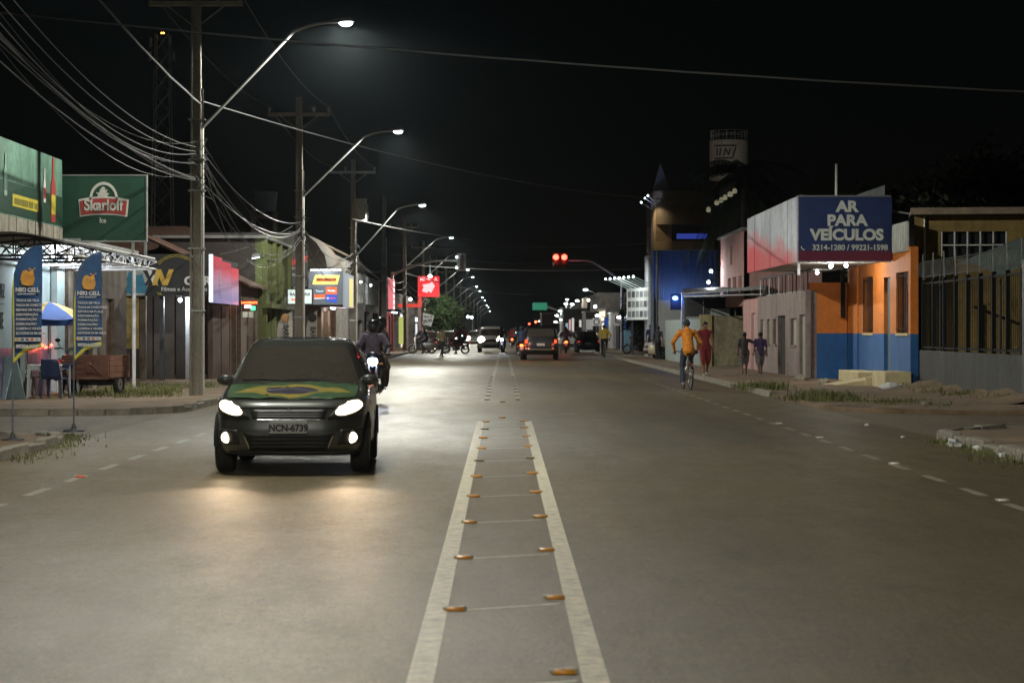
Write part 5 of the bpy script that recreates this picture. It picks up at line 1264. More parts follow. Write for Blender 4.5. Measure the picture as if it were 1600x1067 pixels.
for k in range(7):
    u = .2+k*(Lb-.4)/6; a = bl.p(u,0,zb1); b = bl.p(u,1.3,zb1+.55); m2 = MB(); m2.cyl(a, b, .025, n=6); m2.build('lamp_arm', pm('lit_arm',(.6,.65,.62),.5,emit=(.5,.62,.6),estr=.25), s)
    m2 = MB(); m2.sph(b, .06, 8, 6); m2.build('bulb', glow('arm_bulb2',(.8,1,.96),8,False), s)
light('AREA', bl.p(Lb/2,1.4,zb1+.5), 60, (.9,1,.96), s, 2.0, aim(bl.p(Lb/2,1.4,zb1+.5), bl.p(Lb/2,0,zb0+.6)), name='billboard_light')
for u in (.4, Lb-.4): mb = MB(); mb.cyl(bl.p(u,-.25,0), bl.p(u,-.25,zb1), .06, n=8); mb.build('post', M_DKMET, s)
# slim dark pole in front of the blue building
s = thing('slim_pole', 'slim dark steel pole in front of the blue building', 'pole', (0,0,0)); d5=112.; x=WX(1027,d5)
mb = MB(); mb.cyl((x,d5,.06),(x,d5,WZ(390,d5)), .06, .045, n=8); mb.build('shaft', M_DKMET, s); mb = MB(); mb.cyl((x,d5,.06),(x,d5,.12), .14, n=10); mb.build('base_plate', M_DKMET, s)
# ------------------------------------------------------------------ cars
M_TYRE = pm('tyre_rubber', (.018,.018,.018), .85, var=.2)
M_RIM = pm('alloy_rim', (.42,.42,.43), .35, metal=.9, var=.1)
M_PLAST = pm('black_trim', (.02,.02,.021), .45, var=.1)
M_CHROME = pm('chrome', (.75,.75,.76), .12, metal=1, var=0)
M_TINT = pm('tinted_glass', (.050,.043,.035), .07, var=.1, scale=2.5, spec=.7)
M_PLATE = pm('grey_plate', (.42,.41,.40), .4, var=.08)
M_PLTXT = pm('plate_letters', (.03,.03,.035), .6, var=0)
HATCH = dict(L=3.95, nf=5.5, nr=8, z=[.20,.24,.32,.45,.56,.64,.72,.775,.815,.85,.885,.915,.945,.97,1.05,1.15,1.25,1.33,1.39,1.43,1.455,1.465],
  yf=[.30,.10,.03,.0,.015,.04,.07,.12,.22,.40,.62,.84,1.02,1.13,1.28,1.45,1.63,1.79,1.95,2.12,2.4,2.65],
  yr=[3.70,3.86,3.93,3.95,3.95,3.93,3.92,3.91,3.90,3.89,3.88,3.87,3.86,3.85,3.80,3.72,3.62,3.52,3.40,3.25,3.0,2.8],
  w=[.72,.80,.82,.825,.83,.83,.828,.822,.815,.808,.80,.792,.783,.773,.735,.69,.645,.605,.568,.52,.40,.2], belt=.955, roof=1.37, wb=(.78,3.22), rw=.295)
SUV = dict(L=4.6, nf=8, nr=10, z=[.28,.34,.45,.6,.75,.88,.96,1.02,1.06,1.10,1.14,1.25,1.38,1.5,1.6,1.68,1.73,1.76,1.77],
  yf=[.35,.12,.03,.0,.02,.08,.2,.55,.95,1.25,1.42,1.62,1.85,2.05,2.22,2.4,2.6,2.9,3.1],
  yr=[4.35,4.5,4.56,4.58,4.58,4.57,4.56,4.55,4.54,4.53,4.52,4.48,4.42,4.36,4.29,4.2,4.08,3.9,3.7],
  w=[.80,.87,.89,.90,.90,.90,.895,.885,.88,.87,.865,.845,.82,.795,.77,.735,.68,.5,.2], belt=1.12, roof=1.62, wb=(.85,3.65), rw=.36)
class Car:
    def __init__(self, P, root):
        self.P = P; self.root = root
        self.zz = np.array(P['z'])
    def at(self, z): return (float(np.interp(z,self.zz,self.P['yf'])), float(np.interp(z,self.zz,self.P['yr'])), float(np.interp(z,self.zz,self.P['w'])))
    def yfront(self, x, z):
        yf, yr, w = self.at(z); yc = (yf+yr)/2; n = self.P['nf']
        return yc-(yc-yf)*max(0,1-min(1,abs(x)/w)**n)**(1/n)
    def yrear(self, x, z):
        yf, yr, w = self.at(z); yc = (yf+yr)/2; n = self.P['nr']
        return yc+(yr-yc)*max(0,1-min(1,abs(x)/w)**n)**(1/n)
    def xside(self, y, z):
        yf, yr, w = self.at(z); yc = (yf+yr)/2; a = (yr-yf)/2; n = self.P['nf'] if y < yc else self.P['nr']
        return w*max(0,1-min(1,abs(y-yc)/a)**n)**(1/n)
    def ztop(self, x, y):
        lo, hi = .5, self.P['belt']+.02
        for _ in range(24):
            m = (lo+hi)/2
            if self.yfront(x, m) < y: lo = m
            else: hi = m
        return lo
    def body(self, paint):
        P = self.P; cols = [('f',q) for q in (0,.22,.42,.6,.74,.84,.9,.945,.975,.99)] + [('s',s) for s in np.linspace(.15,.85,21)] + [('r',q) for q in (.99,.975,.945,.9,.84,.74,.6,.42,.22,0)]
        ring = [(t,q,1) for t,q in cols] + [(t,q,-1) for t,q in cols[-2:0:-1]]
        zf = []
        for a, b in zip(P['z'][:-1], P['z'][1:]):
            k = 2 if b-a > .03 else 1
            zf += [a+(b-a)*i/k for i in range(k)]
        zf.append(P['z'][-1])
        V = []
        for z in zf:
            yf, yr, w = self.at(z)
            for t,q,sg in ring:
                if t == 'f': V.append((sg*q*w, self.yfront(q*w,z), z))
                elif t == 'r': V.append((sg*q*w, self.yrear(q*w,z), z))
                else: y = yf+(yr-yf)*q; V.append((sg*self.xside(y,z), y, z))
        n = len(ring); groups = {}
        bz, rz_ = P['belt'], P['roof']
        for i in range(len(zf)-1):
            zc = (zf[i]+zf[i+1])/2
            for j in range(n):
                a, b = ring[j], ring[(j+1)%n]; c = 'body'
                if bz+.012 < zc < rz_:
                    if a[0]=='f' and b[0]=='f' and max(a[1],b[1]) <= .9: c = 'windscreen'
                    elif a[0]=='r' and b[0]=='r' and max(a[1],b[1]) <= .84 and zc > bz+.06: c = 'rear_window'
                    elif a[0]=='s' and b[0]=='s':
                        m = (a[1]+b[1])/2; side = 'right' if a[2] > 0 else 'left'
                        if .17 < m < .47: c = 'side_window_'+side+'_1'
                        elif .5 < m < .76: c = 'side_window_'+side+'_2'
                groups.setdefault(c, []).append((i*n+j, i*n+(j+1)%n, (i+1)*n+(j+1)%n, (i+1)*n+j))
        groups['body'].append(tuple(range(n))[::-1]); groups['body'].append(tuple(range((len(zf)-1)*n, len(zf)*n)))
        for c, fs in groups.items():
            used = sorted({i for f in fs for i in f}); mp = {o:k for k,o in enumerate(used)}
            mb = MB(); mb.add([V[i] for i in used], [[mp[i] for i in f] for f in fs])
            mb.build('side_window' if c.startswith('side') else c, paint if c == 'body' else M_TINT, self.root, fixn=False, sharp=50)
    def fpatch(self, name, q, mat, off=.004, nx=10, nz=5, rear=False, parent=None, thick=.012, rnd_=0.0):
        f = self.yrear if rear else self.yfront; s = 1 if rear else -1
        def fn(u, v):
            if rnd_:
                a, b = 2*u-1, 2*v-1; u = .5+.5*a*(1-rnd_*b*b*.5); v = .5+.5*b*(1-rnd_*a*a*.5)
            x = (q[0][0]*(1-u)+q[1][0]*u)*(1-v)+(q[3][0]*(1-u)+q[2][0]*u)*v
            z = (q[0][1]*(1-u)+q[1][1]*u)*(1-v)+(q[3][1]*(1-u)+q[2][1]*u)*v
            return (x, f(x,z)+s*off, z)
        mb = MB(); mb.grid(fn, nx, nz); o = mb.build(name, mat, parent or self.root, fixn=False)
        if thick: md = o.modifiers.new('t','SOLIDIFY'); md.thickness = thick; md.offset = 0
        return o
    def wheels(self):
        P = self.P; rw = P['rw']; wx = max(P['w'])
        for y in P['wb']:
            for sg in (-1,1):
                xo = sg*(wx+.004); xi = sg*(wx-.20); m = M_TYRE
                mb = MB(); mb.lathe([(rw*.62,0),(rw*.9,0),(rw*.985,.02),(rw,.05),(rw,.15),(rw*.985,.18),(rw*.9,.2),(rw*.62,.2),(rw*.62,0)], (xi,y,rw), (sg,0,0), 26)
                wh = mb.build('wheel', m, self.root)
                mb = MB(); mb.lathe([(rw*.62,.198),(rw*.58,.17),(rw*.3,.16),(rw*.12,.19),(0,.19)], (xi,y,rw), (sg,0,0), 20); mb.build('rim', M_RIM, wh)
                for k in range(5):
                    a = k*2*math.pi/5; mb = MB(); mb.obox((xo-sg*.012, y+math.cos(a)*rw*.36, rw+math.sin(a)*rw*.36), (.02,rw*.5,rw*.11), Matrix.Rotation(a,3,'X')); mb.build('spoke', M_RIM, wh)
                # arch lip over the wheel
                pts = [(sg*(self.xside(y,min(.7,rw+.08))+.006), y+math.cos(R(a))*(rw+.05), rw+math.sin(R(a))*(rw+.05)) for a in range(0,181,15)]
                mb = MB(); mb.tube(pts, .018, 6); mb.build('arch_lip', M_PLAST, self.root)
                mb = MB(); k = sg*(self.xside(y,.5)+.001)
                poly = [(math.cos(R(a))*(rw+.05), math.sin(R(a))*(rw+.05)) for a in range(0,181,15)]+[(-(rw+.05),-.12),((rw+.05),-.12)]
                mb.prism(poly, (k,y,rw), (0,1,0), (0,0,1), -.003*sg); mb.build('wheel_well', M_DARK, self.root)
    def mirror(self, z=.99, y=1.42, paint=None):
        for sg in (-1,1):
            x = sg*(self.xside(y,z)+.09); mb = MB(); mb.sph((x,y,z), (.10,.055,.065), 12, 8); m = mb.build('mirror', paint or M_PLAST, self.root)
            mb = MB(); mb.tube([(sg*(self.xside(y+.05,z-.03)-.02),y+.05,z-.05),(x,y+.01,z-.03)], .022, 6); mb.build('stalk', M_PLAST, m)
def paint(name, col): return pm('paint_'+name, col, .35, metal=.25, var=.05, scale=3, coat=1.0)

def headlamps(c, quads, mat, power, colr, aimz=-.06, zc=.72, xc=.62, spread=46):
    for sg in (-1,1):
        q = [(sg*x,z) for x,z in quads]
        hl = c.fpatch('headlight', q, mat, .010, 14, 10, rnd_=.62)
        if power:
            y = c.yfront(xc, zc)-.05; light('SPOT', (sg*xc,y,zc), power, colr, c.root, .07, Vector((sg*.02,-1,aimz)).to_track_quat('-Z','Y').to_euler(), spread, .75, name='headlamp_beam')
def plate(c, body, z, rear=False, w=.40):
    y = (c.yrear(0,z)+.02) if rear else (c.yfront(0,z)-.02); s = 1 if rear else -1
    mb = MB(); mb.bx(-w/2,w/2,y-.008,y+.008,z-.065,z+.065); p = mb.build('licence_plate', M_PLATE, c.root, bevel=.005)
    if body: text(body, .098, M_PLTXT, p, (0, y+s*.012, z-.008), (R(90),0,0) if not rear else (R(90),0,R(180)), .004, .92, name='plate_letters', ext=.003)
    return p

# --- the dark hatchback with a flag on its bonnet
root = thing('dark_car', 'dark car with lit headlights driving towards us, flag over its bonnet', 'car', (-2.24,24.1,0), R(1.2))
c = Car(HATCH, root); M_CARB = paint('charcoal', (.060,.063,.056)); c.body(M_CARB); c.wheels(); c.mirror(paint=M_CARB)
WARM = (1,.72,.46)
headlamps(c, [(.43,.625),(.735,.66),(.79,.80),(.60,.785)], pm('lit_headlight_glass',(.6,.55,.45),.1,var=0,emit=(1,.80,.50),estr=4), 135, WARM, aimz=-.045, zc=.72, xc=.64, spread=42)
for sg in (-1,1):
    for bxx, bzz, br in ((.655,.735,.062),(.56,.70,.042)):
        yb = c.yfront(bxx,bzz); mb = MB(); mb.sph((sg*bxx,yb-.004,bzz), (br,.02,br*.85), 16, 10); mb.build('headlight_bulb_glow', glow('headlight_bulb_glow',(1,.84,.56),48), root)
    q = [(sg*.405,.605),(sg*.76,.64),(sg*.805,.815),(sg*.585,.80)]; c.fpatch('headlight_bezel', q, M_PLAST, .002)
    x, z = sg*.665, .405; y = c.yfront(x,z)
    mb = MB(); mb.lathe([(0,.03),(.03,.028),(.052,.015),(.058,0)], (x,y-.004,z), (0,-1,0), 18); mb.build('fog_light', glow('fog_warm',(1,.82,.55),14), root)
    mb = MB(); mb.torus((x,y-.006,z), (0,1,0), .066, .012, 20, 6); mb.build('fog_bezel', M_PLAST, root)
    light('SPOT', (x,y-.06,z), 5, WARM, root, .05, Vector((0,-1,-.05)).to_track_quat('-Z','Y').to_euler(), 80, .8, name='fog_beam')
    c.fpatch('fog_recess', [(sg*.52,.33),(sg*.77,.34),(sg*.77,.49),(sg*.55,.49)], M_PLAST, .0015)
c.fpatch('grille', [(-.38,.605),(.38,.605),(.41,.70),(-.41,.70)], M_PLAST, .003, 14, 4)
for z in (.63,.655,.68): c.fpatch('grille_bar', [(-.37,z-.004),(.37,z-.004),(.37,z+.004),(-.37,z+.004)], pm('grille_bar',(.06,.06,.06),.3), .010, 14, 1)
c.fpatch('chrome_strip', [(-.39,.588),(.39,.588),(.39,.600),(-.39,.600)], M_CHROME, .008, 14, 1)
c.fpatch('lower_grille', [(-.40,.27),(.40,.27),(.47,.455),(-.47,.455)], pm('lower_grille',(.008,.008,.008),.7,var=0), .003, 14, 4)
for z in (.31,.35,.39,.43): c.fpatch('lower_bar', [(-.41,z-.005),(.41,z-.005),(.42,z+.005),(-.42,z+.005)], M_PLAST, .010, 14, 1)
for sg in (-1,1): c.fpatch('grille_trim', [(sg*.40,.27),(sg*.415,.27),(sg*.485,.455),(sg*.47,.455)], M_CHROME, .006, 1, 5)
c.fpatch('bumper_lip', [(-.70,.225),(.70,.225),(.72,.25),(-.72,.25)], M_PLAST, .012, 14, 2)
e0 = c.yfront(0,.70)-.012
for pts in ([(0,0),(.028,.036),(0,.072),(-.028,.036)],[(0,0),(-.056,0),(-.084,-.036),(-.028,-.036)],[(0,0),(.028,-.036),(.084,-.036),(.056,0)]):
    mb = MB(); mb.prism([(a*.8,b*.8) for a,b in pts], (0,e0,.665), (1,0,0), (0,0,1), .006); mb.build('emblem', M_CHROME, root)
M_SEAM = pm('panel_gap', (.004,.004,.004), .8, var=0)
def seam(pts, name='panel_gap', r=.005):
    mb = MB(); mb.tube(pts, r, 5); return mb.build(name, M_SEAM, root)
for sg in (-1,1):
    seam([(sg*xx, c.yfront(sg*xx,zz)-.001, zz) for xx, zz in ((.56,.80),(.60,.83),(.64,.87),(.665,.905),(.68,.935),(.69,.95))])      # bonnet edge
    seam([(sg*xx, c.yfront(sg*xx,zz)-.001, zz) for xx, zz in ((.42,.60),(.55,.60),(.70,.615),(.80,.63))])                          # bumper joint
    seam([(sg*(c.xside(yy,zz)+.0005), yy, zz) for yy, zz in ((1.35,.28),(1.32,.5),(1.3,.75),(1.33,.93))])                          # door front
    seam([(sg*(c.xside(yy,zz)+.0005), yy, zz) for yy, zz in ((2.42,.26),(2.44,.6),(2.44,.94))])                                    # door rear
seam([(xx, c.yfront(xx,.722)-.001, .722) for xx in np.linspace(-.56,.56,15)])
plate(c, 'NCN-6739', .515)
for sg, x0_ in ((1,-.05),(1,.45)):
    pts = [(x0_-.05, c.yfront(x0_,.985)-.012, .985),(x0_-.3, c.yfront(x0_-.25,1.0)-.02, 1.0),(x0_-.55, c.yfront(x0_-.5,.995)-.02, .995)]
    mb = MB(); mb.tube(pts, .009, 5); mb.build('wiper', M_PLAST, root)
mb = MB(); mb.tube([(-.2,2.55,1.46),(-.2,2.75,1.72)], .005, 5); mb.build('aerial', M_PLAST, root)
for sg in (-1,1):
    mb = MB(); pts=[(sg*(c.xside(y,z)+.004),y,z) for y,z in ((1.15,.95),(1.8,.955),(2.6,.955),(3.3,.96))]; mb.tube(pts,.012,5); mb.build('belt_trim', M_CHROME, root)
    for y in (1.95,2.75):
        mb = MB(); mb.tube([(sg*(c.xside(y,.82)+.02),y,.82),(sg*(c.xside(y+.2,.82)+.022),y+.2,.825)], .014, 6); mb.build('door_handle', M_CHROME, root)
    mb = MB(); q0=[(sg*(c.xside(y,z)+.006),y,z) for y,z in ((3.62,.78),(3.8,.80),(3.76,1.02),(3.66,1.0))]; mb.quad(*q0); mb.build('tail_light', pm('red_lens',(.4,.02,.02),.2,emit=(1,.05,.03),estr=.6), root)
# flag
FG = bpy.data.materials.new('flag_print'); FG.use_nodes = True; nn = FG.node_tree.nodes; ll = FG.node_tree.links; bs = nn['Principled BSDF']; bs.inputs['Roughness'].default_value = .42
uvn = nn.new('ShaderNodeTexCoord'); sp = nn.new('ShaderNodeSeparateXYZ'); ll.new(uvn.outputs['UV'], sp.inputs[0])
def M_(op, a, b=None, cc=None):
    x = nn.new('ShaderNodeMath'); x.operation = op
    for i, s_ in enumerate((a,b,cc)):
        if s_ is None: continue
        if isinstance(s_, (int,float)): x.inputs[i].default_value = s_
        else: ll.new(s_, x.inputs[i])
    return x.outputs[0]
du = M_('ABSOLUTE', M_('SUBTRACT', sp.outputs[0], .5)); dv = M_('ABSOLUTE', M_('SUBTRACT', sp.outputs[1], .5))
dia = M_('LESS_THAN', M_('ADD', M_('DIVIDE', du, .47), M_('DIVIDE', dv, .46)), 1.0)
disc = M_('LESS_THAN', M_('ADD', M_('POWER', M_('DIVIDE', du, .205), 2.0), M_('POWER', M_('DIVIDE', dv, .27), 2.0)), 1.0)
vv = M_('ADD', M_('SUBTRACT', sp.outputs[1], .53), M_('MULTIPLY', M_('POWER', M_('SUBTRACT', sp.outputs[0], .45), 2.0), 2.2))
band = M_('MULTIPLY', M_('LESS_THAN', M_('ABSOLUTE', vv), .022), disc)
def MX(f, a, b):
    x = nn.new('ShaderNodeMix'); x.data_type = 'RGBA'; ll.new(f, x.inputs[0])
    for k, s_ in ((6,a),(7,b)):
        if isinstance(s_, tuple): x.inputs[k].default_value = (*s_,1)
        else: ll.new(s_, x.inputs[k])
    return x.outputs[2]
fc = MX(band, MX(disc, MX(dia, (.030,.085,.026), (.28,.22,.03)), (.020,.018,.045)), (.22,.21,.21))
ll.new(fc, bs.inputs['Base Color']); bs.inputs['Sheen Weight'].default_value = .15
def flagfn(u, v):
    x = -.70+1.40*u; y = .17+.87*v
    x *= (.93+.07*min(1,v*2)); y = max(y, c.yfront(x,.80)+.01)
    z = c.ztop(x, y)+.014+.007*math.sin(8*u+9*v)+.006*math.sin(21*u-6*v)+.003*math.sin(44*u+13*v)
    return (x, y, z)
mb = MB(); mb.grid(flagfn, 40, 26); fo = mb.build('flag', FG, None, fixn=False); me = fo.data
uvl = me.uv_layers.new(name='UVMap'); nu = 41
for lp in me.loops: vi = lp.vertex_index; uvl.data[lp.index].uv = ((vi % nu)/40, (vi//nu)/26)
fo.location = root.location; fo.rotation_euler = root.rotation_euler
tag(fo, 'green and yellow flag with blue disc spread over the dark car bonnet', 'flag')

# --- other cars
def simple_car(name, lab, P, col, loc, rz, group=None, lit=None, tail=0, platebody='', lampcol=WARM):
    root = thing(name, lab, 'car', loc, rz, group); c = Car(P, root); pt_ = paint(col[0], col[1]); c.body(pt_); c.wheels()
    k = P['belt']-.955
    c.mirror(z=.99+k, y=1.42+k, paint=pt_)
    hq = [(.43,.625+k),(.735,.66+k),(.78,.78+k),(.58,.77+k)]
    headlamps(c, hq, glow('headlight_far',(1,.88,.66),20,False) if lit else pm('clear_lens',(.5,.5,.5),.1,var=0), lit or 0, lampcol, aimz=-.05, zc=.7+k, spread=60)
    if lit:
        for sg in (-1,1):
            yb = c.yfront(.64,.71+k); mb = MB(); mb.sph((sg*.64,yb-.03,.71+k), (.23,.06,.21), 14, 10); mb.build('headlight_bulb_glow', glow('headlight_far',(1,.88,.66),20,False), root)  # oversized glowing discs imitate the dazzle around the headlights
    c.fpatch('grille', [(-.40,.56+k),(.40,.56+k),(.42,.70+k),(-.42,.70+k)], M_PLAST, .004, 10, 3)
    c.fpatch('lower_grille', [(-.45,.29+k*.5),(.45,.29+k*.5),(.5,.44+k*.5),(-.5,.44+k*.5)], M_PLAST, .004, 10, 3)
    plate(c, platebody, .50+k); plate(c, platebody, .60+k*1.2, rear=True)
    for sg in (-1,1):
        q = [(sg*.68,.70+k),(sg*.80,.70+k),(sg*.785,.88+k),(sg*.69,.88+k)]
        c.fpatch('tail_light', q, glow('tail_lit',(1,.06,.012),tail,False) if tail else pm('red_lens',(.4,.02,.02),.2,emit=(1,.05,.03),estr=.6), .006, 4, 6, rear=True)
    c.fpatch('rear_bumper', [(-.74,.36+k*.6),(.74,.36+k*.6),(.74,.50+k*.6),(-.74,.50+k*.6)], M_PLAST, .02, 12, 3, rear=True)
    return root, c
rt, c2 = simple_car('black_suv', 'black pickup style sport utility vehicle seen from behind with lit tail lights', SUV, ('black',(.010,.010,.011)), (2.07,119.5,0), math.pi, tail=2.4)
c2.fpatch('chrome_bumper', [(-.80,.50),(.80,.50),(.80,.62),(-.80,.62)], M_CHROME, .07, 12, 3, rear=True)
light('POINT', (-.7,4.9,.85), 3, (1,.15,.05), rt, .1, name='tail_glow'); light('POINT', (.7,4.9,.85), 3, (1,.15,.05), rt, .1, name='tail_glow')
simple_car('oncoming_car', 'pale oncoming car with dazzling headlights in the middle of the road', SUV, ('silver',(.30,.29,.27)), (-.62,154,0), R(-1), lit=420)
simple_car('far_oncoming_car', 'farther oncoming car with lit headlights beyond the junction on the left lane', HATCH, ('silver',(.30,.29,.27)), (-2.3,212,0), 0, lit=300)
simple_car('far_oncoming_car', 'farthest oncoming car with lit headlights behind the pale oncoming car', HATCH, ('silver',(.30,.29,.27)), (-1.2,262,0), 0, lit=300)
simple_car('black_hatchback', 'black hatchback seen from behind near the grey pillar on the right', HATCH, ('black',(.010,.010,.011)), (6.0,159,0), math.pi)
simple_car('cream_car', 'cream car parked nose to the road under the blue building', HATCH, ('cream',(.46,.39,.27)), (WX(1008,114),114,.08), R(-82))
simple_car('parked_car', 'dark parked car behind the white scooter', HATCH, ('dark_blue',(.03,.035,.045)), (-5.2,172,0), R(10), 'cars parked at the left kerb')
simple_car('parked_car', 'dark parked car behind the man in the tan shirt', HATCH, ('dark_grey',(.05,.05,.05)), (-3.9,177,0), R(6), 'cars parked at the left kerb')
simple_car('yard_car', 'silver car parked behind the yard fence', HATCH, ('silver',(.30,.30,.30)), (11.35,54.0,.08), R(-75))
simple_car('pale_car', 'white car far down the road behind the rider in purple', HATCH, ('white',(.5,.5,.48)), (5.0,172,0), math.pi)
# ------------------------------------------------------------------ people
PM = {}
def cloth(name, col, r=.85): return pm('cloth_'+name, col, r, var=.32, scale=13, bump=.45, bscale=18)
SKIN = pm('skin', (.26,.15,.095), .55, var=.08)
SKIND = pm('skin_dark', (.15,.085,.055), .55, var=.08)
HAIR = pm('hair_black', (.012,.010,.009), .6, var=.1)
SHOE = pm('shoe_dark', (.03,.028,.027), .6); SHOEW = pm('shoe_pale', (.4,.38,.35), .7)
EYEW = pm('eye_white', (.6,.6,.58), .3, var=0)
BASE = dict(pel=(0,0,.95), bel=(0,-.005,1.10), che=(0,0,1.30), nek=(0,0,1.47), hed=(0,-.02,1.61),
  sl=(-.185,0,1.41), sr=(.185,0,1.41), el=(-.245,.02,1.13), er=(.245,.02,1.13), wl=(-.255,-.05,.88), wr=(.255,-.05,.88),
  hl=(-.095,0,.92), hr=(.095,0,.92), kl=(-.105,-.02,.50), kr=(.105,-.02,.50), al=(-.105,.02,.085), ar=(.105,.02,.085))
def person(lab, loc, rz, pose, mats, sleeve=.55, trouser=1.0, scale=1.0, hair='short', skin=SKIN, toes=None, fat=1.0, head_mat=None, skirt=0.0, vest=False, group=None, baggy=False):
    """one continuous body: tapered volumes fused by a voxel remesh, coloured by the nearest volume"""
    J = {k: Vector(v) for k, v in BASE.items()}
    for k, v in pose.items():
        if k not in ('look','grip'): J[k] = Vector(v)
    caps = []
    def cap(a, b, ra, rb, m): caps.append((Vector(a), Vector(b), ra, rb, m))
    SH, PA, SK, SO = 0, 1, 2, 3
    f = fat
    cap(J['pel'], J['bel'], .135*f, .128*f, PA if True else SH); cap(J['bel'], J['che'], .128*f, .148*f, SH)
    cap(J['che'], (J['sl']+J['sr'])/2+Vector((0,0,.02)), .145*f, .11, SH)
    mid = J['pel'].lerp(J['bel'], -.25 if baggy else .3); cap(mid, J['bel'], .152*f, .14*f, SH)
    for s_ in 'lr':
        S_, E, W_ = J['s'+s_], J['e'+s_], J['w'+s_]
        cap(J['che']+Vector((0,0,.06)), S_, .095, .072, SH)
        k = S_.lerp(E, min(1, sleeve/.5) if sleeve < .5 else 1.0)
        if vest: cap(S_.lerp(E,.12), E, .050, .042, SK)
        else:
            cap(S_, k, .064*f, .056*f, SH)
            if sleeve < .5: cap(k, E, .045, .04, SK)
        if sleeve >= .95 and not vest: cap(E, W_, .047, .038, SH)
        else: cap(E, W_, .040, .029, SK)
        Hn = J['h'+s_]; K = J['k'+s_]; A = J['a'+s_]
        bg = 1.28 if trouser < 1 else 1.06
        cap(J['pel'], Hn, .12*f, .098*f, PA); cap(Hn, K, .092*f*bg, .068*f*bg, PA)
        if trouser >= 1: cap(K, A, .062*f, .05, PA)
        else:
            kk = K.lerp(A, max(0, trouser-.5)*2); cap(K, kk, .064*f, .064*f, PA) if trouser > .5 else None
            cap(K, A, .054, .036, SK)
        t_ = (toes or {}).get(s_, (0,-1,0)); t_ = Vector(t_).normalized()
        cap(A+Vector((0,0,-.03))-t_*.05, A+t_*.13+Vector((0,0,-.045)), .038, .030, SO)
    cap(J['nek']-Vector((0,0,.06)), J['hed'], .052, .05, SK)
    hd = J['hed']; fw = Vector(pose.get('look', (0,-1,0))).normalized(); sd = fw.cross(Vector((0,0,1))).normalized()
    cap(hd+Vector((0,0,.035))-fw*.012, hd-Vector((0,0,.02))+fw*.01, .088, .078, SK)
    cap(hd-Vector((0,0,.06))+fw*.03, hd-Vector((0,0,.075))+fw*.045, .05, .04, SK)
    cap(hd+fw*.088-Vector((0,0,.005)), hd+fw*.104-Vector((0,0,.025)), .010, .014, SK)
    for q in (-1,1): cap(hd+sd*q*.083+Vector((0,0,.01)), hd+sd*q*.088-Vector((0,0,.02)), .018, .013, SK)
    if skirt: cap(J['pel']-Vector((0,0,.02)), J['pel']-Vector((0,0,.25*skirt)), .15*f, .165*f, PA)
    mb = MB()
    for a, b, ra, rb, m in caps:
        d = b-a; L = d.length; k = 3
        if L < 1e-4: mb.sph(a, ra, 12, 8); continue
        mb.cyl(a, b, ra, rb, 12); mb.sph(a, ra, 12, 8); mb.sph(b, rb, 12, 8)
    o = mb.build('tmp', SKIN, fixn=False)
    md = o.modifiers.new('r','REMESH'); md.mode = 'VOXEL'; md.voxel_size = .016
    m2 = o.modifiers.new('s','SMOOTH'); m2.iterations = 4; m2.factor = .5
    dg = bpy.context.evaluated_depsgraph_get(); me = bpy.data.meshes.new_from_object(o.evaluated_get(dg)); bpy.data.objects.remove(o)
    co = np.empty(len(me.vertices)*3); me.vertices.foreach_get('co', co); co = co.reshape(-1,3)
    # folds in the clothing
    co += (np.sin(co[:,[2]]*34+co[:,[0]]*21)*np.sin(co[:,[0]]*17+co[:,[1]]*26))*.004*np.array([1,1,0]); me.vertices.foreach_set('co', co.ravel())
    pc = np.empty(len(me.polygons)*3); me.polygons.foreach_get('center', pc); pc = pc.reshape(-1,3)
    best = np.full(len(pc), 1e9); mi = np.zeros(len(pc), int)
    for a, b, ra, rb, m in caps:
        A_ = np.array(a); D_ = np.array(b)-A_; L2 = max(D_@D_, 1e-9); t_ = np.clip(((pc-A_)@D_)/L2, 0, 1)
        dist = np.linalg.norm(pc-(A_+t_[:,None]*D_), axis=1)-(ra+(rb-ra)*t_)
        w = dist < best; best[w] = dist[w]; mi[w] = m
    me.materials.clear()
    for mm in (mats[0], mats[1], skin, mats[2] if len(mats) > 2 else SHOE): me.materials.append(mm)
    me.polygons.foreach_set('material_index', mi); me.polygons.foreach_set('use_smooth', [True]*len(me.polygons))
    # hands with five fingers
    bm = bmesh.new(); bm.from_mesh(me); me2 = MB()
    for s_, q in (('l',-1),('r',1)):
        E, W_ = J['e'+s_], J['w'+s_]; dr = (W_-E).normalized(); side = dr.cross(Vector((0,0,1)) if abs(dr.z) < .8 else Vector((0,-1,0))).normalized(); up = side.cross(dr)
        grip = pose.get('grip'); pal = W_+dr*.05
        me2.tube([W_-dr*.01, pal, W_+dr*.085], [.027,.036,.032], 8)
        for i in range(4):
            b0 = W_+dr*.08+side*(-.026+.0175*i); ln = (.06,.07,.066,.052)[i]; bend = -up if q > 0 or True else up
            g_ = 1.0 if grip else .35
            me2.tube([b0, b0+dr*ln*.45+bend*ln*.12*g_, b0+dr*ln*(.8-.4*g_)+bend*ln*.5*g_, b0+dr*ln*(1-.8*g_)+bend*ln*.75*g_], [.0095,.009,.008,.006], 6)
        tb = W_+dr*.03+side*.03*(-q); me2.tube([tb, tb+dr*.03+side*.022*(-q), tb+dr*.055+side*.02*(-q)-up*.015], [.012,.010,.007], 6)
    vmap = [bm.verts.new(v) for v in me2.v]
    for fc_ in me2.f:
        try: nf = bm.faces.new([vmap[i] for i in fc_]); nf.material_index = 2; nf.smooth = True
        except ValueError: pass
    bm.to_mesh(me); bm.free()
    root = thing('person', lab, 'person', loc, rz, group); root.scale = (scale,)*3
    me.name = 'body'; ob = bpy.data.objects.new('body', me); COL.objects.link(ob); ob.parent = root
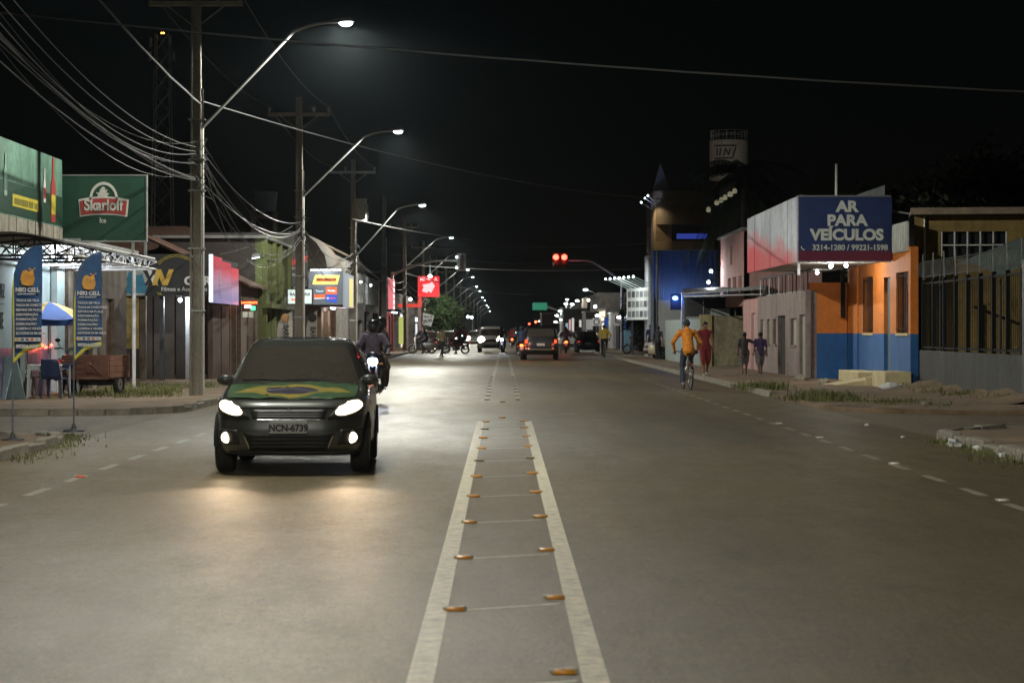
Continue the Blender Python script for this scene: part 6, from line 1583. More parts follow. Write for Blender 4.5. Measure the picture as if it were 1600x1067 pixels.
    for q in (-1,1):
        m3 = MB(); m3.sph(hd+fw*.083+sd*q*.032+Vector((0,0,.012)), .011, 8, 6); m3.build('eye', EYEW, ob)
    m3 = MB(); m3.sph(hd+fw*.075-Vector((0,0,.052)), (.024,.012,.006), 8, 6); m3.build('mouth', pm('lips',(.2,.08,.06),.5), ob)
    if hair == 'short' or hair == 'cap':
        m3 = MB(); m3.sph(hd+Vector((0,0,.045))-fw*.012, (.096,.103,.095), 16, 12)
        keep = []
        vs = [Vector(v) for v in m3.v]
        for fc_ in m3.f:
            cc_ = sum((vs[i] for i in fc_), Vector())/len(fc_)-hd
            if cc_.z > .055 or (cc_.dot(fw) < .02 and cc_.z > -.03): keep.append(fc_)
        m3.f = keep; m3.mi = [0]*len(keep)
        h_ = m3.build('hair' if hair == 'short' else 'cap', HAIR if hair == 'short' else head_mat, root, fixn=False)
        if hair == 'cap': m3 = MB(); m3.obox(hd+fw*.12+Vector((0,0,.07)), (.15,.12,.012), Matrix.Rotation(math.atan2(fw.x,-fw.y),3,'Z')); m3.build('peak', head_mat, h_)
    elif hair == 'helmet':
        m3 = MB(); m3.sph(hd+Vector((0,0,.02)), (.135,.15,.145), 18, 14); h_ = m3.build('helmet', head_mat, root)
        m3 = MB()
        def vf(u,v):
            a = (u-.5)*2.1; e_ = -.25+.62*v; d_ = (fw*math.cos(a)+sd*math.sin(a))*math.cos(e_)+Vector((0,0,1))*math.sin(e_)
            return hd+Vector((0,0,.02))+Vector((d_.x*.142,d_.y*.157,d_.z*.150))
        m3.grid(vf, 12, 6); m3.build('visor', pm('visor',(.04,.042,.045),.12,var=0,spec=.7), h_, fixn=False)
    return root

# ------------------------------------------------------------------ motorbikes and bicycles
M_SPK = pm('spoke_steel', (.5,.5,.5), .35, metal=.9, var=0)
def bike_wheel(root, y, r, tw, spokes=14, z=None, hub=.04):
    z = z or r
    mb = MB(); mb.torus((0,y,z), (1,0,0), r-tw, tw, 30, 8); w = mb.build('wheel', M_TYRE, root)
    mb = MB(); mb.torus((0,y,z), (1,0,0), r-2*tw, tw*.35, 28, 6); mb.build('rim', M_RIM, w)
    mb = MB(); mb.cyl((-.05,y,z),(.05,y,z), hub, n=10); mb.build('hub', M_RIM, w)
    mb = MB()
    for k in range(spokes): a = k*2*math.pi/spokes; mb.cyl((.03*(-1)**k,y,z),(0,y+math.cos(a)*(r-2*tw),z+math.sin(a)*(r-2*tw)), .0028, n=4)
    mb.build('spokes', M_SPK, w)['kind'] = 'stuff'
    return w
def motorbike(lab, loc, rz, col, lit=None, lampcol=(1,1,1), tail=0, scooter=False, group=None, lean=0):
    root = thing('motorbike' if not scooter else 'scooter', lab, 'motorbike' if not scooter else 'scooter', loc, rz, group)
    if lean: root.rotation_euler = (0, lean, rz)
    pt_ = paint(*col)
    bike_wheel(root, -.63, .29, .045); bike_wheel(root, .60, .29, .05)
    for sg in (-1,1):
        mb = MB(); mb.tube([(sg*.085,-.63,.29),(sg*.085,-.50,.62),(sg*.08,-.38,.95)], .022, 8); mb.build('fork', M_GALV, root)
    mb = MB(); mb.tube([(0,-.38,.92),(0,-.22,.55),(0,-.1,.28),(0,.3,.28)], .03, 8); mb.tube([(0,-.36,.85),(0,.0,.74),(0,.35,.68),(0,.78,.74)], .028, 8); mb.tube([(0,.25,.3),(0,.35,.68)], .025, 8); mb.build('frame', M_PLAST, root)
    mb = MB(); mb.obox((0,-.03,.40),(.22,.34,.26)); mb.cyl((-.14,.05,.33),(.14,.05,.33), .11, n=14); mb.cyl((0,-.12,.45),(0,-.28,.58), .07, n=12); mb.build('engine', pm('engine_metal',(.12,.12,.12),.45,metal=.6), root, bevel=.02)
    mb = MB(); mb.tube([(.1,-.28,.5),(.12,-.3,.28),(.13,.0,.22),(.15,.35,.27)], .022, 8); mb.cyl((.155,.3,.27),(.17,.85,.36), .045,.05, n=12); mb.build('exhaust', M_CHROME, root)
    if scooter:
        mb = MB(); mb.grid(lambda u,v: ((u-.5)*.44*(1-.3*v), -.36-.10*math.cos((u-.5)*3)-.05*v, .32+.62*v), 10, 10); o = mb.build('leg_shield', pt_, root, fixn=False); md = o.modifiers.new('t','SOLIDIFY'); md.thickness = .03
        mb = MB(); mb.sph((0,.4,.58), (.19,.46,.22), 16, 10); mb.build('rear_body', pt_, root)
    else:
        mb = MB(); mb.sph((0,-.12,.83), (.145,.27,.135), 16, 10); mb.build('tank', pt_, root)
        for sg in (-1,1): mb = MB(); mb.sph((sg*.12,.3,.62), (.05,.2,.1), 12, 8); mb.build('side_cover', pt_, root)
        for sg in (-1,1): mb = MB(); mb.sph((sg*.15,-.30,.66), (.04,.15,.14), 12, 8); mb.build('shroud', pt_, root)
    mb = MB(); mb.grid(lambda u,v: ((u-.5)*.28*(1-.25*v), .05+.80*v, .795+.05*v*v-.05*abs(2*u-1)**3), 8, 12); o = mb.build('seat', pm('black_vinyl',(.018,.018,.018),.6), root, fixn=False); md = o.modifiers.new('t','SOLIDIFY'); md.thickness = .07
    mb = MB(); mb.tube([(-.36,-.30,1.03),(-.22,-.34,1.05),(-.1,-.40,.98),(.1,-.40,.98),(.22,-.34,1.05),(.36,-.30,1.03)], .014, 8); hb = mb.build('handlebar', M_PLAST, root)
    for sg in (-1,1):
        mb = MB(); mb.cyl((sg*.27,-.325,1.04),(sg*.38,-.295,1.03), .02, n=8); mb.build('grip', M_TYRE, hb)
        mb = MB(); mb.tube([(sg*.24,-.33,1.05),(sg*.32,-.36,1.18)], .007, 5); mb.sph((sg*.33,-.355,1.22), (.062,.018,.042), 12, 8); mb.build('mirror', M_PLAST, hb)
    mb = MB(); mb.lathe([(0,.1),(.06,.09),(.10,.03),(.105,0)], (0,-.47,.90), (0,1,0), 16); mb.sph((0,-.44,.98), (.14,.07,.11), 14, 10); cw = mb.build('headlamp_cowl', pt_, root)
    mb = MB(); mb.lathe([(.105,0),(.09,.025),(.05,.04),(0,.045)], (0,-.475,.90), (0,-1,0), 16); mb.build('headlamp', glow('moto_lamp_%s' % ('on'), lampcol, 22, False) if lit else pm('clear_lens',(.5,.5,.5),.1,var=0), root)
    if lit: light('SPOT', (0,-.56,.90), lit, lampcol, root, .06, Vector((0,-1,-.07)).to_track_quat('-Z','Y').to_euler(), 65, .7, name='headlamp_beam')
    for y, a0, a1, rr in ((-.63,25,150,.335),(.60,20,165,.345)):
        mb = MB(); mb.grid(lambda u,v: ((u-.5)*.13, y+math.cos(R(a0+(a1-a0)*v))*rr*(1 if y < 0 else 1), .29+math.sin(R(a0+(a1-a0)*v))*rr), 4, 10); o = mb.build('fender', pt_ if y < 0 else M_PLAST, root, fixn=False); md = o.modifiers.new('t','SOLIDIFY'); md.thickness = .008
    mb = MB(); mb.obox((0,.90,.76),(.16,.06,.08)); mb.build('tail_light', glow('moto_tail',(1,.13,.03),tail,False) if tail else pm('red_lens',(.4,.02,.02),.2,emit=(1,.05,.03),estr=.6), root, bevel=.015)
    mb = MB(); mb.obox((0,.95,.60),(.19,.012,.16), Matrix.Rotation(R(-15),3,'X')); mb.build('licence_plate', M_PLATE, root)
    for sg in (-1,1): mb = MB(); mb.cyl((sg*.08,.1,.32),(sg*.27,.12,.32), .015, n=6); mb.build('footpeg', M_PLAST, root)
    for sg in (-1,1):
        for y, z in ((-.48,.85),(.86,.72)): mb = MB(); mb.tube([(sg*.08,y,z),(sg*.17,y,z)], .008, 5); mb.sph((sg*.19,y,z), (.035,.025,.025), 8, 6); mb.build('indicator', pm('amber_lens',(.6,.25,.03),.3), root)
    if tail: light('POINT', (0,1.06,.76), 3.5, (1,.15,.05), root, .05, name='tail_glow')
    return root
RIDE = dict(pel=(0,.26,.96), bel=(0,.22,1.10), che=(0,.14,1.30), nek=(0,.10,1.46), hed=(0,.05,1.60), sl=(-.185,.12,1.41), sr=(.185,.12,1.41), el=(-.33,-.02,1.17), er=(.33,-.02,1.17),
  wl=(-.31,-.22,1.06), wr=(.31,-.22,1.06), hl=(-.1,.24,.93), hr=(.1,.24,.93), kl=(-.22,-.16,.74), kr=(.22,-.16,.74), al=(-.2,.12,.36), ar=(.2,.12,.36), grip=True)
def shift(p, dx=0, dy=0, dz=0): return {k: ((v[0]+dx, v[1]+dy, v[2]+dz) if k not in ('look','grip') else v) for k, v in p.items()}
PILL = dict(shift(RIDE, .0, .36, .05)); PILL.update(wl=(-.16,.42,1.08), wr=(.16,.42,1.08), el=(-.27,.55,1.14), er=(.27,.55,1.14), kl=(-.24,.30,.78), kr=(.24,.30,.78), al=(-.22,.5,.42), ar=(.22,.5,.42), hed=(.10,.40,1.66), nek=(.06,.46,1.52))
def bicycle(lab, loc, rz, col, group=None):
    root = thing('bicycle', lab, 'bicycle', loc, rz, group); pt_ = paint(*col)
    bike_wheel(root, -.53, .335, .018, 20, hub=.02); bike_wheel(root, .52, .335, .018, 20, hub=.025)
    bb, hd_, st, rr, ft = Vector((0,.05,.29)), Vector((0,-.40,.80)), Vector((0,.20,.80)), Vector((0,.52,.335)), Vector((0,-.53,.335))
    mb = MB()
    for a, b in ((bb,st),(st,hd_),(hd_-Vector((0,-.02,.12)),bb)): mb.cyl(a, b, .017, n=8)
    for sg in (-1,1):
        mb.tube([bb+Vector((sg*.03,0,0)), rr+Vector((sg*.055,0,0))], .010, 6); mb.tube([st+Vector((sg*.02,0,-.04)), rr+Vector((sg*.055,0,0))], .009, 6)
    mb.build('frame', pt_, root)
    mb = MB(); mb.cyl(hd_-Vector((0,.03,.14)), hd_+Vector((0,.02,.06)), .02, n=8)
    for sg in (-1,1): mb.tube([hd_+Vector((sg*.045,-.03,-.16)), ft+Vector((sg*.05,0,0))], .012, 6)
    mb.build('fork', pt_, root)
    mb = MB(); mb.tube([(-.30,-.20,.98),(-.27,-.36,1.0),(-.08,-.42,.97),(.08,-.42,.97),(.27,-.36,1.0),(.30,-.20,.98)], .012, 8); mb.cyl((0,-.395,.84),(0,-.42,.97), .013, n=8); mb.build('handlebar', M_CHROME, root)
    mb = MB(); mb.cyl(st, st+Vector((0,.03,.10)), .013, n=8); mb.build('seat_post', M_CHROME, root)
    mb = MB(); mb.sph((0,.25,.925), (.10,.14,.045), 14, 8); mb.build('saddle', M_PLAST, root)
    mb = MB(); mb.obox((0,.52,.72),(.13,.34,.015)); mb.tube([(.05,.60,.71),(.055,.54,.34)], .007, 5); mb.tube([(-.05,.60,.71),(-.055,.54,.34)], .007, 5); mb.build('rack', M_CHROME, root)
    mb = MB(); mb.obox((0,.74,.66),(.05,.02,.04)); mb.build('reflector', M_REDR, root)
    mb = MB(); mb.torus(bb+Vector((.045,0,0)), (1,0,0), .085, .006, 20, 5); mb.cyl(bb-Vector((.06,0,0)), bb+Vector((.06,0,0)), .02, n=8); mb.obox(bb+Vector((.06,0,-.09)),(.012,.02,.17)); mb.obox(bb+Vector((-.06,0,.09)),(.012,.02,.17)); mb.build('crank', M_CHROME, root)
    for sg in (1,-1): mb = MB(); mb.obox(bb+Vector((sg*.11,0,-.17*sg)),(.09,.06,.02)); mb.build('pedal', M_PLAST, root)
    for y in (-.53,.52):
        mb = MB(); mb.grid(lambda u,v: ((u-.5)*.05, y+math.cos(R(10+165*v))*.36, .335+math.sin(R(10+165*v))*.36), 2, 12); o = mb.build('mudguard', M_CHROME, root, fixn=False); md = o.modifiers.new('t','SOLIDIFY'); md.thickness = .004
    return root
CYC = dict(pel=(0,.22,1.05), bel=(0,.17,1.19), che=(0,.07,1.38), nek=(0,.0,1.54), hed=(0,-.05,1.68), sl=(-.19,.03,1.49), sr=(.19,.03,1.49), el=(-.36,-.02,1.22), er=(.36,-.02,1.22),
  wl=(-.30,-.14,1.02), wr=(.30,-.14,1.02), hl=(-.095,.2,1.0), hr=(.095,.2,1.0), kl=(-.13,-.14,.84), kr=(.12,-.02,.62), al=(-.115,.08,.52), ar=(.115,.06,.18), grip=True)
JEANS = cloth('jeans',(.06,.075,.11)); BLKC = cloth('black',(.018,.018,.02)); DKP = cloth('dark',(.04,.036,.034))

# hero motorbike beside the dark car
mx, my = -2.64, 47.4
motorbike('motorbike with blue-white headlamp coming up beside the dark car', (mx,my,0), R(2), ('night_blue',(.025,.025,.045)), lit=26, lampcol=(.55,.66,1))
HELM = pm('helmet_black', (.02,.02,.022), .2, var=0, coat=.6)
person('rider in pale lilac jacket and black helmet on the approaching motorbike', (mx,my,0), R(2), RIDE, (cloth('lilac',(.17,.14,.19)), DKP), sleeve=1, hair='helmet', head_mat=HELM, fat=1.12)
person('passenger in black helmet behind the lilac jacket rider', (mx,my,0), R(2), shift(PILL,.05), (cloth('grey',(.10,.09,.11)), cloth('brown',(.14,.09,.07))), sleeve=1, hair='helmet', head_mat=HELM, fat=1.05)
# orange shirt cyclist
cx_, cyy = 4.84, 58.9
bicycle('bicycle ridden away from us by the man in orange', (cx_,cyy,0), math.pi+R(6), ('dull_steel',(.22,.2,.19)))
person('man in bright orange long sleeved shirt and dark cap riding a bicycle', (cx_,cyy,0), math.pi+R(6), CYC, (cloth('orange',(.72,.25,.025)), JEANS, SHOEW), sleeve=1, hair='cap', head_mat=cloth('cap_dark',(.03,.04,.045)), fat=1.08, scale=1.0, baggy=True)
WALK = dict(al=(-.1,-.22,.085), kl=(-.1,-.20,.50), ar=(.1,.24,.12), kr=(.1,.02,.50), wl=(-.25,.06,.87), wr=(.24,-.14,.89), el=(-.235,.09,1.13), er=(.235,.0,1.13))
STAND = dict(look=(.55,-.83,0), al=(-.11,-.06,.085), ar=(.10,.08,.085), kl=(-.11,-.06,.5))
REDC = cloth('red_jersey',(.20,.022,.028))
person('man in red sleeveless jersey and red shorts walking on the sidewalk', (6.55,72.6,.06), R(8), {**WALK, **dict(look=(.55,-.83,.0))}, (REDC, REDC, SHOEW), sleeve=.1, trouser=.62, vest=True, scale=1.0, baggy=True)
person('boy in dark printed clothes walking away with an arm round his friend', (WX(1163,75),75,.07), math.pi, {**WALK, **dict(el=(-.42,.02,1.30), wl=(-.62,.05,1.30))}, (cloth('dark_print',(.05,.04,.038)), cloth('floral',(.13,.11,.11)), SHOE), sleeve=.4, trouser=.62, scale=.8, skin=SKIND, fat=1.12, baggy=True)
person('boy in purple shirt and pale camouflage shorts walking away', (WX(1188,75),75,.07), math.pi+R(8), WALK, (cloth('purple',(.07,.045,.12)), cloth('camo',(.24,.20,.20)), SHOE), sleeve=.4, trouser=.62, scale=.8, skin=SKIND, fat=1.15, baggy=True)
person('person in black shirt walking on the far sidewalk by the cream car', (WX(1028,112),112,.07), math.pi, WALK, (cloth('charcoal',(.035,.035,.04)), BLKC), sleeve=.4, trouser=1, scale=.95, skin=SKIND)
person('man in tan shirt and dark trousers crossing the road at the parked motorbikes', (WX(690,127),127,0), R(40), WALK, (cloth('tan',(.30,.23,.11)), DKP), sleeve=.4, scale=.95, skin=SKIND)
bicycle('bicycle of the rider in yellow', (WX(944,126),126,0), math.pi, ('black',(.02,.02,.02)))
person('rider in yellow shirt on a bicycle before the far traffic light', (WX(944,126),126,0), math.pi, CYC, (cloth('yellow',(.62,.40,.03)), BLKC), sleeve=.5, skin=SKIND, fat=1.05)
bx_, by_ = 1.1, 116
motorbike('dark motorbike with lit tail lamp left of the black vehicle', (bx_,by_,0), math.pi, ('black2',(.02,.02,.02)), tail=10)
person('rider in navy jacket and dark helmet left of the black vehicle', (bx_,by_,0), math.pi, RIDE, (cloth('navy',(.03,.04,.10)), BLKC), sleeve=1, hair='helmet', head_mat=HELM)
bx_, by_ = WX(712,144), 144
motorbike('red motorbike standing across the road with two people', (bx_,by_,0), R(-92), ('red2',(.22,.02,.02)))
person('front rider in dark red shirt on the red motorbike', (bx_,by_,0), R(-92), {**RIDE, **dict(al=(-.24,.02,.085), kl=(-.24,-.1,.52))}, (cloth('maroon',(.16,.035,.035)), DKP), sleeve=.5, skin=SKIND)
person('second rider in red top at the back of the red motorbike', (bx_,by_,0), R(-92), PILL, (cloth('red_top',(.32,.05,.045)), DKP), sleeve=.4, skin=SKIND)
motorbike('white scooter parked facing the red shop', (WX(660,146),146,0), R(-96), ('white2',(.5,.48,.42)), scooter=True, lean=.12)
person('person in black sitting on the white scooter', (WX(660,146),146,0), R(-96), {**RIDE, **dict(al=(-.26,.0,.085), kl=(-.25,-.12,.52))}, (BLKC, DKP), sleeve=.5, skin=SKIND)
motorbike('black motorbike parked behind the white scooter', (WX(682,150),150,0), R(-80), ('black2',(.02,.02,.02)), lean=.1)
bx_, by_ = WX(884,147), 147
motorbike('motorbike with lit tail lamp ridden by the person in purple', (bx_,by_,0), math.pi, ('dark3',(.05,.03,.03)), tail=10)
person('rider in purple shirt with one foot on the road', (bx_,by_,0), math.pi, {**RIDE, **dict(al=(.34,.0,.085), kl=(.26,-.1,.5), hl=(.1,.24,.93), hr=(-.1,.24,.93), ar=(-.2,.12,.36), kr=(-.22,-.16,.74))}, (cloth('violet',(.12,.075,.20)), cloth('grey_trousers',(.22,.21,.20))), sleeve=.5, skin=SKIND)
bx_, by_ = WX(904,152), 152
motorbike('motorbike between the rider in purple and the black hatchback', (bx_,by_,0), math.pi, ('dark3',(.05,.03,.03)))
person('rider in grey shirt beside the black hatchback', (bx_,by_,0), math.pi, RIDE, (cloth('grey2',(.20,.18,.18)), DKP), sleeve=.5, skin=SKIND)
bx_, by_ = WX(996,138), 138
motorbike('dark motorbike parked sideways under the billboard', (bx_,by_,.08), R(-88), ('dark3',(.05,.03,.03)), lean=.1)
person('person in black seated on the parked motorbike under the billboard', (bx_,by_,.08), R(-88), RIDE, (BLKC, BLKC), sleeve=1, hair='helmet', head_mat=HELM)
person('person in dark blue standing behind the cream car', (WX(1017,124),124,.08), math.pi, STAND, (cloth('navy',(.03,.04,.10)), DKP), sleeve=.4, skin=SKIND)
motorbike('distant motorbike with blue-white headlamp beside the oncoming car', (WX(784,150),150,0), 0, ('dark3',(.05,.03,.03)), lit=26, lampcol=(.7,.85,1))
person('rider on the distant motorbike beside the oncoming car', (WX(784,150),150,0), 0, RIDE, (BLKC, BLKC), sleeve=1, hair='helmet', head_mat=HELM)
for k,(px,d) in enumerate(((800,190),(803,215))):
    motorbike(('nearer' if k==0 else 'farther')+' distant motorbike with red tail lamp beyond the studs', (WX(px,d),d,0), math.pi, ('dark3',(.05,.03,.03)), tail=10)
    person('rider on the '+('nearer' if k==0 else 'farther')+' distant motorbike with red tail lamp', (WX(px,d),d,0), math.pi, RIDE, (cloth('red_top',(.32,.05,.045)), BLKC), sleeve=1, hair='helmet', head_mat=HELM)
# ------------------------------------------------------------------ street furniture and small things
# blue feather banners on the corner
M_BANB = pm('banner_blue', (.012,.058,.155), .6, var=.3, scale=3); M_BANY = pm('banner_yellow', (.52,.47,.06), .6, var=.12)
M_BANO = pm('banner_orange', (.50,.24,.04), .6, var=.3, scale=12); M_BANW = pm('banner_white', (.50,.53,.56), .6, var=.08)
LINES = ['TROCA DE TELA','TROCA DE CONECTORES','REPARO EM PLACA','DESOXIDAÇÃO','FORMATAÇÃO','DESBLOQUEIO','COMPRA E VENDA','ELETRÔNICOS EM GERAL']
def banner_flag(lab, x, d, rz, tone):
    t = thing('feather_banner', lab, 'banner', (x, d, .07), rz, 'blue feather banners on the corner')
    w, z0, z1 = .40, 1.02, 2.60
    mb = MB(); mb.tube([(0,.01,0),(0,.01,1.9),(.03,.01,2.2),(.14,.01,2.45),(.33,.01,2.62)], [.012,.011,.009,.007,.005], 8); mb.build('pole', pm('banner_pole',(.10,.11,.16),.5), t)
    mb = MB(); mb.lathe([(.16,0),(.15,.03),(.04,.05),(.02,.12),(0,.12)], (0,.01,0), n=16); mb.build('base', M_DKMET, t)
    def P(u, v):
        zb = z0+ (.17*min(1,u/.45) if u < .45 else .17+.05*(u-.45)/.55); zt = 2.02+.58*math.sqrt(max(0,1-(1-u)**2.2))
        return (w*u, .012*math.sin(5*v+4*u+tone)+.02*u*math.sin(2.2*v), zb+(zt-zb)*v)
    mb = MB(); nu_, nv_ = 16, 40
    mb.grid(P, nu_, nv_)
    mb.mi = [1 if (k % nu_ == 0 or (k//nu_ < 2)) else 0 for k in range(len(mb.f))]
    o = mb.build('cloth', [M_BANB, M_BANY], t, fixn=False); md = o.modifiers.new('t','SOLIDIFY'); md.thickness = .004
    yy = -.032; cx = w*.54
    def tx(b, s_, z, sx=1, bold=.0, mat=M_BANW, al='CENTER', xx=None): return text(b, s_, mat, t, (cx if xx is None else xx, yy, z), FACE_CAM, bold, sx, al, ext=.003)
    tx('NIKI CELL', .078, 2.005, .95, .003)
    mb = MB(); marks(FR((0,yy-.0,0),(1,0,0),(0,-1,0)), mb, .08, .33, 1.945, .016, 0, 3); mb.build('small_print', M_BANW, t)['kind']='stuff'
    hx = [(.0,-.115),(.075,-.115),(.10,-.03),(.085,.06),(.045,.085),(.02,.07),(-.02,.095),(-.06,.085),(-.085,.03),(-.095,-.03),(-.075,-.10)]
    mb = MB(); mb.prism(hx, (cx,yy+.004,2.175), (1,0,0), (0,0,1), .005); mb.build('paw_logo', M_BANO, t)
    for a, b, r_ in ((.065,.085,.02),(.10,.115,.012),(.03,.11,.014)): mb = MB(); mb.lathe([(0,.006),(r_,.005),(r_,0)], (cx+a,yy+.004,2.175+b), (0,-1,0), 12); mb.build('logo_dot', M_BANO, t)
    for k, ln in enumerate(LINES): tx(ln, .046, 1.865-.062*k, .92 if len(ln) < 17 else .78, .0012, al='LEFT', xx=.06)
    mb = MB(); mb.bx(.045,w-.005,yy-.002,yy+.002,1.325,1.375); mb.build('card_strip', M_BANW, t)
    for k, cc in enumerate(((.5,.3,.05),(.05,.08,.2),(.1,.1,.1),(.45,.1,.05),(.3,.3,.3))): mb = MB(); mb.bx(.06+.066*k,.105+.066*k,yy-.005,yy-.0025,1.336,1.364); mb.build('card_mark', pm('card_mark_%d'%k, cc, .6), t)
    tx('99204-3230', .066, 1.255, .98, .003)
    return t
banner_flag('front blue feather banner nearest the left edge, tilted on its pole', -6.47, 30.2, R(-6), 0)
banner_flag('second blue feather banner, the one in front of the handcart', -6.18, 33.0, R(7), 2)

# handcart
t = thing('handcart', 'two wheeled reddish wooden handcart parked by the bar', 'cart', (-9.05,51.0,.07), R(-12))
for k in range(4):
    for sy_ in (-.62,.62): mb = MB(); mb.bx(-.55,.55,sy_-.02,sy_+.02,.42+.125*k,.535+.125*k); mb.build('plank', M_WOODR, t)
    for sx_ in (-.55,.55): mb = MB(); mb.bx(sx_-.02,sx_+.02,-.598,.598,.42+.125*k,.535+.125*k); mb.build('plank', M_WOODR, t)
for k in range(7): mb = MB(); mb.bx(-.525+.15*k,-.385+.15*k,-.64,.64,.375,.412); mb.build('floor_board', M_WOODR, t)
for sx_ in (-.5,.5):
    mb = MB(); mb.torus((sx_,.1,.26), (1,0,0), .20, .06, 22, 8); w_ = mb.build('wheel', M_TYRE, t)
    mb = MB(); mb.cyl((sx_-.04,.1,.26),(sx_+.04,.1,.26), .14, n=16); mb.build('rim', M_RIM, w_)
mb = MB(); mb.cyl((-.55,.1,.26),(.55,.1,.26), .025, n=8); mb.bx(-.52,.52,.02,.18,.29,.374); mb.build('axle', M_DKMET, t)
for sx_ in (-.4,.4): mb = MB(); mb.tube([(sx_,-.6,.45),(sx_,-1.3,.72),(sx_,-1.45,.75)], .025, 6); mb.build('handle', M_WOODR, t)
motorbike('dark motorbike standing between the bar tables and the handcart', (-9.85,51.6,.07), R(20), ('teal',(.12,.20,.22)), lean=.08)

# plastic tables and chairs
M_PLW = pm('white_plastic_furniture', (.55,.56,.54), .45, var=.12); M_PLB = pm('blue_plastic_furniture', (.03,.05,.13), .5, var=.12)
def table(lab, x, y, rz, top):
    t = thing('plastic_table', lab, 'table', (x,y,.07), rz)
    mb = MB(); mb.bx(-.36,.36,-.36,.36,.69,.725); mb.build('top', top, t, bevel=.012)
    mb = MB(); mb.bx(-.34,.34,-.355,-.325,.61,.689); mb.bx(-.34,.34,.325,.355,.61,.689); mb.build('apron', top, t)['kind']='stuff'
    for sx_ in (-.31,.31):
        for sy_ in (-.31,.31): mb = MB(); mb.add([(sx_-.035,sy_-.035,.69),(sx_+.035,sy_-.035,.69),(sx_+.035,sy_+.035,.69),(sx_-.035,sy_+.035,.69),(sx_*1.12-.02,sy_*1.12-.02,0),(sx_*1.12+.02,sy_*1.12-.02,0),(sx_*1.12+.02,sy_*1.12+.02,0),(sx_*1.12-.02,sy_*1.12+.02,0)],[(0,1,2,3),(4,7,6,5),(0,4,5,1),(1,5,6,2),(2,6,7,3),(3,7,4,0)]); mb.build('leg', M_PLW, t)
    return t
def chair(lab, x, y, rz, m):
    t = thing('plastic_chair', lab, 'chair', (x,y,.07), rz)
    mb = MB(); mb.bx(-.22,.22,-.22,.2,.42,.45); mb.build('seat', m, t, bevel=.01)
    mb = MB(); mb.grid(lambda u,v: ((u-.5)*.44*(1-.15*v), .2+.10*v+.05*(1-(2*u-1)**2), .45+.40*v), 8, 6); o = mb.build('backrest', m, t, fixn=False); md = o.modifiers.new('t','SOLIDIFY'); md.thickness=.02
    for sx_ in (-.2,.2):
        for sy_ in (-.2,.2): mb = MB(); mb.cyl((sx_,sy_,.42),(sx_*1.15,sy_*1.15,0), .02,.016, n=6); mb.build('leg', m, t)
        mb = MB(); mb.tube([(sx_*1.1,-.18,.43),(sx_*1.15,-.16,.63),(sx_*1.15,.1,.64),(sx_*1.05,.24,.60)], .016, 6); mb.build('armrest', m, t)
    return t
table('white plastic table with pale legs behind the front blue banner', WX(70,49.2), 49.2, R(8), M_PLW)
table('dark blue plastic table next to the white table', WX(92,50.4), 50.4, R(-6), M_PLB)
chair('dark blue plastic chair facing the white table', WX(86,48.6), 48.6, R(170), M_PLB)
chair('white plastic chair beside the purple tiled wall', WX(52,50.6), 50.6, R(60), M_PLW)
# parasol
t = thing('parasol', 'blue and yellow beer parasol above the bar tables', 'parasol', (WX(76,50.8),50.8,.07))
mb = MB(); mb.cyl((0,0,0),(0,0,2.12), .02, n=8); mb.build('pole', M_WHMET, t)
for k in range(8):
    a0, a1 = R(45*k), R(45*k+45); mb = MB()
    def pf(u,v):
        a = a0+(a1-a0)*u; r_ = 1.0*v*(1-.06*math.sin(u*math.pi)*v); return (math.cos(a)*r_, math.sin(a)*r_, 2.1-.38*v**1.3-.03*math.sin(u*math.pi)*v)
    mb.grid(pf, 5, 8); mb.build('canopy_panel', [pm('parasol_blue',(.03,.09,.32),.7),pm('parasol_yellow',(.60,.45,.12),.7)][k%2], t, fixn=False)
    mb = MB(); mb.grid(lambda u,v: (math.cos(a0+(a1-a0)*u)*(1.0-.06*math.sin(u*math.pi)), math.sin(a0+(a1-a0)*u)*(1.0-.06*math.sin(u*math.pi)), 1.72-.03*math.sin(u*math.pi)-.13*v), 5, 2); mb.build('valance', [pm('parasol_blue',(.03,.09,.32),.7),pm('parasol_yellow',(.60,.45,.12),.7)][k%2], t, fixn=False)
t = thing('sandwich_board', 'pale blue sandwich board at the left edge beside the bar', 'sign board', (WX(10,48.2),48.2,.07), R(-35))
for sg in (-1,1): mb = MB(); mb.obox((0,sg*.16,.45),(.55,.025,.95), Matrix.Rotation(R(sg*16),3,'X')); mb.build('board', pm('pale_blue_board',(.34,.46,.48),.6,var=.2), t)
# litter by the broken kerb
for k,(x,y,s_,lab) in enumerate(((6.0,30.1,.10,'largest scrap of white plastic against the broken kerb'),(6.08,28.9,.075,'middle scrap of white plastic against the broken kerb'),(6.1,27.6,.06,'nearest scrap of white plastic against the broken kerb'),(5.75,32.5,.03,'tiny paper scrap on the road before the kerb end'),(5.9,36.6,.04,'paper scrap on the dusty side street mouth'))):
    mb = MB(); mb.sph((0,0,s_*.4), (s_,s_*.8,s_*.6), 9, 6); rb = random.Random(k); mb.v = [tuple(q+rb.uniform(-.3,.3)*s_ if i < 2 else max(.002,q+rb.uniform(-.25,.25)*s_) for i,q in enumerate(v)) for v in mb.v]
    o = mb.build('litter', pm('white_plastic',(.68,.69,.68),.5), sharp=20); o.location = (x,y,.004); tag(o, lab, 'litter', 'litter by the right kerb')
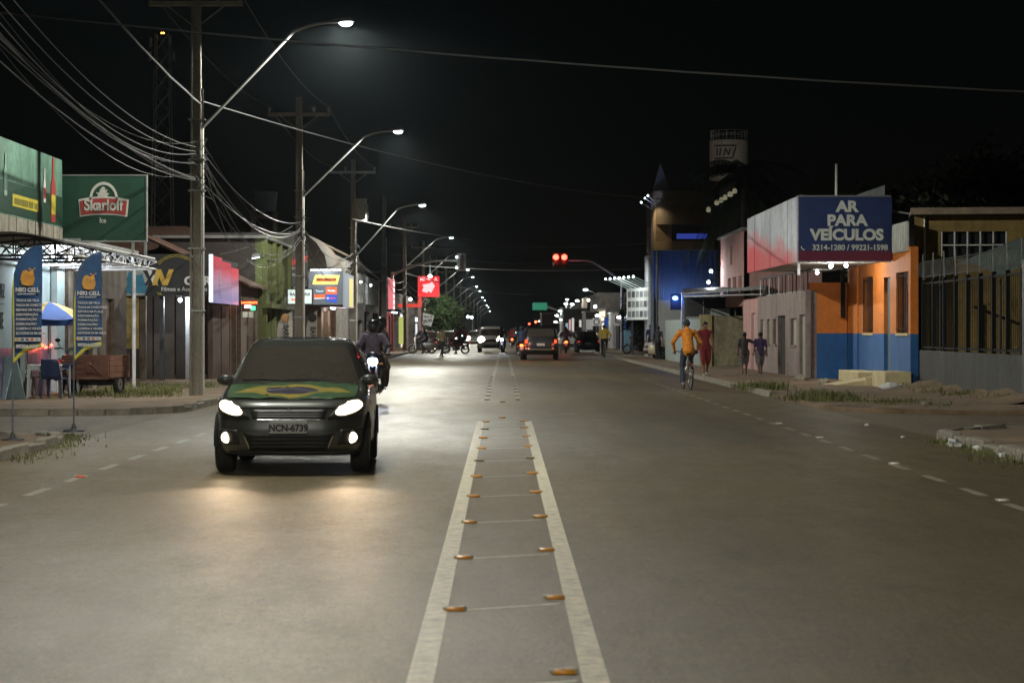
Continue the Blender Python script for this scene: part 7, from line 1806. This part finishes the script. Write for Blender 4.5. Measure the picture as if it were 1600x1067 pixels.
# stones at the foot of the far kerb
for k,(x,y,s_) in enumerate(((8.3,44.3,.09),(8.9,45.2,.07),(7.6,54.2,.10),(9.0,63.2,.13),(8.8,66.5,.16),(9.0,67.2,.12))):
    mb = MB(); mb.sph((0,0,s_*.3), (s_*1.3,s_,s_*.7), 10, 7); rb = random.Random(k+40); mb.v = [tuple(q+rb.uniform(-.15,.15)*s_ for q in v) for v in mb.v]
    o = mb.build('rubble_stone', M_KERB, sharp=25); o.location = (x,y,.07); tag(o, '%s lump of rubble along the right sidewalk, counted from the near end' % ordinal(k), 'stone', 'rubble on the right sidewalk')

# ------------------------------------------------------------------ traffic signals and the far junction
def signal_head(root, x, y, z, face, lit_i=None, col=None, n=3, w=.34):
    """face -1: lenses towards us"""
    mb = MB(); mb.bx(x-w/2,x+w/2,y,y+.2,z-n*.31/2,z+n*.31/2); h = mb.build('signal_head', M_BAR, root, bevel=.03)
    for i in range(n):
        zz = z+((n-1)/2-i)*.31; mb = MB(); mb.lathe([(.125,0),(.10,.03),(0,.05)], (x,y-.003,zz), (0,-1,0), 16)
        mb.build('lens', glow('signal_red',(1,.03,.02),55,False) if i == lit_i else pm('dark_lens',(.03,.015,.012),.3,var=0), h)
        mb = MB(); mb.grid(lambda u,v: (x+.14*math.cos(R(180*u)), y-.2*v, zz+.14*math.sin(R(180*u))), 10, 2); mb.build('visor', M_BAR, h, fixn=False)
    return h
d = 163.
s = thing('traffic_signal', 'pair of red traffic lights on a long blue grey arm over the right lane', 'traffic light', (0,0,0))
px_ = WX(972,d)
M_SIGP = pm('blue_grey_pole', (.34,.37,.56), .5, metal=.1)
mb = MB(); mb.cyl((px_,d,.06),(px_,d,WZ(437,d)), .13,.11, n=14); mb.build('pole', M_SIGP, s)
mb = MB(); mb.tube([(px_,d,WZ(438,d)),(WX(945,d),d,WZ(421,d)),(WX(926,d),d,WZ(409.5,d)),(WX(920,d),d,WZ(408,d)),(WX(912,d),d,WZ(407.5,d)),(WX(880,d),d,WZ(407.5,d))], [.08,.07,.06,.06,.055,.05], 10); mb.build('arm', M_SIGP, s)
for px in (868.5,881.5):
    x = WX(px,d); z0_ = WZ(407,d)
    mb = MB(); mb.bx(x-.28,x+.28,d-.18,d-.15,z0_-.58,z0_+.52); mb.build('backboard', pm('red_lit_board',(.05,.04,.04),.5), s)
    mb = MB(); mb.bx(x-.24,x+.24,d-.33,d-.181,z0_-.54,z0_+.48); mb.build('housing', M_BAR, s, bevel=.02)
    mb = MB(); mb.lathe([(.2,0),(.16,.05),(0,.08)], (x,d-.335,z0_+.22), (0,-1,0), 18); mb.build('red_lens', glow('signal_red',(1,.035,.02),14,False), s)
    mb = MB(); mb.lathe([(.2,0),(.16,.05),(0,.08)], (x,d-.335,z0_-.28), (0,-1,0), 18); mb.build('dark_lens', pm('dark_lens',(.03,.015,.012),.3,var=0), s)
    light('POINT', (x,d-.6,z0_+.2), 26, (1,.04,.02), s, .12, name='red_signal_light')
d = 160.
s = thing('traffic_signal', 'pale boxed traffic signal on a white arm over the left lane', 'traffic light', (0,0,0)); px_ = WX(613,d)
M_SIGW = pm('white_signal_paint', (.82,.84,.84), .5)
mb = MB(); mb.cyl((px_,d,.06),(px_,d,WZ(425,d)), .12,.1, n=12); mb.build('pole', M_SIGW, s)
mb = MB(); mb.tube([(px_,d,WZ(429,d)),(WX(650,d),d,WZ(414,d)),(WX(675,d),d,WZ(408.3,d)),(WX(690,d),d,WZ(407.5,d)),(WX(722,d),d,WZ(407.5,d))], [.09,.08,.07,.06,.06], 10); mb.build('arm', M_SIGW, s)
mb = MB(); mb.bx(WX(714,d),WX(728,d),d-.12,d-.08,WZ(423.5,d),WZ(396,d)); mb.build('backboard', pm('pale_backboard',(.75,.77,.77),.5), s, bevel=.0)
mb = MB(); mb.bx(WX(719,d),WX(724.5,d),d-.2,d-.121,WZ(421.5,d),WZ(398.5,d)); mb.build('housing', pm('grey_housing',(.25,.26,.27),.5), s, bevel=.02)
for py in (402,418.5):
    m2 = MB(); m2.sph((WX(713.5,d),d-.12,WZ(py,d)), .07, 8, 6); m2.build('side_lamp', glow('side_lamp',(.8,.95,1),9,False), s)
# far right shops
def shop(lab, x0, x1, d, h, col, signs=()):
    t = thing('far_shop', lab, 'building', (0,0,0), 0, 'shops beyond the junction')
    mb = MB(); mb.bx(x0,x1,d,d+8,.06,h); mb.build('wall', pm('shop_'+lab[:12].replace(' ','_'), col, .85, var=.2), t)
    mb = MB(); mb.bx(x0-.1,x1+.1,d-.1,d+8.1,h,h+.12); mb.build('roof', M_ROOFM, t)
    mb = MB(); mb.bx(x0+.3*(x1-x0),x0+.7*(x1-x0),d-.05,d-.004,.08,2.3); mb.build('door', M_DARK, t)
    return t
shop('grey shop block behind the blue grey signal pole', WX(958,176), WX(985,176), 176, WZ(490,176), (.30,.29,.30))
shop('dark shop beyond the black hatchback', WX(915,200), WX(957,200), 200, WZ(488,200), (.12,.12,.13))
shop('low dark shops behind the ornamental lamp post', WX(880,235), WX(915,235), 235, WZ(483,235), (.10,.095,.10))
shop('low dark building beyond the black vehicle', WX(846,330), WX(880,330), 330, WZ(490,330), (.09,.085,.09))
shop('low dark building far on the left behind the tree', WX(700,330), WX(738,330), 330, WZ(486,330), (.09,.085,.09))
def far_sign(lab, a, b, c_, e_, d, mat, letter=None, extra=None):
    t = thing('shop_sign', lab, 'sign', (0,0,0), 0, 'shop signs beyond the junction'); mb = MB(); mb.bx(WX(a,d),WX(b,d),d,d+.2,WZ(e_,d),WZ(c_,d)); mb.build('panel', mat, t)
    mb = MB(); x = (WX(a,d)+WX(b,d))/2; mb.cyl((x,d+.1,.06),(x,d+.1,WZ(e_,d)), .07, n=8); mb.build('post', M_DKMET, t)
    if letter: text(letter, (WZ(c_,d)-WZ(e_,d))*.8, M_BLK, t, (x, d-.02, (WZ(c_,d)+WZ(e_,d))/2), FACE_CAM, .01)
    return t
W1 = pm('pale_sign', (.4,.38,.38), .6, emit=(.8,.78,.75), estr=.16)
far_sign('pale square sign with a circle behind the yellow rider', 926,939, 497,509, 185, W1)
far_sign('larger pale sign left of the circle sign', 916,926, 499,515, 188, W1)
far_sign('tall pale sign with letter E by the signal pole', 957,971, 490,509, 172, pm('pale_sign2',(.33,.3,.3),.6,emit=(.7,.65,.62),estr=.08), 'E')
mbx = MB(); mbx.torus((WX(932,185),184.97,WZ(503,185)), (0,1,0), .22, .05, 18, 6); o = mbx.build('ring_mark', M_BLK, bpy.data.objects['shop_sign'])
t = thing('blue_awning', 'blue shop awning beside the signal pole', 'awning', (0,0,0)); dd_ = 168.
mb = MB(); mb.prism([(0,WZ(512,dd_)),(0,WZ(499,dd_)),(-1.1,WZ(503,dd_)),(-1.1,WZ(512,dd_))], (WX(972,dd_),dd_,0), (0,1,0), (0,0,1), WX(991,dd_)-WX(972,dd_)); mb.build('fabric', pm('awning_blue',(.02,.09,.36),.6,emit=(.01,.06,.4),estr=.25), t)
mb = MB(); mb.bx(WX(976,dd_),WX(988,dd_),dd_+.3,dd_+3,.06,WZ(512,dd_)); mb.build('teal_wall', pm('teal_wall',(.12,.24,.32),.8), t)
far_sign('blue lit sign between the pale signs and the pillar', 944,957, 496,510, 186, pm('blue_sign',(.02,.08,.3),.6,emit=(.01,.07,.45),estr=.3))
for k,(a,b,c_,e_,col) in enumerate(((889,892,499,516,(.9,.55,.5)),(893.5,897,497,520,(.9,.85,.85)),(905,908.5,500,511,(.9,.9,.85)),(884,887.5,505,514,(.45,.6,.8)))):
    far_sign(['slim pinkish banner left of the ornamental lamp','slim white banner right of the ornamental lamp','short white banner nearer the pale signs','slim blue banner on the ornamental lamp'][k], a,b,c_,e_, 225, glow('far_banner_%d'%k, col, .4))
# green direction sign
s = thing('direction_sign', 'green direction sign hanging over the far road', 'road sign', (0,0,0)); d = 300.
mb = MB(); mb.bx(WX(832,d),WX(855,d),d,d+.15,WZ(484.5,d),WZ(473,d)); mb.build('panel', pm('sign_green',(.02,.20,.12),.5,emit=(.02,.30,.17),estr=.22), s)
mb = MB(); mb.tube([(WX(855,d),d+.1,WZ(479,d)),(WX(872,d),d+.1,WZ(485,d)),(WX(876,d),d+.1,WZ(490,d)),(WX(876,d),d+.1,.06)], .12, 8); mb.build('arm', M_GALV, s)
# ornamental lamp post
s = thing('ornamental_lamp', 'ornamental lamp post with a cluster of lit arms', 'lamp', (0,0,0)); d = 240.; x = WX(886,d)
mb = MB(); mb.cyl((x,d,.06),(x,d,WZ(472,d)), .2,.12, n=10); mb.build('post', M_BAR, s)
for k,(px,py,st) in enumerate(((884,475,14),(894,475.5,14),(886,486,6),(875,486,6),(870,493,9),(877,500,6),(868,503,4),(886,468,2))):
    m2 = MB(); m2.sph((WX(px,d),d-.2,WZ(py,d)), (.2,.1,.1), 10, 6); m2.build('lit_globe', glow('globe_%d'%st,(.85,.95,.92),st,False), s)
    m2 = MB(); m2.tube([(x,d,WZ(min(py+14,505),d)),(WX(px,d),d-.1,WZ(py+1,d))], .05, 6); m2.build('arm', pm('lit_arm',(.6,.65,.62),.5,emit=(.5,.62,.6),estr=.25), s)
light('POINT', (x,d-1,WZ(485,d)), 500, (.9,1,.95), s, .4, name='ornamental_light')
# street lamps on the right beyond the junction
for k,(px,py,d,st) in enumerate(((915,453,205,40),(902,470,250,14),(934,493,182,26),(968,495.5,165,36),(980,496,168,10))):
    s = thing('far_lamp', ['tall cool lamp standing beyond the junction on the right','lamp just above the ornamental cluster','small white lamp over the circle sign','bright lamp fixed to the blue grey signal pole','small lamp at the end of the blue awning'][k], 'lamp', (0,0,0), 0, 'lamps beyond the junction')
    x, z = WX(px,d), WZ(py,d)
    m2 = MB(); m2.sph((x,d,z), (.2,.15,.1), 12, 8); m2.build('lit_head', glow('far_lamp_%d'%st,(.85,1,.95),min(st,14),False), s)
    m2 = MB(); m2.tube([(x,d+.1,z+.02),(x+.6,d+.1,z-.15),(x+1.1,d+.1,z-.5),(x+1.1,d+.1,.06)], .035, 6); m2.build('post', M_BAR, s)
    light('POINT', (x,d-.3,z-.15), (300,120,60,50,20)[k], (.9,1,.95), s, .15, name='far_lamp_light')
# small far lights along the left shops
for k,(px,py,st,col) in enumerate(((724,524,10,(.6,.9,1)),(731,495,12,(.7,.85,1)),(737,496,12,(.7,.85,1)),(728,541,8,(1,.5,.25)),(744,518,10,(1,.9,.8)),(749,524,9,(.85,.95,1)),(754,513,14,(.85,.97,1)),(807,520,12,(.1,1,.6)),(837,503,14,(1,.07,.03)),(827,506,5,(1,.08,.04)),(726,504,8,(.55,.65,1)),(715,524,4,(.9,.5,.4)))):
    d = 260.+9*k; s = thing('distant_light', 'small %s light in the distance, %s of them along the far street' % (['pale blue','blue white','blue white','orange','warm white','white','white','green','red','dim red','violet blue','dim pink'][k], ordinal(k)), 'light', (0,0,0), 0, 'distant lights')
    x, z = WX(px,d), WZ(py,d); m2 = MB(); m2.sph((x,d,z), .16, 10, 8); m2.build('lit_bulb', glow('dist_%d'%k, col, st, False), s)
    m2 = MB(); m2.cyl((x,d+.05,.06),(x,d+.05,z), .04, n=6); m2.build('post', M_DKMET, s)
# lit shop fronts and lamps strung out along the far street
rnd = random.Random(21)
for side in (-1, 1):
    for k in range(13):
        d = 188+k*22+rnd.uniform(-5,5); x = side*(7.6+rnd.uniform(0,.8)) + (0 if side < 0 else 1.0); hh = rnd.uniform(3.2,5.2)
        t = thing('far_shopfront', 'lit shopfront on the %s side of the far street, %s beyond the junction' % ('left' if side < 0 else 'right', ordinal(k)), 'building', (0,0,0), 0, 'lit shopfronts of the far street')
        mb = MB(); mb.bx(min(x,x+side*7),max(x,x+side*7),d,d+18,.06,hh); mb.build('wall', pm('far_wall_%d'%(k%4), [(.2,.19,.18),(.14,.12,.11),(.22,.17,.13),(.12,.14,.16)][k%4], .85, var=.3), t)
        col = [(.9,.95,1),(1,.8,.55),(.85,1,.95),(1,.35,.3),(.5,.7,1)][(k*2+(side > 0))%5]
        mb = MB(); mb.bx(x-side*.06-.02,x-side*.06+.02,d+1,d+rnd.uniform(5,12),2.3,2.3+rnd.uniform(.4,.9)); mb.build('lit_fascia', glow('fascia_%d'%((k*2+(side > 0))%5), col, 1.1), t)
        mb = MB(); mb.bx(x-side*.05-.015,x-side*.05+.015,d+2,d+6,.1,2.1); mb.build('lit_doorway', glow('doorway_%d'%(k%3), [(1,.85,.65),(.85,.95,1),(.9,.9,.8)][k%3], .8), t)
        z = rnd.uniform(2.9,4.3); mb = MB(); mb.sph((x-side*.9,d-.2,z), .13, 10, 8); mb.build('bulb', glow('shop_spark_%d'%(k%3), [(.85,1,.97),(1,.85,.6),(.75,.88,1)][k%3], 10, False), t)
        mb = MB(); mb.tube([(x-side*.9,d-.15,z+.1),(x,d-.1,z+.2)], .02, 5); mb.build('bulb_arm', M_DKMET, t)
# telecom mast with an obstruction lamp
s = thing('telecom_mast', 'faint lattice telecom mast with amber lamp behind the near pole', 'mast', (0,0,0)); d = 190.; x = WX(254,d); zt = WZ(54,d)
for sx_ in (-.55,.55):
    for sy_ in (-.55,.55): m2 = MB(); m2.cyl((x+sx_*1.8,d+sy_*1.8,0),(x+sx_,d+sy_,zt), .06, n=6); m2.build('leg', M_GALV, s)
m2 = MB()
for k in range(16):
    z = k*zt/16; w_ = .55*(1.8-.8*k/16); m2.tube([(x-w_,d-w_,z),(x+w_,d-w_,z+zt/16)], .03, 4); m2.tube([(x+w_,d-w_,z),(x-w_,d-w_,z+zt/16)], .03, 4)
m2.build('bracing', M_GALV, s)
for sx_, py in ((-.9,68),(.7,66),(-.95,90),(1.0,90)): m2 = MB(); m2.bx(x+sx_-.1,x+sx_+.1,d-.6,d-.5,WZ(py+7,d),WZ(py-7,d)); m2.build('antenna', M_WHMET, s)
for sx_ in (-.08,.08): m2 = MB(); m2.sph((x+sx_,d,zt+.1), .07, 8, 6); m2.build('obstruction_lamp', glow('amber_mast',(1,.42,.05),9,False), s)
# ------------------------------------------------------------------ dusty night air
hz = MB(); hz.bx(-70, 70, -30, 1000, -1.5, 19)
hm = bpy.data.materials.new('night_air'); hm.use_nodes = True
hn = hm.node_tree.nodes; hn.remove(hn['Principled BSDF'])
pv = hn.new('ShaderNodeVolumePrincipled'); pv.inputs['Density'].default_value = 0.00008
pv.inputs['Color'].default_value = (.72,.88,.98,1); pv.inputs['Anisotropy'].default_value = .92
hm.node_tree.links.new(pv.outputs[0], hn['Material Output'].inputs['Volume'])
hm.cycles.homogeneous_volume = True
ho = hz.build('haze', hm); ho['kind'] = 'stuff'
